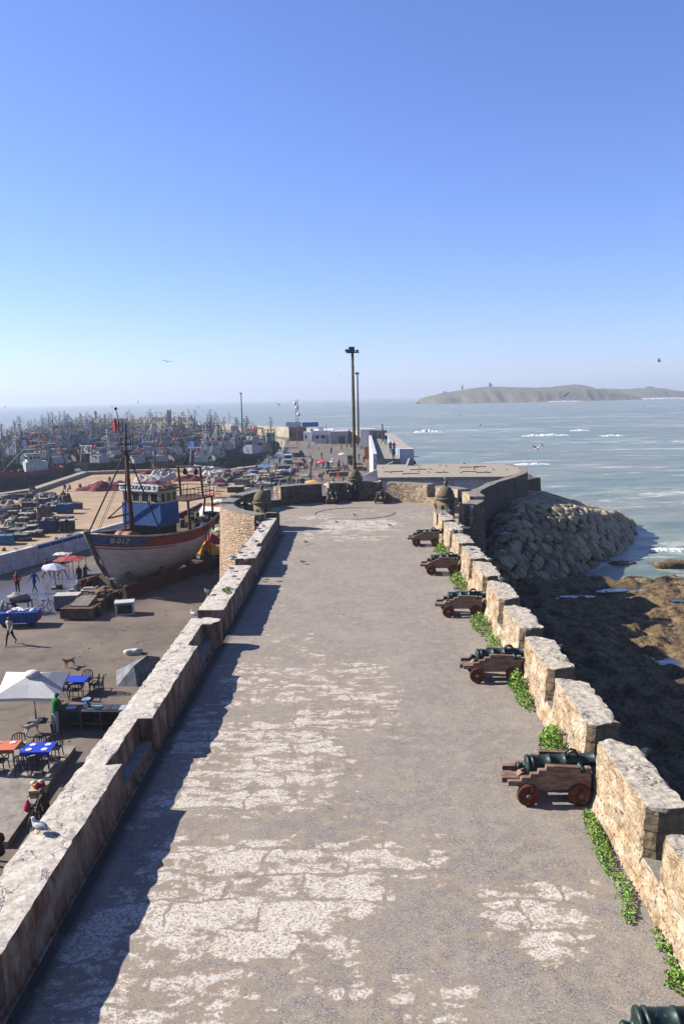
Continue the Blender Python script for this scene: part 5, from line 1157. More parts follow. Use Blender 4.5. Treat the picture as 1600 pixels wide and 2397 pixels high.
for i in range(60):          # the rest of the close packed gear
    x, y = R.uniform(-60, 940), R.uniform(570, 1380)
    if y > 1560-.45*x or (x > 600 and y > 900 and y < 1000): continue
    cc = R.choice(['dark', 'dark', 'brown', 'grey', 'navy', 'blue', 'teal', 'dark'])
    crate(*ypx(x, y), R.uniform(90, 170)/K, R.uniform(55, 110)/K, cc, R.choice(['dark', 'grey', 'pale', 'brown']), R.randrange(2), '%s fish crate wedged among the packed heaps of the stone yard' % cc)
# heaps of nets and sacks
NETS = [paint('#8d8371', '#6a6152', 5), paint('#6d6458', '#4a443d', 5), paint('#a39884', '#857a68', 5), paint('#5b4438', '#3f312a', 5)]
def heap(px, py, w, h, mt, lb, sd, z=QZ, name='net_heap', grp='heaps of nets and sacks in the yard', dep=.75):
    p = G(px, py, z); k = p.y/F; W, Hh = w*k/2, h*k; b = MB(); b.s = True
    def fn(u, v):
        a = u*2*pi; q = v; x, y = cos(a)*q, sin(a)*q
        return (x*W*(1+.35*noise.noise(Vector((cos(a)*2, sin(a)*2, sd)))), y*W*dep*(1+.35*noise.noise(Vector((cos(a)*2, sin(a)*2, sd)))), Hh*max(0, 1-q**3.6)**.7*(.8+.7*noise.noise(Vector((x*2.2+sd, y*2.2, sd)))+.45*noise.noise(Vector((x*6, y*6, sd)))+.2*noise.noise(Vector((x*14, y*14, sd))))-.03)
    b.grid(44, 14, fn); o = b.build(name, mt, None, (p.x, p.y+W*dep, z)); return tag(o, lb, 'net heap', grp)
for i, (x, y, w, h, mk, lb) in enumerate([(860, 690, 200, 120, 0, 'round brown net bundle in the middle of the yard heaps'), (610, 690, 190, 110, 0, 'tan net bundle left of the round brown one'), (1040, 690, 240, 150, 3, 'dark rusty brown net pile at the right of the yard heaps'), (350, 700, 200, 80, 2, 'pale sack heap at the left of the yard'), (150, 740, 180, 90, 2, 'pale tan sack heap near the yard edge'),
  (80, 820, 170, 80, 0, 'grey net heap at the left front of the yard'), (240, 790, 180, 70, 2, 'cream sack heap between dark crates'), (700, 610, 200, 80, 0, 'flat grey net heap at the back of the yard'), (850, 590, 180, 70, 1, 'dark net heap at the back near the coping'), (560, 540, 130, 50, 1, 'low dark net heap against the coping'), (870, 745, 140, 60, 2, 'sacking heap on top of the low blue crate'),
  (120, 1100, 200, 90, 2, 'cream tarp heap at the left front of the yard'), (640, 1040, 170, 110, 1, 'dark pile of rope beside the biggest navy crate'), (270, 1090, 190, 60, 2, 'pinkish boards and netting heap at the front of the yard'), (950, 1360, 220, 70, 0, 'rope net lying along the low wall'), (1150, 1300, 180, 70, 1, 'dark rope heap at the end of the low wall'), (20, 680, 130, 90, 2, 'pale tarp heap at the far left edge of the yard'), (60, 1500, 80, 60, 1, 'dark rope heap at the low wall end near the edge')]):
    heap(*ypx(x, y), w/K, h/K, NETS[mk], lb, i)
for i in range(34):
    x, y = R.uniform(-60, 960), R.uniform(570, 1350); mk = R.randrange(4)
    if y > 1560-.45*x: continue
    heap(*ypx(x, y), R.uniform(110, 210)/K, R.uniform(45, 95)/K, NETS[mk], '%s bundle lying between the crates of the stone yard' % ('tan net', 'dark net', 'pale sack', 'rusty brown net')[mk], 100+i)
REDN = paint('#7d2c36', '#5e2630', 3, .9, .6); WHN = paint('#d8d3ce', '#b0a9a4', 2, .9, .6)
C1 = 3.136
for i, (x, y, w, h, mt, lb) in enumerate([(760, 722, 460, 62, REDN, 'long dark red net spread over the yard behind the boat mast'), (1140, 596, 260, 34, REDN, 'red net strip on the coping before the moored trawlers'), (1420, 650, 330, 40, REDN, 'red net spread behind the boat gantry'), (1110, 655, 280, 45, WHN, 'white net heap beside the red net'), (1190, 640, 220, 66, WHN, 'taller white net heap behind the wheelhouse'), (1460, 570, 260, 34, WHN, 'white plastic sheeting heap at the coping'), (760, 665, 200, 16, WHN, 'flat white net scraps at the back of the yard'), (1100, 690, 400, 34, REDN, 'red net lying between white heap and wheelhouse'), (1570, 600, 200, 30, WHN, 'white sheet bundle on the right part of the coping')]):
    heap(x/C1, 920+y/C1, w/C1, h/C1, mt, lb, 40+i, QZ+(.75 if y < 610 else 0), 'fishing_net', 'nets spread on the quay', .35)
# clutter between yard and market
C2 = 3.136
MK = [(300, 690, 230, 70, 0, 'big tan net mound behind the bastion wall'), (430, 660, 160, 60, 1, 'dark net mound at the back of the market heaps'), (590, 670, 120, 40, 2, 'pale crate sheet heap in the market'), (330, 625, 150, 35, 2, 'grey tarp roll by the coping corner')]
for i, (x, y, w, h, mk, lb) in enumerate(MK): heap(400+x/C2, 920+y/C2, w/C2, h/C2, NETS[mk], lb, 60+i)
for i, (x, y, w, h, c1, c2, kd, lb) in enumerate([(410, 640, 150, 50, 'dark', 'dark', 0, 'long dark box by the coping corner'), (520, 690, 90, 60, 'grey', 'grey', 0, 'grey locker among the market heaps'), (470, 730, 110, 45, 'dark', 'pale', 0, 'dark handcart box with pale lid behind the bastion'), (830, 580, 90, 45, 'blue', 'blue', 0, 'blue crate beside the parked van'), (760, 620, 90, 30, 'dark', 'pale', 1, 'dark fish box in the middle of the market'), (850, 610, 80, 30, 'dark', 'dark', 0, 'black crate before the blue one in the market'), (690, 690, 120, 25, 'pale', 'pale', 0, 'pale trestle box behind the bastion merlon'), (570, 640, 80, 30, 'brown', 'brown', 1, 'brown fish box near the tan tarps'), (620, 600, 80, 28, 'navy', 'navy', 0, 'navy box under the blue tarp'), (780, 655, 90, 20, 'teal', 'blue', 0, 'flat blue box on wet ground behind the wall'), (930, 470, 80, 30, 'dark', 'dark', 0, 'dark handcart parked on the open quay'), (700, 640, 70, 26, 'grey', 'pale', 1, 'grey fish box near the market centre'), (1200, 590, 70, 32, 'brown', 'brown', 0, 'brown box on the fish counter side'), (480, 605, 70, 26, 'dark', 'brown', 1, 'dark box by the tan tarp heap')]):
    crate(400+x/C2, 920+y/C2, w/C2, h/C2, c1, c2, kd, lb)
# ---- parasols, tarps and stalls
def parasol(px, py, wpx_, hpx, c1, c2, lb, n=8, tilt=(0, 0), base=True, drop=.34, square=False, z=QZ, polec='#b9b6b0', vent=False):
    p = G(px, py, z); k = p.y/F; Rr = wpx_*k/2; Hh = hpx*k
    t = thing('parasol', lb, 'parasol', (p.x, p.y, z), 0, 'parasols on the quay')
    b = MB(); b.tube((0, 0, 0), (0, 0, Hh-.05), .028, n=6); b.build('pole', flat(polec), t)
    M_ = Matrix.Translation((0, 0, Hh)) @ Matrix.Rotation(tilt[0], 4, 'X') @ Matrix.Rotation(tilt[1], 4, 'Y'); b = MB(); b.X = M_
    n = 4 if square else n; o = [(Rr*(1.3 if square else 1)*cos(2*pi*(i+.5)/n+.2), Rr*(1.3 if square else 1)*sin(2*pi*(i+.5)/n+.2)) for i in range(n)]
    sub = 2 if square else 1
    ring_ = []
    for i in range(n):
        a, e = o[i], o[(i+1) % n]
        for s_ in range(sub): f = s_/sub; sg = 1-.06*(f > 0); ring_.append(((a[0]+(e[0]-a[0])*f)*sg, (a[1]+(e[1]-a[1])*f)*sg))
    N_ = len(ring_)
    for i in range(N_):
        a, e = ring_[i], ring_[(i+1) % N_]; b.m = i % 2 if c1 != c2 else 0; mid = lambda q: (q[0]*.5, q[1]*.5, -drop*Rr*.46)
        b.add([(0, 0, 0), mid(a), mid(e)], [(0, 1, 2)]); b.add([mid(a), (a[0], a[1], -drop*Rr), (e[0], e[1], -drop*Rr), mid(e)], [(0, 1, 2, 3)])
        b.add([(a[0], a[1], -drop*Rr), (a[0], a[1], -drop*Rr-.14), (e[0], e[1], -drop*Rr-.14), (e[0], e[1], -drop*Rr)], [(0, 1, 2, 3)])
    cn = b.build('canopy', [paint(c1, None, 2, .85, .15, .25), paint(c2, None, 2, .85, .15, .25)], t)
    b = MB(); b.X = M_
    for a in o: b.tube((0, 0, -.05), (a[0]*.98, a[1]*.98, -drop*Rr-.03), .014, n=4)
    b.build('ribs', flat('#8a8378'), t)
    if vent:
        b = MB(); b.X = M_; b.s = True; b.lathe([(.36, -.06), (.3, .05), (.12, .1), (.0, .13)], 10); b.build('vent_cap', paint(c1, None, 2, .85, .15, .25), cn)
    if base: b = MB(); b.box((0, 0, 0), (.62, .62, .13), .2); b.lathe([(.05, .13), (.04, .5)], 8); b.build('base', paint('#857c70', '#6b635a', 4), t)
    return t
def tarp(px, py, w, h, pole, colr, lb, sd=0, c2=None, slope=.0):
    """sagging cloth on four poles"""
    p = G(px, py, QZ); k = p.y/F; W, Hh, Pz = w*k, h*k, pole*k
    t = thing('tarp_shelter', lb, 'awning', (p.x, p.y, QZ), 0, 'tarps and awnings of the quay stalls')
    b = MB(); b.s = True; b.grid(14, 10, lambda u, v: ((u-.5)*W, (v-.5)*W*.75, Pz+Hh*(.5*sin(pi*u)*sin(pi*v))+slope*(u-.5)*W+.12*noise.noise(Vector((u*6+sd, v*6, sd)))*min(1.5, W*.5)))
    b.build('cloth', paint(colr, c2 or colr, 2, .85, .2, .35), t)
    b = MB()
    for u in (-.46, .46):
        for v in (-.35, .35): b.tube((u*W, v*W, 0), (u*W, v*W, Pz+slope*u*W+.05), .03, n=5)
    b.build('pole', flat('#8f877b'), t); return t
um = parasol(85, 1688, 168, 124, '#e6e2da', '#e6e2da', 'large square off-white parasol shading the fish counter', 4, (.06, .1), True, .36, True, QZ, '#a9a6a0', True)
parasol(132, 1377, 58, 62, '#cfcbe0', '#dcd8ea', 'pale lavender parasol beside the red tarp in front of the big boat', 8, (.05, .12))
tarp(168, 1368, 66, 15, 62, '#b34a4a', 'crumpled red tarp shelter beside the bow of the big boat', 1, '#8f3a3c')
tarp(150, 1352, 40, 8, 58, '#e0c9b8', 'cream awning behind the red tarp', 2)
C8 = 4.9
def mpx(x, y): return 580+x/C8, 1020+y/C8
parasol(*mpx(850, 375), 30, 20, '#c23a40', '#d8777a', 'red and pink striped parasol in the middle of the market', 10)
parasol(*mpx(1085, 315), 20, 25, '#e6e3dd', '#e6e3dd', 'lone white parasol on the open quay', 8)
parasol(*mpx(590, 375), 22, 14, '#2f2a26', '#2f2a26', 'black parasol tilted low in the market', 6, (.3, .15)); parasol(*mpx(655, 370), 17, 20, '#332d28', '#332d28', 'second black parasol tilted steeply beside the low one', 6, (.1, .7))
parasol(*mpx(950, 365), 18, 16, '#dedad4', '#dedad4', 'white parasol beside the striped red one', 8)
parasol(*mpx(755, 560), 54, 12, '#e0a332', '#e5b86a', 'orange yellow parasol just behind the bastion wall', 8, (0, .08)); parasol(*mpx(970, 560), 44, 8, '#d9d2c6', '#d9d2c6', 'dull white parasol behind the bastion wall next to the orange one', 8)
parasol(*mpx(500, 560), 20, 14, '#201d1d', '#201d1d', 'small black parasol behind the bastion wall', 8)
tarp(*mpx(180, 400), 28, 5, 9, '#3f86d0', 'bright blue tarp over boxes in the market', 3, '#5f9cdb'); tarp(*mpx(50, 440), 26, 5, 8, '#3f62b8', 'blue and white tarp left of the bright blue one', 4, '#c8cfe0'); tarp(*mpx(60, 490), 34, 7, 8, '#b0a48d', 'tan tarp over market heaps', 5); tarp(*mpx(190, 450), 30, 6, 8, '#a89b82', 'second tan tarp under the blue one', 6, '#8f7f6a')
tarp(*mpx(305, 370), 30, 3, 5, '#a08c74', 'brown sheet over boxes behind the van front', 7); tarp(*mpx(660, 470), 26, 2, 4, '#9fc0b8', 'pale teal net sheet drying in the market', 8, '#7fa39c'); tarp(*mpx(795, 460), 18, 2, 4, '#d87a98', 'pink sheet drying in the market', 9); tarp(*mpx(590, 510), 26, 3, 5, '#a88a76', 'brown pink sheet near the black parasol', 10); tarp(*mpx(160, 470), 16, 3, 5, '#9a3f58', 'crimson sheet between tan tarps', 11); tarp(*mpx(1370, 350), 24, 9, 6, '#7d7360', 'tan canvas tent beside the white stair', 12)
tarp(*mpx(1320, 470), 22, 2, 7, '#2f5fa8', 'blue tarp behind the white stair foot', 13); tarp(*mpx(340, 520), 20, 3, 4, '#d8d4d0', 'white cloth on a market table', 14)
tarp(513, 1142, 26, 4, 10, '#c24a52', 'red awning near the stern of the big boat', 15); tarp(502, 1165, 30, 4, 9, '#b9444e', 'lower red awning by the stern of the big boat', 16); tarp(498, 1150, 24, 3, 12, '#cfcac4', 'white awning between the two red ones', 17)
parasol(512, 1255, 34, 22, '#c9c59a', '#bdb88c', 'pale yellow green parasol between the boat stern and bastion', 8); parasol(498, 1296, 54, 50, '#9c2428', '#9c2428', 'dark red parasol beside the boat stern', 5, (.1, .1), False, .7); tarp(497, 1312, 54, 20, 24, '#e8b214', 'bright yellow cloth stall under the red parasol', 18, '#d99c10', .3)
parasol(489, 1322, 68, 60, '#f0b81a', '#e8a810', 'bright yellow drooping parasol in front of the dark red one, by the boat stern', 6, (.12, .05), False, .8)
b = MB()
for i in range(170):
    x, y = R.uniform(-30, -8), R.uniform(26, 75)
    if i < 60: x, y = R.uniform(-17, -9), R.uniform(30, 50)
    b.box((x, y, QZ+.004), (R.uniform(.03, .16), R.uniform(.03, .12), R.uniform(.01, .05)), R.uniform(0, 3), (.6, .7))
tag(b.build('litter', paint('#b9b2a8', '#6f6a62', 1)), 'scraps and small litter scattered over the quay', 'litter', kind='stuff')
p_ = G(490, 1318, QZ); t = tag(MB().box((0, 0, 0), (1.6, .9, 1.25)).box((0, 0, 1.25), (1.7, 1, .06)).build('blue_counter', paint('#23386a', '#2c4680', 3), None, (p_.x, p_.y+.6, QZ)), 'blue counter box below the yellow stall', 'counter')
t = tag(MB().box((1.5, .3, 0), (.06, .06, .9)).box((2.5, .3, 0), (.06, .06, .9)).box((2.0, .3, .9), (1.3, .8, .06)).box((1.5, .9, 0), (.06, .06, .9)).box((2.5, .9, 0), (.06, .06, .9)).build('side_table', flat('#5a2a30'), None, (p_.x, p_.y+.6, QZ)), 'dark red table beside the blue counter', 'table')
for i in range(34):
    x, y = R.uniform(20, 420), R.uniform(395, 590); cc = R.choice(['dark', 'brown', 'grey', 'pale', 'blue', 'dark'])
    crate(*mpx(x, y), R.uniform(45, 85)/C8, R.uniform(22, 40)/C8, cc, R.choice(['dark', 'grey', 'pale', 'brown']), R.randrange(2), '%s fish box crowded under the tarps of the left market' % cc)
for i in range(12):
    x, y = R.uniform(0, 330), R.uniform(400, 560); heap(*mpx(x, y), R.uniform(60, 130)/C8, R.uniform(22, 42)/C8, NETS[i % 4], '%s heap crowded under the tarps of the left market' % ('tan net', 'dark net', 'pale sack', 'rusty brown net')[i % 4], 200+i)
TC = ['#b7b0a6', '#8a2f38', '#a89878', '#3f62a8', '#c9c4bd', '#5b5248', '#96856a', '#b05a62', '#d4cfc6', '#7f8f9a', '#4a4038', '#a4947c', '#c2b8a8', '#6a7f9f']
TN = ['grey', 'crimson', 'tan', 'blue', 'pale', 'dark brown', 'khaki', 'rose', 'off-white', 'slate', 'dark', 'fawn', 'cream', 'steel blue']
for i, (x, y) in enumerate([(-150, 470), (-90, 430), (-40, 500), (20, 540), (90, 520), (140, 550), (210, 560), (260, 400), (320, 440), (400, 430), (-120, 540), (-60, 400), (230, 480), (380, 400)]): tarp(*mpx(x, y), R.uniform(18, 32), R.uniform(2, 6), R.uniform(4, 9), TC[i], '%s cloth over stacked boxes at the left end of the market' % TN[i], 30+i, TC[(i+3) % 14])
# fish counters in the market
for px, py, w, lb in ((1040, 470, 3.6, 'long brown fish counter beside the striped parasol'), (960, 440, 2.0, 'short brown fish table at the end of the long counter'), (1290, 400, 2.6, 'reddish fish stall table beside the white stair')):
    p = G(*mpx(px, py), QZ); t = thing('fish_counter', lb, 'fish counter', (p.x, p.y, QZ), R.uniform(-.2, .2), 'fish counters of the market')
    b = MB(); b.box((0, 0, .78), (w, 1.1, .1)); b.build('top', WOODS['grey'], t); b = MB(); b.box((0, -.45, .1), (w*.96, .08, .7)); b.build('front', paint('#6a4232', '#7f5540', 3), t)
    b = MB(); [b.box((sx*w*.45, sy*.4, 0), (.08, .08, .8)) for sx in (-1, 1) for sy in (-1, 1)]; b.build('trestle', MT_HK, t)
    b = MB(); b.s = True
    for k in range(10): b.ball((R.uniform(-w*.42, w*.42), R.uniform(-.4, .4), .9), (.22, .12, .06), 6, 4)
    b.build('fish_catch', paint('#a9adb0', '#7f8488', 8), t)
p = G(*mpx(1037, 490), QZ); tag(MB().lathe([(.42, 0), (.36, .1), (.05, 1.25), (0, 1.3)], 8).build('red_cone', flat('#b3262a'), None, (p.x, p.y, QZ)), 'red pointed cover standing before the brown fish counter', 'cover')
# vans
def van(px, py, lb, colr, rz, sc2=1):
    p = G(px, py, QZ); t = thing('parked_van', lb, 'van', (p.x, p.y+2, QZ), rz); c_ = flat(colr, .35)
    side = [(-2.1, .35), (2.1, .35), (2.15, .95), (1.35, 1.15), (.75, 1.9), (-2.0, 1.95), (-2.15, 1.0)]
    b = MB(); b.extr(side, -.85, .85); b.build('body', c_, t)
    b = MB(); b.add([(1.37, -.72, 1.19), (1.37, .72, 1.19), (.82, .68, 1.84), (.82, -.68, 1.84)], [(0, 1, 2, 3)]); b.v = [(x+.03, y, z+.02) for x, y, z in b.v]; b.build('windscreen', MT_GLASS, t)
    for s_ in (1, -1):
        b = MB(); b.box((-.6, s_*.86, 1.2), (2.2, .02, .5)); b.build('side_window', MT_GLASS, t)
        b = MB(); b.box((2.14, s_*.6, .7), (.05, .3, .18)); b.build('headlight', flat('#d8dcdf', .2), t)
        for x in (-1.35, 1.35):
            b = MB(); b.X = Matrix.Translation((x, s_*.8, .34)); b.lathe([(.0, -.1), (.28, -.1), (.34, -.05), (.34, .05), (.28, .1), (0, .1)], 14, (0, 0, 0), (0, 1, 0)); w_ = b.build('wheel', MT_DARK, t)
            b = MB(); b.X = Matrix.Translation((x, s_*.9, .34)); b.lathe([(.0, 0), (.18, 0), (.16, .02), (0, .02)], 12, (0, 0, 0), (0, s_, 0)); b.build('rim', flat('#a0a2a4', .3), w_)
    b = MB(); b.box((2.17, 0, .4), (.08, 1.6, .22)); b.build('bumper', MT_DARK, t); return t
van(*mpx(450, 325), 'pale blue van parked facing the market', '#9fb6c6', radians(-85)); van(*mpx(1185, 335), 'dark van with white roof rack behind the middle turret', '#33363c', radians(-88))
# ---- near quay : tables, chairs, platform
p = [G(px, py, QZ) for px, py in ((178, 1758), (108, 1858), (20, 1985), (-60, 1985), (-60, 1752))]
b = MB(); b.prism([(q.x, q.y) for q in p][::-1], QZ-.1, QZ+.22); bm_ = b.build('raised_platform', paint('#a2988b', '#857b70', 1.2, .9, .3, .5)); tag(bm_, 'raised concrete platform under the plastic tables by the rampart', 'platform')
PZ = QZ+.22
def make_chair():
    t = thing('plastic_chair', 'x', 'chair', (0, 0, 0), 0, 'black plastic chairs'); c_ = flat('#17181b', .4)
    b = MB(); b.box((0, 0, .42), (.44, .44, .03)); b.build('seat', c_, t)
    b = MB(); b.s = False
    arch = [(-.24, -.2, .43), (-.25, -.24, .7), (-.2, -.27, .84), (0, -.29, .9), (.2, -.27, .84), (.25, -.24, .7), (.24, -.2, .43)]
    b.pipe(arch, .025, 6)
    for x in (-.13, -.045, .045, .13): b.tube((x, -.22, .45), (x, -.28, .86), .018, n=5)
    b.build('backrest', c_, t)
    for s_ in (1, -1):
        b = MB(); b.pipe([(s_*.25, -.24, .66), (s_*.27, .1, .66), (s_*.25, .22, .6), (s_*.23, .21, .42)], .022, 6); b.build('armrest', c_, t)
        for y in (.2, -.2): b = MB(); b.tube((s_*.2, y, .42), (s_*.24, y*1.15, 0), .026, .018, 6); b.build('leg', c_, t)
    return t
CH = make_chair(); chu = [0]
def chair(x, y, z, rz, lb, grp='black plastic chairs'):
    r = CH if not chu[0] else dup(CH); chu[0] = 1; r.location = (x, y, z); r.rotation_euler = (0, 0, rz); r['label'] = lb; r['group'] = grp; return r
def table(x, y, z, rz, colr, lb, w=.85, l=1.15, plates=4):
    t = thing('plastic_table', lb, 'table', (x, y, z), rz, 'plastic tables by the rampart'); c_ = paint(colr, None, 3, .5, .1, .2)
    b = MB(); b.box((0, 0, .72), (l, w, .03)); b.box((0, w/2+.005, .6), (l, .01, .13)); b.box((0, -w/2-.005, .6), (l, .01, .13)); b.build('tabletop', c_, t)
    for s_ in (1, -1):
        for q in (1, -1): b = MB(); b.tube((s_*l*.42, q*w*.4, .72), (s_*l*.44, q*w*.42, 0), .03, .025, 6); b.build('leg', flat('#c9c8c6'), t)
    k_, q_ = cos(rz), sin(rz)
    for i, (u, v) in enumerate([(-.3, .22), (.3, .22), (-.3, -.2), (.3, -.2)][:plates]):
        b = MB(); b.s = True; b.lathe([(.0, .0), (.075, .0), (.125, .016), (.12, .02), (.07, .007), (0, .006)], 16)
        tag(b.build('plate', flat('#e9e9e6', .3), None, (x+u*k_-v*q_, y+u*q_+v*k_, z+.7505)), 'white plate laid on the %s table of the platform' % ('blue' if colr.startswith('#1f') else 'orange'), 'plate', 'white plates on the tables')
t2 = G(90, 1800, PZ); t1 = G(178, 1628, QZ); t3 = G(12, 1795, PZ)
tx2, ty2 = D(90, 1742, t2.y+.3)[:2]; table(tx2, ty2, PZ, .03, '#1f3fc4', 'blue plastic table with four white plates on the platform')
tx1, ty1 = D(178, 1590, t1.y+.3)[:2]; table(tx1, ty1, QZ, -.06, '#1f3fc3', 'blue plastic table out on the quay behind the parasol', plates=0)
tx3, ty3 = D(8, 1741, t3.y+.3)[:2]; table(tx3, ty3, PZ, .05, '#d97a52', 'orange plastic table at the left edge of the platform', plates=2)
for dx, dy, rz, lb in ((-.3, .62, pi, 'far left chair of the blue table on the platform'), (.38, .62, pi+.05, 'far right chair of the blue table on the platform'), (-.35, -.66, .1, 'near left chair of the blue table on the platform'), (.3, -.68, -.05, 'near right chair of the blue table on the platform')): chair(tx2+dx, ty2+dy, PZ, rz, 'black plastic chair, '+lb)
for dx, dy, rz, lb in ((-.4, -.62, .2, 'front left chair of the table behind the parasol'), (.2, -.65, 0, 'front right chair of the table behind the parasol'), (.85, .1, pi/2+.4, 'chair at the right end of the table behind the parasol'), (1.1, -.0, pi/2+.2, 'second chair pushed against the right end chair behind the parasol'), (.3, .6, pi, 'chair at the back of the table behind the parasol')): chair(tx1+dx, ty1+dy, QZ, rz, 'black plastic chair, '+lb)
for dx, dy, rz, lb in ((.35, .55, pi+.4, 'far chair of the orange table'), (.15, -.65, 0, 'near chair of the orange table'), (-.4, -.65, .1, 'near left chair of the orange table')): chair(tx3+dx, ty3+dy, PZ, rz, 'black plastic chair, '+lb)
# fish counter under the parasol
p = G(118, 1715, QZ); q = G(292, 1700, QZ); L_ = 3.4; ct = thing('market_counter', 'long dark wooden fish counter where the person in green works', 'counter', (p.x+1.72, p.y+.55, QZ), -.03)
b = MB(); b.box((0, 0, .82), (L_, .8, .06)); b.build('top', WOODS['dark'], ct)
b = MB(); b.box((0, .36, .05), (L_, .05, .78)); b.box((0, -.05, .3), (L_*.98, .7, .04)); b.build('shelf', WOODS['brown'], ct)
for x in (-1.66, -.4, .5, 1.66):
    for y in (-.36, .36): b = MB(); b.box((x, y, 0), (.08, .08, .82)); b.build('leg', WOODS['brown'], ct)
cx_, cy2 = p.x+1.72, p.y+.55
def onc(o, x, y, z, lb, cat): o.location = (cx_+x, cy2+y, QZ+z); return tag(o, lb, cat)
t = thing('weighing_scale', 'blue weighing scale with white dial on the fish counter', 'scale', (cx_-.25, cy2+.05, QZ+.88)); b = MB(); b.box((0, 0, 0), (.28, .26, .26), 0, (.7, .8)); b.tube((0, 0, .26), (0, 0, .36), .04, n=8); b.build('body', flat('#4d6fa8'), t)
b = MB(); b.X = Matrix.Translation((0, -.12, .14)); b.lathe([(0, 0), (.11, 0), (.11, .02), (0, .02)], 16, (0, 0, 0), (0, -1, 0)); b.build('dial', flat('#e5e5e2'), t); b = MB(); b.lathe([(.05, .36), (.2, .4), (.19, .42), (0, .38)], 14); b.build('pan', flat('#8ea2c4'), t)
for x, y, w_, d_, cc, lb, nm in ((-.95, .05, .42, .34, '#c9cde6', 'white paper sheet on the fish counter', 'paper_sheet'), (.12, .02, .6, .4, '#7fb8b4', 'teal fish tray on the counter beside the scale', 'fish_tray'), (.65, 0, .4, .6, '#3a4048', 'dark fish tray in the middle of the counter', 'fish_tray'), (1.05, 0, .36, .6, '#3f4650', 'second dark fish tray on the counter', 'fish_tray'), (1.42, -.04, .36, .56, '#aeb4c0', 'pale tray with dark fish at the counter end', 'fish_tray'), (-1.6, .1, .3, .5, '#2f74c0', 'blue cloth at the left end of the counter', 'cloth')):
    b = MB(); b.box((0, 0, .002), (w_, d_, .035), .05, (.97, .97)); onc(b.build(nm, flat(cc)), x, y, .88, lb, nm.replace('_', ' '))
for x, y, r, h_, cc, lb in ((-1.52, -.55, .17, .38, '#8f2228', 'red bucket on the ground beside the person in green'), (-.62, -.1, .19, .3, '#1f7a68', 'green bucket under the fish counter'), (.3, -.1, .22, .55, '#4a4f63', 'grey barrel under the fish counter'), (-.25, -.05, .15, .2, '#8a2430', 'dark red basin under the fish counter')):
    b = MB(); b.s = True; b.lathe([(r*.75, 0), (r, h_), (r*1.06, h_), (r*1.06, h_-.03), (r*.9, h_-.03), (r*.68, .03), (0, .03)], 16); onc(b.build('bucket', flat(cc)), x, y, 0 if x < -1 or r > .2 else .345, lb, 'bucket')
b = MB(); b.box((0, 0, 0), (.5, .4, .3)); b.box((.1, .02, .3), (.4, .35, .24), .2); onc(b.build('black_crate', flat('#1c1c1f')), 1.95, .2, .6, 'black crate stacked at the far end of the fish counter', 'crate')
# folded grey canopy leaning by the parapet, white bag
p = G(335, 1596, QZ); t = tag(MB().add([(-1.25, -.1, 0), (-1.05, -.75, 0), (.0, -1.0, 0), (1.1, -.2, 0), (1.0, 1.0, 0), (-.6, 1.0, 0), (-1.2, .0, .55), (-.2, -.5, .95), (.35, .1, 1.25), (.9, .7, .95)], [(0, 1, 6), (1, 7, 6), (1, 2, 7), (2, 8, 7), (2, 3, 8), (3, 9, 8), (3, 4, 9), (4, 5, 9), (5, 8, 9), (5, 6, 8), (6, 7, 8), (5, 0, 6)]).build('folded_canopy', paint('#8a8d92', '#5a5d62', 2, .7, .2, .4), None, (p.x-.2, p.y+.3, QZ), .1), 'collapsed grey canopy lying beside the left parapet', 'canopy')
p = G(311, 1531, QZ); b = MB(); b.s = True; b.ball((0, 0, .12), (.5, .3, .2), 14, 8, .7, 3); tag(b.build('white_bag', flat('#d9d7d3'), None, (p.x, p.y, QZ)), 'crumpled white sack lying alone on the quay', 'sack')
# bicycles
def bicycle(x, y, z, rz, lb, basket=False):
    t = thing('bicycle', lb, 'bicycle', (x, y, z), rz, 'bicycles on the quay'); c_ = flat('#2a2c30', .4)
    for wx in (-.52, .52):
        b = MB(); b.s = True; b.pipe([(wx+.33*cos(i*pi/12), 0, .34+.33*sin(i*pi/12)) for i in range(25)], .024, 6, False); w_ = b.build('wheel', MT_DARK, t)
        b = MB(); [b.tube((wx, 0, .34), (wx+.32*cos(i*pi/6), 0, .34+.32*sin(i*pi/6)), .006, n=3) for i in range(12)]; b.build('spokes', flat('#8d8f92'), w_)
    b = MB()
    for a_, e_ in (((-.52, 0, .34), (-.05, 0, .32)), ((-.05, 0, .32), (-.2, 0, .85)), ((-.52, 0, .34), (-.18, 0, .78)), ((-.18, 0, .78), (.36, 0, .82)), ((-.05, 0, .32), (.36, 0, .76)), ((.52, 0, .34), (.34, 0, .98))): b.tube(a_, e_, .02, n=6)
    b.build('frame', c_, t); b = MB(); b.box((-.22, 0, .86), (.26, .14, .06), 0, (.8, .8)); b.build('saddle', MT_DARK, t); b = MB(); b.pipe([(.22, -.28, .98), (.34, -.2, 1.02), (.34, .2, 1.02), (.22, .28, .98)], .016, 6); b.build('handlebar', c_, t)
    if basket:
        b = MB(); b.box((.55, 0, .85), (.4, .46, .3), 0, (1.15, 1.15)); b.build('basket', flat('#c4b78e'), t)
    return t
p = G(108, 1433, QZ); bicycle(p.x, p.y, QZ, radians(75), 'bicycle standing alone beside the grey chest cart'); p = G(260, 1405, QZ); bicycle(p.x+.4, p.y+.1, QZ, radians(10), 'bicycle leaning on the shaded slipway beam under the boat')
p = G(58, 1950, QZ+.0); bicycle(p.x+.25, p.y+.35, QZ, radians(98), 'bicycle with full basket leaning beside the seated person', True)
b = MB(); b.s = True
for k in range(7): b.m = k % 3; b.ball((R.uniform(-.17, .17), R.uniform(-.17, .17), R.uniform(0, .12)), (.12, .1, .1), 8, 6, .6, k)
bx, by = p.x+.25+cos(radians(98))*.55, p.y+.35+sin(radians(98))*.55
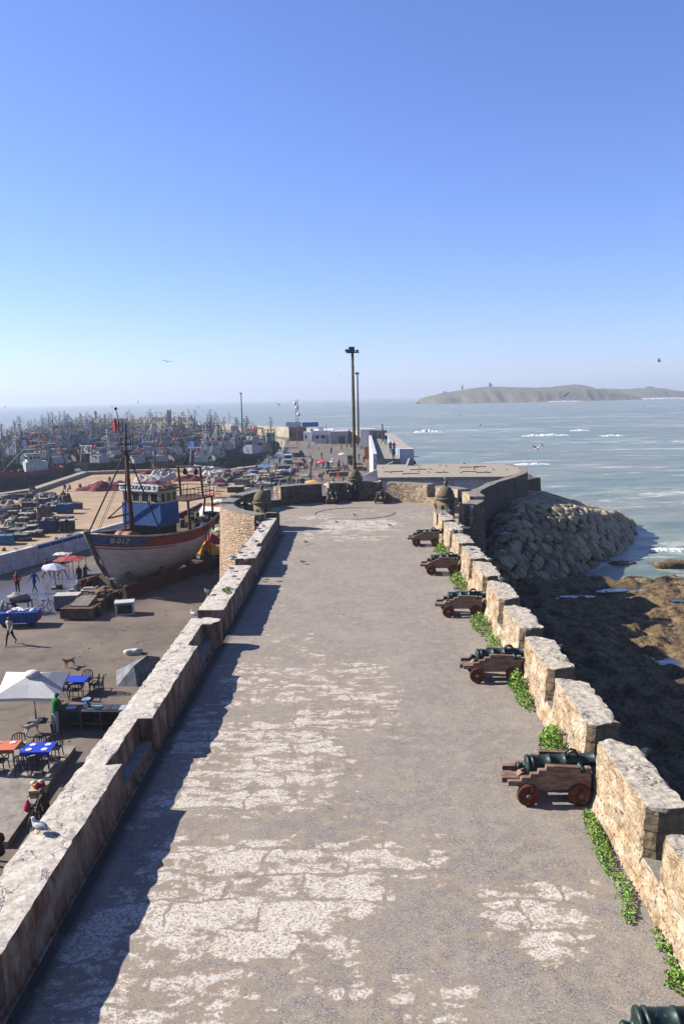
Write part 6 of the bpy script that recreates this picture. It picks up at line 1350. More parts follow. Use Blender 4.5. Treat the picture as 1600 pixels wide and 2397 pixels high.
tag(b.build('vegetable_bags', [flat('#d8d9b8'), flat('#c9542f'), flat('#e2ddd2')], None, (bx, by, QZ+1.18)), 'bags of vegetables heaped in the bicycle basket', 'bags')
b = MB(); b.s = True; b.lathe([(.03, .42), (.05, .36), (.13, .2), (.15, .08), (.08, 0), (0, 0)], 10); tag(b.build('plastic_bag', flat('#d02848', .35), None, (p.x+.02, p.y+.35, QZ+.58)), 'bright pink red plastic bag hanging from the bicycle', 'bag')
# carts
p = G(158, 1432, QZ); t = thing('chest_cart', 'grey slatted chest cart with pale lid in front of the trolley', 'cart', (p.x-.1, p.y+.5, QZ), .08)
b = MB(); b.box((0, 0, .22), (1.6, .95, .85)); b.build('chest', paint('#85888e', '#6b6e74', 3), t); b = MB(); b.box((0, 0, 1.07), (1.7, 1.02, .07)); b.build('lid', paint('#cfc8bd', '#b3aca1', 2), t)
for k in range(7): b = MB(); b.box((-.75+k*.25, -.485, .25), (.04, .02, .8)); b.build('slat', WOODS['grey'], t)
for x in (-.6, .75): b = MB(); b.X = Matrix.Translation((x, -.4, .22)); b.lathe([(.0, -.04), (.2, -.04), (.22, 0), (.2, .04), (0, .04)], 14, (0, 0, 0), (0, 1, 0)); b.build('wheel', MT_DARK, t)
p = G(275, 1443, QZ); t = thing('chest_freezer', 'old white chest freezer lying open beside the trolley', 'freezer', (p.x+.35, p.y+.6, QZ), .25)
b = MB(); b.box((-.55, 0, 0), (.12, .8, .85)); b.box((.55, 0, 0), (.12, .8, .85)); b.box((0, 0, .0), (1, .8, .1)); b.box((0, .38, .1), (1, .06, .7)); b.box((0, 0, .8), (1.3, .9, .1)); b.build('cabinet', flat('#d5d4d0', .5), t); b = MB(); b.box((.1, -.1, .1), (.8, .5, .4)); b.build('inner_shelf', WOODS['dark'], t)
p = G(62, 1470, QZ); t = thing('blue_cart', 'blue slatted handcart heaped with fish and white bags', 'cart', (p.x-.6, p.y+.6, QZ), .12)
b = MB(); b.box((0, 0, .3), (2.3, 1.1, .7), 0, (1.06, 1.06)); b.build('box', paint('#2a5cae', '#1f478c', 3), t)
b = MB(); [b.box((-1.1+k*.24, -.59, .32), (.05, .02, .66)) for k in range(10)]; b.build('slat', paint('#1d3f7c', '#16315f', 3), t)
b = MB(); b.box((1.2, 0, .35), (.03, .8, .5)); b.build('end_panel', flat('#8d3f6a'), t)
b = MB(); b.s = True; [b.ball((R.uniform(-1, .9), R.uniform(-.4, .4), 1.02), (.2, .16, .1), 7, 5, .6, k) for k in range(16)]; b.build('white_bags', flat('#d6d6d8'), t)
for s_ in (-.8, .8): b = MB(); b.X = Matrix.Translation((s_, -.5, .25)); b.lathe([(.0, -.05), (.22, -.05), (.25, 0), (.22, .05), (0, .05)], 14, (0, 0, 0), (0, 1, 0)); b.build('wheel', MT_DARK, t)
p = G(40, 1440, QZ); t = thing('porter_trolley', 'wooden handcart loaded with a grey sack behind the blue cart', 'cart', (p.x, p.y+.6, QZ), .1)
b = MB(); b.box((0, 0, .8), (1.5, .9, .08)); b.build('bed', WOODS['brown'], t); b = MB(); [b.box((x, y, 0), (.07, .07, .8)) for x in (-.68, .68) for y in (-.4, .4)]; b.build('leg', WOODS['brown'], t); b = MB(); b.s = True; b.ball((0, 0, 1.08), (.75, .42, .32), 14, 8, .5, 2); b.build('grey_sack', paint('#a39a92', '#857d76', 4), t)
for px, py, s_, cc, lb in ((172, 1389, .42, '#a79a80', 'square stone weight under the lavender parasol'), (140, 1378, .4, '#4a4540', 'dark parasol weight block on wet ground'), (178, 1398, .4, '#2d4f9a', 'blue fish tub beside the seated sellers'), (196, 1382, .5, '#2f7fc0', 'bright blue tub behind the seated sellers'), (245, 1382, .4, '#3a86c8', 'blue tub by the stem of the big boat')):
    p = G(px, py, QZ); tag(MB().box((0, 0, 0), (s_, s_*.8, s_*.7), .1, (1.08, 1.08)).box((0, 0, s_*.7), (s_*1.12, s_*.9, .04), .1).build('tub', flat(cc), None, (p.x, p.y, QZ)), lb, 'tub')
for px, py, w_, lb in ((205, 1405, 1.0, 'pale wooden trestle table beside the seated seller'), (225, 1372, 2.2, 'dark fish stall table against the bow of the boat')):
    p = G(px, py, QZ); t = thing('trestle_table', lb, 'table', (p.x, p.y+.3, QZ), .2); b = MB(); b.box((0, 0, .68), (w_, .7, .06)); b.box((0, .1, .74), (w_*.7, .4, .12)); b.build('top', WOODS['pale' if w_ < 2 else 'dark'], t); b = MB(); [b.box((x*w_*.44, y*.3, 0), (.06, .06, .68)) for x in (-1, 1) for y in (-1, 1)]; b.build('trestle', WOODS['pale'], t)
# ================================================================== PEOPLE
def skin_mesh(name, J, E_, root='pelvis'):
    names = list(J); ix = {n: i for i, n in enumerate(names)}
    me = bpy.data.meshes.new('tmp'); me.from_pydata([J[n][0] for n in names], [(ix[a], ix[b_]) for a, b_ in E_], []); me.update()
    o = bpy.data.objects.new('tmp', me); col.objects.link(o)
    o.modifiers.new('s', 'SKIN'); sm = o.modifiers.new('u', 'SUBSURF'); sm.levels = 1; sm.render_levels = 1
    if not me.skin_vertices: 
        me.skin_vertices.new() if hasattr(me.skin_vertices, 'new') else None
    sv = me.skin_vertices[0].data
    for n in names: sv[ix[n]].radius = J[n][1]; sv[ix[n]].use_root = (n == root)
    dg = bpy.context.evaluated_depsgraph_get(); dg.update(); res = bpy.data.meshes.new_from_object(o.evaluated_get(dg))
    bpy.data.objects.remove(o); return res
def figure(kind):
    V = Vector; r2 = lambda r, q=None: (r, q or r)
    stride = {'walk': .33, 'walk2': -.3}.get(kind, 0); sit = kind == 'sit'; bend = kind in ('bend', 'work')
    ph = .52 if sit else (.9 if bend else .93)
    lean = {'bend': .55, 'work': .18, 'sit': .22, 'walk': .05, 'walk2': .05}.get(kind, 0)
    def up(d, x=0, f=0): return V((x, f+sin(lean)*d, ph+cos(lean)*d))
    J = {'pelvis': (V((0, 0, ph)), r2(.155, .115)), 'waist': (up(.17), r2(.14, .11)), 'chest': (up(.38), r2(.175, .125)), 'collar': (up(.52), r2(.1, .085)), 'neck': (up(.58, 0, .015), r2(.056)), 'head': (up(.69, 0, .03), r2(.085, .098)), 'crown': (up(.78, 0, .03), r2(.076, .085))}
    E_ = [('pelvis', 'waist'), ('waist', 'chest'), ('chest', 'collar'), ('collar', 'neck'), ('neck', 'head'), ('head', 'crown')]
    for s_, sd in ((1, 'l'), (-1, 'r')):
        J['sh'+sd] = (up(.47, s_*.18), r2(.066)); E_.append(('collar', 'sh'+sd))
        sw_ = s_*stride
        if kind == 'work': el, wr, ha = up(.27, s_*.24, .12), up(.26, s_*.2, .36), up(.26, s_*.19, .45)
        elif kind == 'bend': el, wr, ha = up(.42, s_*.2, .26), up(.3, s_*.17, .42), up(.24, s_*.16, .48)
        elif sit: el, wr, ha = up(.22, s_*.25, .08), up(.1, s_*.15, .3), up(.08, s_*.12, .37)
        elif kind == 'pocket': el, wr, ha = up(.22, s_*.29, -.05), up(.02, s_*.2, .06), up(-.05, s_*.18, .08)
        else: el, wr, ha = up(.2, s_*.245, -sw_*.35-.02), up(-.02, s_*.25, -sw_*.85+.07), up(-.1, s_*.25, -sw_*1.0+.1)
        J['el'+sd] = (el, r2(.048)); J['wr'+sd] = (wr, r2(.034)); J['ha'+sd] = (ha, r2(.036, .022)); E_ += [('sh'+sd, 'el'+sd), ('el'+sd, 'wr'+sd), ('wr'+sd, 'ha'+sd)]
        hp = V((s_*.09, 0, ph-.06)); J['hp'+sd] = (hp, r2(.095)); E_.append(('pelvis', 'hp'+sd))
        if sit: kn, an, to = V((s_*.14, .42, .5)), V((s_*.13, .44, .09)), V((s_*.15, .6, .04))
        elif stride:
            f = sw_; kn, an, to = V((s_*.09, f*.55+.05, .5)), V((s_*.08, f*1.0-(.06 if f < 0 else 0), .1+(.09 if f < 0 else 0))), V((s_*.09, f*1.0+.13, .04+(.02 if f < 0 else 0)))
        else: kn, an, to = V((s_*.1, .02, .5)), V((s_*.11, -.01, .09)), V((s_*.14, .14, .04))
        J['kn'+sd] = (kn, r2(.062)); J['an'+sd] = (an, r2(.042)); J['to'+sd] = (to, r2(.042, .034)); E_ += [('hp'+sd, 'kn'+sd), ('kn'+sd, 'an'+sd), ('an'+sd, 'to'+sd)]
    me = skin_mesh('person', J, E_)
    zone = {'pelvis': 2, 'waist': 1, 'chest': 1, 'collar': 1, 'neck': 0, 'head': 0, 'crown': 4}
    segs = []
    for a, b_ in E_:
        z_ = 1
        if a[:2] in ('hp', 'kn') or (a == 'pelvis' and b_[:2] == 'hp'): z_ = 2
        if a[:2] == 'an': z_ = 3
        if a[:2] == 'wr': z_ = 0
        if a in ('neck', 'head'): z_ = 0
        segs.append((J[a][0], J[b_][0], z_, (J[a][1][0]+J[b_][1][0])/2))
    hc = J['head'][0]; cr_c = J['crown'][0]; fw = Vector((0, cos(lean), -sin(lean)))
    bm = bmesh.new(); bm.from_mesh(me)
    for f in bm.faces:
        c_ = f.calc_center_median(); best = (9, 0)
        for a, b_, z_, rr in segs:
            d = b_-a; t_ = max(0, min(1, (c_-a).dot(d)/max(d.dot(d), 1e-9))); q = (c_-a-d*t_).length-rr*.6
            if q < best[0]: best = (q, z_)
        z_ = best[1]
        if z_ == 0 and (c_-J['neck'][0]).length < .3 and (c_-hc).dot(cr_c-hc) > -.01:
            fwd = (c_-hc).dot(fw)
            if fwd < .035 or (c_-hc).dot((cr_c-hc).normalized()) > .075: z_ = 4
        f.material_index = z_; f.smooth = True
    bm.to_mesh(me); bm.free()
    # face, ears and fingers, same body mesh
    b = MB(); b.s = True; ax = (cr_c-hc).normalized()
    b.ball(hc+fw*.1-ax*.0, (.016, .03, .024), 6, 5); b.m = 0
    for s_ in (1, -1): b.ball(hc+Vector((s_*.088, 0, 0))-ax*.0, (.012, .025, .034), 6, 5); b.m = 5; b.ball(hc+fw*.088+Vector((s_*.034, 0, 0))+ax*.03, .013, 6, 4); b.m = 0
    b.m = 5; b.ball(hc+fw*.092-ax*.045, (.026, .012, .007), 6, 4); b.m = 0
    for s_, sd in ((1, 'l'), (-1, 'r')):
        h_ = J['ha'+sd][0]; d = (h_-J['wr'+sd][0]).normalized(); side = Vector((s_, 0, 0)).cross(d).normalized()
        for k in range(4):
            o = h_+side*(.024-k*.016)+d*.015; ln = (.062, .07, .066, .05)[k]; b.pipe([o, o+d*ln*.5-Vector((s_*.006, 0, 0)), o+d*ln-Vector((s_*.022, 0, 0))], [.0088, .008, .006], 5)
        o = h_+side*.03-d*.02; b.pipe([o, o+side*.025+d*.02, o+side*.03+d*.05-Vector((s_*.012, 0, 0))], [.01, .009, .007], 5)
    ex = b.mesh('x', [flat('#a0714f')]*6); bm = bmesh.new(); bm.from_mesh(me); bm.from_mesh(ex); bm.to_mesh(me); bm.free(); bpy.data.meshes.remove(ex)
    mi_ = [p_.material_index for p_ in me.polygons]; me.materials.clear()
    for k in range(6): me.materials.append(flat('#a0714f'))
    me.polygons.foreach_set('material_index', mi_); me.name = 'person'; return me
FIG = {k: figure(k) for k in ('stand', 'walk', 'walk2', 'work', 'bend', 'sit', 'pocket')}
CL_ = {'red': '#9c2026', 'green': '#17702c', 'navy': '#1d2440', 'blue': '#2554a0', 'black': '#17181b', 'grey': '#73747a', 'dark grey': '#3b3d42', 'white': '#d2d1cf', 'cream': '#c9bfa9', 'brown': '#54402f', 'olive': '#4d4b32', 'pink': '#c0506a', 'pale blue': '#8fa8cc', 'tan': '#9d835f', 'pale grey': '#b5b5ba', 'jeans': '#31466e'}
CLM = {k: paint(v, None, 9, .85, .15, .3) for k, v in CL_.items()}
SKN = [flat('#a0714f'), flat('#7d5238'), flat('#b58560')]; HAIR = {'dark': flat('#1a1512'), 'grey': flat('#8f8c88'), 'white': flat('#d9d7d3'), 'hood green': CLM['green'], 'cap': flat('#5b5d63'), 'blond': flat('#9a7a50'), 'red': flat('#b02430')}
def person(px, py, pose, top, bot, hair, hd, lb, z=QZ, h=1.0, shoes='black', group=None, dz=0, leg=None):
    p = G(px, py, z); o = link('person', FIG[pose], None, (p.x, p.y, z+dz-(.0 if pose != 'sit' else .02))); o.rotation_euler = (0, 0, radians(hd)); o.scale = (h*1.04, h*1.04, h*1.02)
    for i, mt in enumerate((SKN[(px*7+py) % 3 if isinstance(px, int) else int(px*7) % 3], CLM[top], CLM[bot], CLM[shoes], HAIR[hair], MT_DARK)): paintslot(o, i, mt)
    return tag(o, lb, 'person', group)
# heading 0 = facing away from the camera, 180 = towards it, 90 = to the left
person(43, 1390, 'pocket', 'red', 'black', 'dark', 175, 'person in red jacket and dark trousers on the wet quay'); person(83, 1388, 'walk', 'blue', 'jeans', 'dark', 60, 'person in blue jacket and jeans striding beside the one in red')
person(110, 1354, 'walk2', 'navy', 'navy', 'dark', -60, 'dark clothed person walking in the shade below the low wall, under the lavender parasol'); person(147, 1352, 'walk', 'black', 'black', 'dark', -70, 'person striding behind the pole of the cream awning')
person(184, 1400, 'sit', 'grey', 'dark grey', 'white', 20, 'seated person in grey jacket and white cap beside the trolley', dz=.0); person(212, 1392, 'sit', 'black', 'dark grey', 'grey', 40, 'seated person in black with grey cap by the bow'); person(188, 1374, 'stand', 'black', 'black', 'dark', 160, 'dark standing figure under the red tarp'); person(201, 1370, 'work', 'dark grey', 'black', 'dark', -120, 'figure in dark grey bending to the stall under the red tarp')
person(6, 1466, 'work', 'grey', 'navy', 'white', -75, 'white haired person in grey shirt sorting fish at the blue cart'); person(44, 1456, 'bend', 'navy', 'navy', 'dark', 95, 'person in navy leaning over the blue cart'); person(27, 1510, 'walk', 'cream', 'black', 'blond', 170, 'person in cream jacket and rolled dark trousers walking nearest below the blue cart')
person(132, 1719, 'work', 'green', 'pale grey', 'hood green', -32, 'person in green hooded top and pale trousers at the fish counter', h=1.08)
person(113, 1926, 'sit', 'brown', 'dark grey', 'cap', 70, 'seated person in brown jacket and grey cap beside the bicycle', dz=-.05); person(3, 2030, 'sit', 'brown', 'black', 'dark', 60, 'person crouching at the very edge of the photo by the parapet')
person(504, 1226, 'stand', 'white', 'black', 'dark', 150, 'person in white shirt between the boat stern and the bastion'); person(477, 1322, 'stand', 'black', 'black', 'dark', 120, 'dark figure in the shade beside the blue counter'); person(522, 1222, 'stand', 'pale blue', 'navy', 'dark', 20, 'person in pale blue partly hidden by the bastion')
person(158, 1249, 'stand', 'black', 'black', 'dark', 30, 'person in black standing by the slatted crate with white lid'); person(74, 1160, 'stand', 'dark grey', 'black', 'dark', 60, 'person in dark grey on the coping beside the left trawler'); person(81, 1161, 'stand', 'black', 'navy', 'dark', 250, 'person in black on the coping, next to the one in dark grey')
for px, py, tp, lb in ((153, 1150, 'blue', 'person in blue sitting mending nets in the yard'), (166, 1151, 'black', 'person in black sitting in the middle of the net menders'), (189, 1149, 'dark grey', 'person in dark grey sitting by the red net'), (258, 1131, 'black', 'small dark figure sitting on the red net behind the mast'), (438, 1119, 'red', 'person in red sitting on the coping behind the boat gantry')): person(px, py, 'sit', tp, 'black', 'dark', rnd.uniform(0, 360), lb, z=QZ)
# market crowd : crop coordinates, clothes, pose
TRW = ['black', 'navy', 'dark grey', 'jeans']
def where(x, y):
    if y > 500: return 'just behind the bastion wall'
    if x < 330: return 'among the left tarps'
    if y < 110: return 'far off near the quay sheds'
    if y < 270: return 'on the open quay'
    if x > 900: return 'by the brown fish counter'
    return 'in the middle of the market'
CR = [(130, 360, 'stand', 'grey', 'white'), (240, 340, 'stand', 'cream', 'white'), (366, 340, 'stand', 'black', 'dark'), (420, 232, 'stand', 'black', 'dark'), (436, 236, 'stand', 'navy', 'dark'), (450, 230, 'walk', 'dark grey', 'dark'), (474, 230, 'stand', 'pale grey', 'grey'), (388, 118, 'stand', 'grey', 'dark'), (462, 100, 'stand', 'black', 'dark'), (551, 280, 'walk2', 'black', 'dark'), (600, 243, 'stand', 'dark grey', 'dark'), (616, 243, 'stand', 'navy', 'dark'),
 (663, 262, 'stand', 'white', 'white'), (847, 270, 'stand', 'black', 'dark'), (950, 210, 'work', 'black', 'dark'), (970, 110, 'stand', 'dark grey', 'dark'), (1006, 110, 'stand', 'black', 'dark'), (1072, 166, 'walk', 'navy', 'dark'), (1134, 158, 'walk2', 'black', 'dark'), (1178, 135, 'stand', 'black', 'grey'), (1190, 140, 'stand', 'grey', 'dark'), (718, 350, 'stand', 'cream', 'white'), (740, 348, 'stand', 'red', 'dark'), (720, 385, 'stand', 'grey', 'dark'), (790, 375, 'stand', 'navy', 'dark'), (818, 372, 'stand', 'tan', 'dark'), (868, 378, 'stand', 'brown', 'grey'),
 (970, 340, 'work', 'white', 'white'), (1048, 360, 'stand', 'blue', 'dark'), (1058, 400, 'bend', 'black', 'dark'), (1100, 395, 'sit', 'black', 'dark'), (1130, 400, 'sit', 'dark grey', 'dark'), (920, 390, 'stand', 'dark grey', 'dark'), (935, 385, 'work', 'grey', 'dark'), (498, 480, 'stand', 'blue', 'white'), (540, 470, 'stand', 'black', 'dark'), (488, 470, 'stand', 'white', 'dark'), (565, 425, 'work', 'pink', 'dark'), (590, 390, 'sit', 'navy', 'dark'), (645, 385, 'stand', 'pink', 'dark'), (685, 388, 'sit', 'black', 'dark'), (515, 390, 'bend', 'black', 'dark'),
 (262, 520, 'stand', 'grey', 'white'), (296, 515, 'work', 'dark grey', 'grey'), (275, 590, 'stand', 'navy', 'dark'), (143, 585, 'stand', 'black', 'dark'), (478, 600, 'stand', 'black', 'dark'), (530, 600, 'stand', 'grey', 'dark'), (577, 598, 'stand', 'olive', 'dark'), (617, 600, 'stand', 'black', 'dark'), (640, 600, 'stand', 'brown', 'grey'), (850, 515, 'bend', 'black', 'dark'), (823, 505, 'sit', 'navy', 'dark'), (705, 510, 'sit', 'blue', 'dark'), (1272, 290, 'work', 'blue', 'dark'), (1328, 320, 'work', 'navy', 'dark'), (1258, 130, 'stand', 'black', 'dark'), (1280, 150, 'stand', 'pale blue', 'dark'), (1300, 160, 'walk', 'grey', 'white'), (1345, 420, 'stand', 'white', 'dark'), (1395, 400, 'sit', 'brown', 'dark'), (1275, 395, 'sit', 'red', 'grey'), (100, 400, 'bend', 'brown', 'dark'), (188, 305, 'stand', 'black', 'dark'), (700, 150, 'walk2', 'grey', 'dark')]
poselab = {'stand': 'standing', 'walk': 'walking', 'walk2': 'walking', 'work': 'leaning forward', 'bend': 'stooping', 'sit': 'sitting', 'pocket': 'standing'}
hl = {'dark': 'dark hair', 'white': 'white cap', 'grey': 'grey cap'}
for i in range(26): CR.append((R.uniform(200, 1150), R.choice([R.uniform(330, 480), R.uniform(560, 605), R.uniform(120, 330)]), R.choice(['stand', 'work', 'walk', 'sit', 'bend']), R.choice(list(CL_)), R.choice(['dark', 'dark', 'white', 'grey'])))
for i, (x, y, ps, tp, hr) in enumerate(CR):
    bt = TRW[(i*5+1) % 4]; person(*mpx(x, y), ps, tp, bt, hr, R.uniform(0, 360), '%s person in %s and %s, %s, %s' % (poselab[ps].replace(' forward', ''), tp, bt, hl[hr], where(x, y)), group='people in the market')
C7 = 3.267
for i, (x, y, ps, tp, bt, zz) in enumerate([(437, 200, 'stand', 'black', 'navy', 1), (463, 205, 'stand', 'red', 'black', 1), (458, 255, 'stand', 'dark grey', 'black', 1), (380, 135, 'walk', 'black', 'black', 1), (402, 134, 'stand', 'black', 'dark grey', 1), (358, 95, 'stand', 'blue', 'black', 1), (318, 100, 'stand', 'navy', 'black', 1), (300, 75, 'stand', 'black', 'black', 1), (292, 62, 'stand', 'grey', 'black', 1), (345, 82, 'stand', 'dark grey', 'navy', 1), (330, 88, 'walk2', 'brown', 'black', 1)]):
    q = G(780+x/C7, 1000+y/C7, 1.0)
    if q.y > 147: continue
    person(780+x/C7, 1000+y/C7, ps, tp, bt, 'dark', R.uniform(0, 360), 'person in %s and %s on the raised walkway, %s' % (tp, bt, 'near its white end pier' if y > 180 else 'about half way along' if y > 110 else 'toward its far gate'), z=1.0, group='strollers on the walkway')
# ================================================================== ANIMALS
MG = [flat('#e4e3e1', .6), flat('#8d9299', .6), flat('#1d1e21', .6), flat('#d2a235', .5)]
def gull_stand():
    b = MB(); b.s = True
    b.pipe([(0, -.27, .15), (0, -.2, .165), (0, -.08, .19), (0, .05, .21), (0, .12, .235), (0, .15, .29), (0, .165, .34), (0, .17, .385), (0, .175, .41)], [.012, .04, .085, .095, .08, .052, .045, .05, .018], 10)
    b.m = 3; b.pipe([(0, .205, .375), (0, .25, .37), (0, .27, .355)], [.015, .012, .004], 6)
    for s_ in (-.035, .035): b.tube((s_, .02, .13), (s_, .03, 0), .008, n=4); b.box((s_, .055, 0), (.04, .06, .008))
    b.m = 1
    for s_ in (1, -1): b.pipe([(s_*.06, .09, .225), (s_*.085, .0, .215), (s_*.07, -.14, .185), (s_*.03, -.25, .16)], [.02, .055, .05, .02], 8)
    b.m = 2
    for s_ in (1, -1): b.pipe([(s_*.045, -.2, .175), (s_*.02, -.36, .15)], [.028, .006], 6); b.ball((s_*.04, .195, .39), .009, 5, 4)
    return b.mesh('gull', MG)
def gull_fly(k):
    b = MB(); b.s = True; up_ = (.16, -.06, .32)[k]
    b.pipe([(0, -.3, 0), (0, -.18, .01), (0, 0, .0), (0, .14, .01), (0, .22, .02), (0, .27, .015)], [.02, .05, .085, .065, .05, .02], 8)
    b.m = 3; b.tube((0, .26, .015), (0, .33, .0), .016, .004, 6)
    for s_ in (1, -1):
        cs = [(0.04, .1, -.12, .02), (.22, .13, -.1, up_*.6), (.42, .09, -.1, up_), (.6, .0, -.11, up_*.75), (.74, -.1, -.14, up_*.4)]
        for (x0, a0, e0, z0), (x1, a1, e1, z1) in zip(cs, cs[1:]):
            b.m = 2 if x1 > .7 else 1
            b.add([(s_*x0, a0, z0), (s_*x1, a1, z1), (s_*x1, e1, z1-.008), (s_*x0, e0, z0-.012), (s_*x0, a0-.03, z0+.022), (s_*x1, a1-.02, z1+.012)], [(0, 1, 5, 4), (4, 5, 2, 3)])
            b.m = 0 if x1 < .7 else 2; b.add([(s_*x0, a0, z0), (s_*x1, a1, z1), (s_*x1, e1, z1-.008), (s_*x0, e0, z0-.012)], [(3, 2, 1, 0)])
    b.m = 0; b.add([(-.03, -.26, 0), (.03, -.26, 0), (.09, -.42, -.005), (-.09, -.42, -.005), (0, -.3, .02)], [(0, 1, 2, 3), (0, 4, 1), (1, 4, 2), (2, 4, 3), (3, 4, 0)])
    return b.mesh('gull', MG)
GS = gull_stand(); GF = [gull_fly(k) for k in range(3)]
def gull(x, y, z, lb, grp, hd=None, s_=1.0):
    o = link('gull', GS, None, (x, y, z)); o.rotation_euler = (0, 0, radians(R.uniform(40, 140) if hd is None else hd)); o.scale = (s_*.68,)*3; return tag(o, lb, 'gull', grp)
p = G(93, 1950, .95); gull(p.x, p.y, .95, 'large white and grey gull on the parapet top, nearest the camera', 'gulls perched on the left parapet', 70, 1.12)
PG = 'gulls perched on the left parapet'
for (x, y), lb in zip([(1200, 192), (1235, 220), (1200, 245), (1215, 272), (1140, 345), (1165, 358), (1060, 412), (1030, 470), (1135, 468), (945, 530), (965, 512), (1080, 528), (945, 615), (962, 685), (730, 832), (600, 1040)],
  ['gull at the far end of the parapet beside the turret', 'second gull from the turret on the parapet', 'third gull from the turret, left side of the parapet top', 'fourth gull from the turret on the parapet', 'gull on the parapet before the step in its top', 'darker gull right beside the step in the parapet top', 'gull on the narrow parapet part past the step', 'gull lying low on the left rim before the gap', 'gull on the right corner just beyond the parapet gap', 'gull on the left edge nearest the parapet gap', 'gull just behind the left edge one near the gap', 'white gull facing the camera at the parapet gap', 'gull in the middle of the parapet top after the gap', 'gull casting a shadow on pale parapet plaster', 'gull on the outer rim beside the grass patch', 'gull on the parapet corner next to the narrow post']):
    q = G(300+x/3.92, 1180+y/3.92, .95); gull(q.x, q.y, .96, lb, PG)
for (x, y), lb in zip([(265, 225), (410, 165), (485, 528), (605, 560), (640, 445), (795, 880), (1120, 1068)], ['gull on the last merlon, inner side', 'pair looking gull on the last merlon, outer side', 'gull on the inner edge of the second last merlon', 'gull in the middle of the second last merlon', 'gull behind the third last merlon edge', 'grey gull sitting on the merlon before the fifth cannon', 'white gull upright on the outer corner of a merlon']):
    q = G(1000+x/7.84, 1180+y/7.84, 1.45); gull(min(q.x, 5.8), q.y, 1.46, lb, 'gulls perched on the merlons')
q = G(1172, 1363, 1.45); gull(q.x, q.y, 1.46, 'white gull on the merlon beside the fourth cannon', 'gulls perched on the merlons')
for (px, py), lb in zip([(1065, 1384), (829, 1209), (788, 1226), (715, 1273), (911, 1233), (707, 1320)], ['gull on the asphalt behind the fourth cannon', 'gull standing inside the stone ring', 'gull on pale slabs before the stone ring', 'gull on the terrace beside the parapet shadow edge', 'gull on the terrace right of the ring', 'gull on the terrace near the parapet gap shadow']):
    q = G(px, py); gull(q.x, q.y, 0, lb, 'gulls on the terrace floor', 100)
for i, (x, y) in enumerate([(375, 315), (435, 355), (550, 270), (625, 280), (640, 282), (652, 318), (648, 348), (725, 320), (740, 330), (728, 352), (812, 298), (838, 345), (855, 303), (965, 318), (970, 355), (1070, 322), (1072, 328), (1165, 350), (1220, 330), (1316, 330)]):
    q = G(780+x/C7, 1000+y/C7, .5)
    if 2.5 < q.x < 17.5 and 81.5 < q.y < 96: gull(q.x, q.y, .5, 'small white gull resting on the sandy flat roof, one of a scattered flock', 'gulls scattered on the flat roof')
q = G(1080, 1085, .5); gull(q.x, min(q.y, 95), .5, 'dark backed gull standing at the far edge of the flat roof', 'gulls scattered on the flat roof', 90, 1.5)
for (x, y), lb in zip([(100, 390), (205, 365), (405, 310)], ['gull at the left end of the low white wall', 'gull left of the blue band on the low wall', 'gull on the low wall beside the rope net']):
    q = G(x/2.8, 1150+y/2.8, QZ+1.6); gull(q.x, q.y+.2, QZ+1.6, lb, 'gulls on the low wall')
for x, y, z, lb in ((BC.x+.2-.0, 67.75, 3.0, None), (-6.95, 53.6, 3.07, 'gull perched on the finial of the left turret'), (D(1042, 1193, 54)[0], 53.9, 3.07, 'gull perched on the ball finial of the seaward turret')):
    if lb: gull(x, y, z, lb, 'gulls on the turrets', 120)
for px, py, wp, k, roll, hd, lb in [(351, 670, 14, 0, .7, 40, 'gull flying highest and alone above the fleet'), (392, 847, 26, 0, -.15, 200, 'gull gliding left of centre above the horizon'), (548, 840, 12, 1, .1, 90, 'tiny gull near the horizon between the glider and the pole'), (793, 878, 8, 0, .2, 60, 'small white gull just left of the tall pole'), (1541, 846, 30, 2, .15, 250, 'big gull with raised wings at the right above the island'), (1324, 923, 24, 1, .55, 110, 'dark gull tilted in front of the island headland'), (1256, 1050, 40, 2, .1, 200, 'largest flying gull with dark wings above the surf'), (1300, 1068, 20, 0, .0, 190, 'white gull low over the water by the largest flying one'), (1123, 996, 14, 2, .4, 100, 'small dark gull over the sea above the breaking wave line'), (652, 946, 18, 1, -.6, 130, 'gull tilted over the sea right of the thin lamp pole'), (493, 960, 14, 0, .3, 70, 'gull over the right masts of the fleet'), (12, 952, 12, 1, -.3, 100, 'gull at the far left edge on the horizon'), (323, 942, 8, 2, .8, 90, 'tiny gull near the twin columns on the horizon'), (262, 952, 10, 0, .1, 90, 'tiny gull above the beacon tower'), (212, 958, 8, 1, .2, 60, 'tiny white gull left of the beacon tower'), (1182, 1247, 44, 1, .0, 5, 'white gull gliding over the shaded boulders'), (204, 1208, 26, 2, .2, 240, 'white gull flying past the forestay of the big boat'), (1386, 1142, 12, 2, .5, 120, 'white gull rising over water beyond the boulder mound'), (1404, 1149, 16, 1, .0, 90, 'white gull skimming the water beyond the boulder mound'), (464, 953, 8, 2, .6, 90, 'tiny upright gull over the fleet masts'), (1075, 973, 9, 1, .2, 110, 'tiny gull low on the sea below the island point'), (1505, 949, 8, 0, 0, 90, 'tiny gull on the sea below the right island')]:
    Y = min(260, 1.45*F/wp); q = D(px, py, Y); o = link('gull', GF[k], None, q); o.rotation_euler = (radians(8), roll, radians(hd)); tag(o, lb, 'gull', 'gulls in flight')
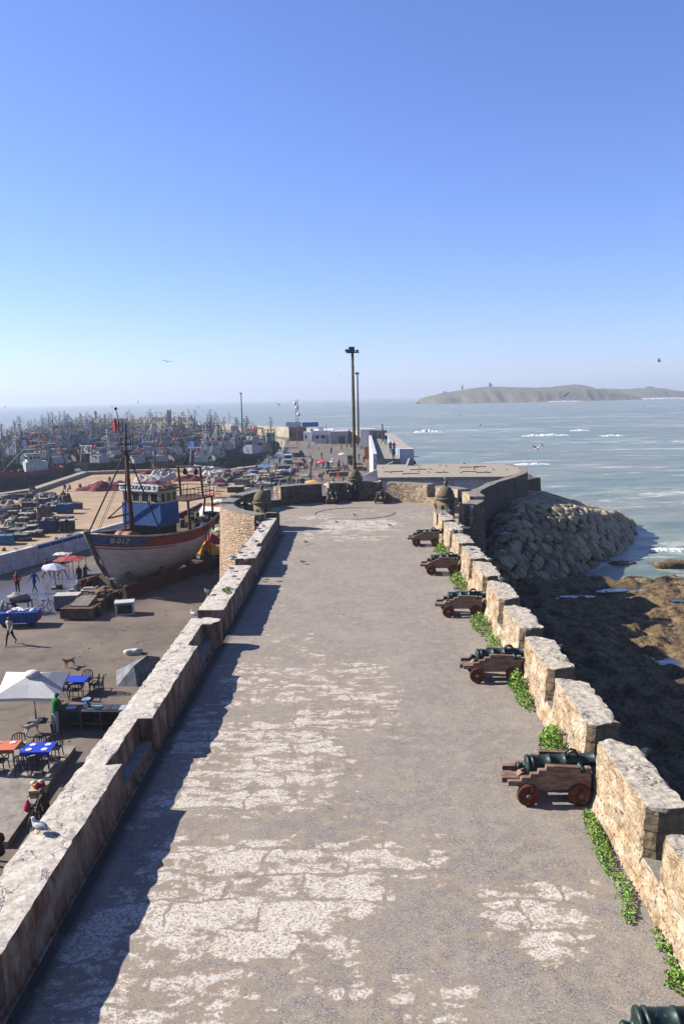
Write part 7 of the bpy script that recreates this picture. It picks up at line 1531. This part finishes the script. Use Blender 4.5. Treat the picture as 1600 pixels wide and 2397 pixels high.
# dogs and cat
def quad(px, py, hd, colr, lb, cat, s_=1.0, sit=False, z=QZ, dz=0):
    p = G(px, py, z); V = Vector
    J = {'pelvis': (V((0, -.25, .44)), (.08, .1)), 'belly': (V((0, 0, .43)), (.085, .1)), 'chest': (V((0, .2, .43)), (.09, .13)), 'neck': (V((0, .33, .55)), (.06, .07)), 'head': (V((0, .42, .64)), (.06, .06)), 'muzzle': (V((0, .55, .61)), (.03, .03)), 'tail': (V((0, -.42, .5)), (.022, .022)), 'tailend': (V((0, -.56, .62)), (.012, .012))}
    E_ = [('pelvis', 'belly'), ('belly', 'chest'), ('chest', 'neck'), ('neck', 'head'), ('head', 'muzzle'), ('pelvis', 'tail'), ('tail', 'tailend')]
    for a, sd in ((1, 'l'), (-1, 'r')):
        J['f'+sd] = (V((a*.08, .22, .36)), (.05, .05)); J['fk'+sd] = (V((a*.08, .21, .2)), (.03, .03)); J['fp'+sd] = (V((a*.08, .24, .03)), (.03, .028)); J['h'+sd] = (V((a*.08, -.2, .34)), (.065, .065)); J['hk'+sd] = (V((a*.085, -.36, .19)), (.03, .03)); J['hp'+sd] = (V((a*.085, -.31, .03)), (.03, .028))
        E_ += [('chest', 'f'+sd), ('f'+sd, 'fk'+sd), ('fk'+sd, 'fp'+sd), ('pelvis', 'h'+sd), ('h'+sd, 'hk'+sd), ('hk'+sd, 'hp'+sd)]
    me = skin_mesh('dog', J, E_); b = MB()
    for a in (1, -1): b.add([(a*.025, .4, .69), (a*.065, .4, .68), (a*.055, .38, .77), (a*.04, .43, .69)], [(0, 1, 2), (1, 3, 2), (3, 0, 2)])
    ex = b.mesh('x', MT_DARK); bm = bmesh.new(); bm.from_mesh(me); bm.from_mesh(ex); bm.to_mesh(me); bm.free(); bpy.data.meshes.remove(ex)
    me.materials.clear(); me.materials.append(paint(colr, None, 6, .9, .2, .25)); [setattr(f, 'use_smooth', True) for f in me.polygons]
    o = link(cat, me, None, (p.x, p.y, z+dz)); o.rotation_euler = (0, 0, radians(hd)); o.scale = (s_,)*3; tag(o, lb, cat)
quad(77, 1719, -40, '#dcd6c8', 'white dog standing beside the parasol base', 'dog', .95); quad(264, 1396, 110, '#d8d2c8', 'white dog standing up on the slipway beam', 'dog', .8, dz=.95); quad(163, 1562, 150, '#b08a62', 'tan dog partly behind the off-white parasol', 'dog', .9)
# ================================================================== AIR
m = bpy.data.materials.new('haze_air'); m.use_nodes = True; t = m.node_tree
for n_ in list(t.nodes):
    if n_.type == 'BSDF_PRINCIPLED': t.nodes.remove(n_)
pvn = t.nodes.new('ShaderNodeVolumePrincipled'); pvn.inputs['Color'].default_value = (.55, .62, .72, 1); pvn.inputs['Density'].default_value = .00031; pvn.inputs['Anisotropy'].default_value = .2
t.links.new(pvn.outputs[0], t.nodes['Material Output'].inputs['Volume'])
b = MB(); b.box((0, 4500, -9.6), (22000, 11000, 110)); hz = b.build('haze', m); hz['kind'] = 'stuff'
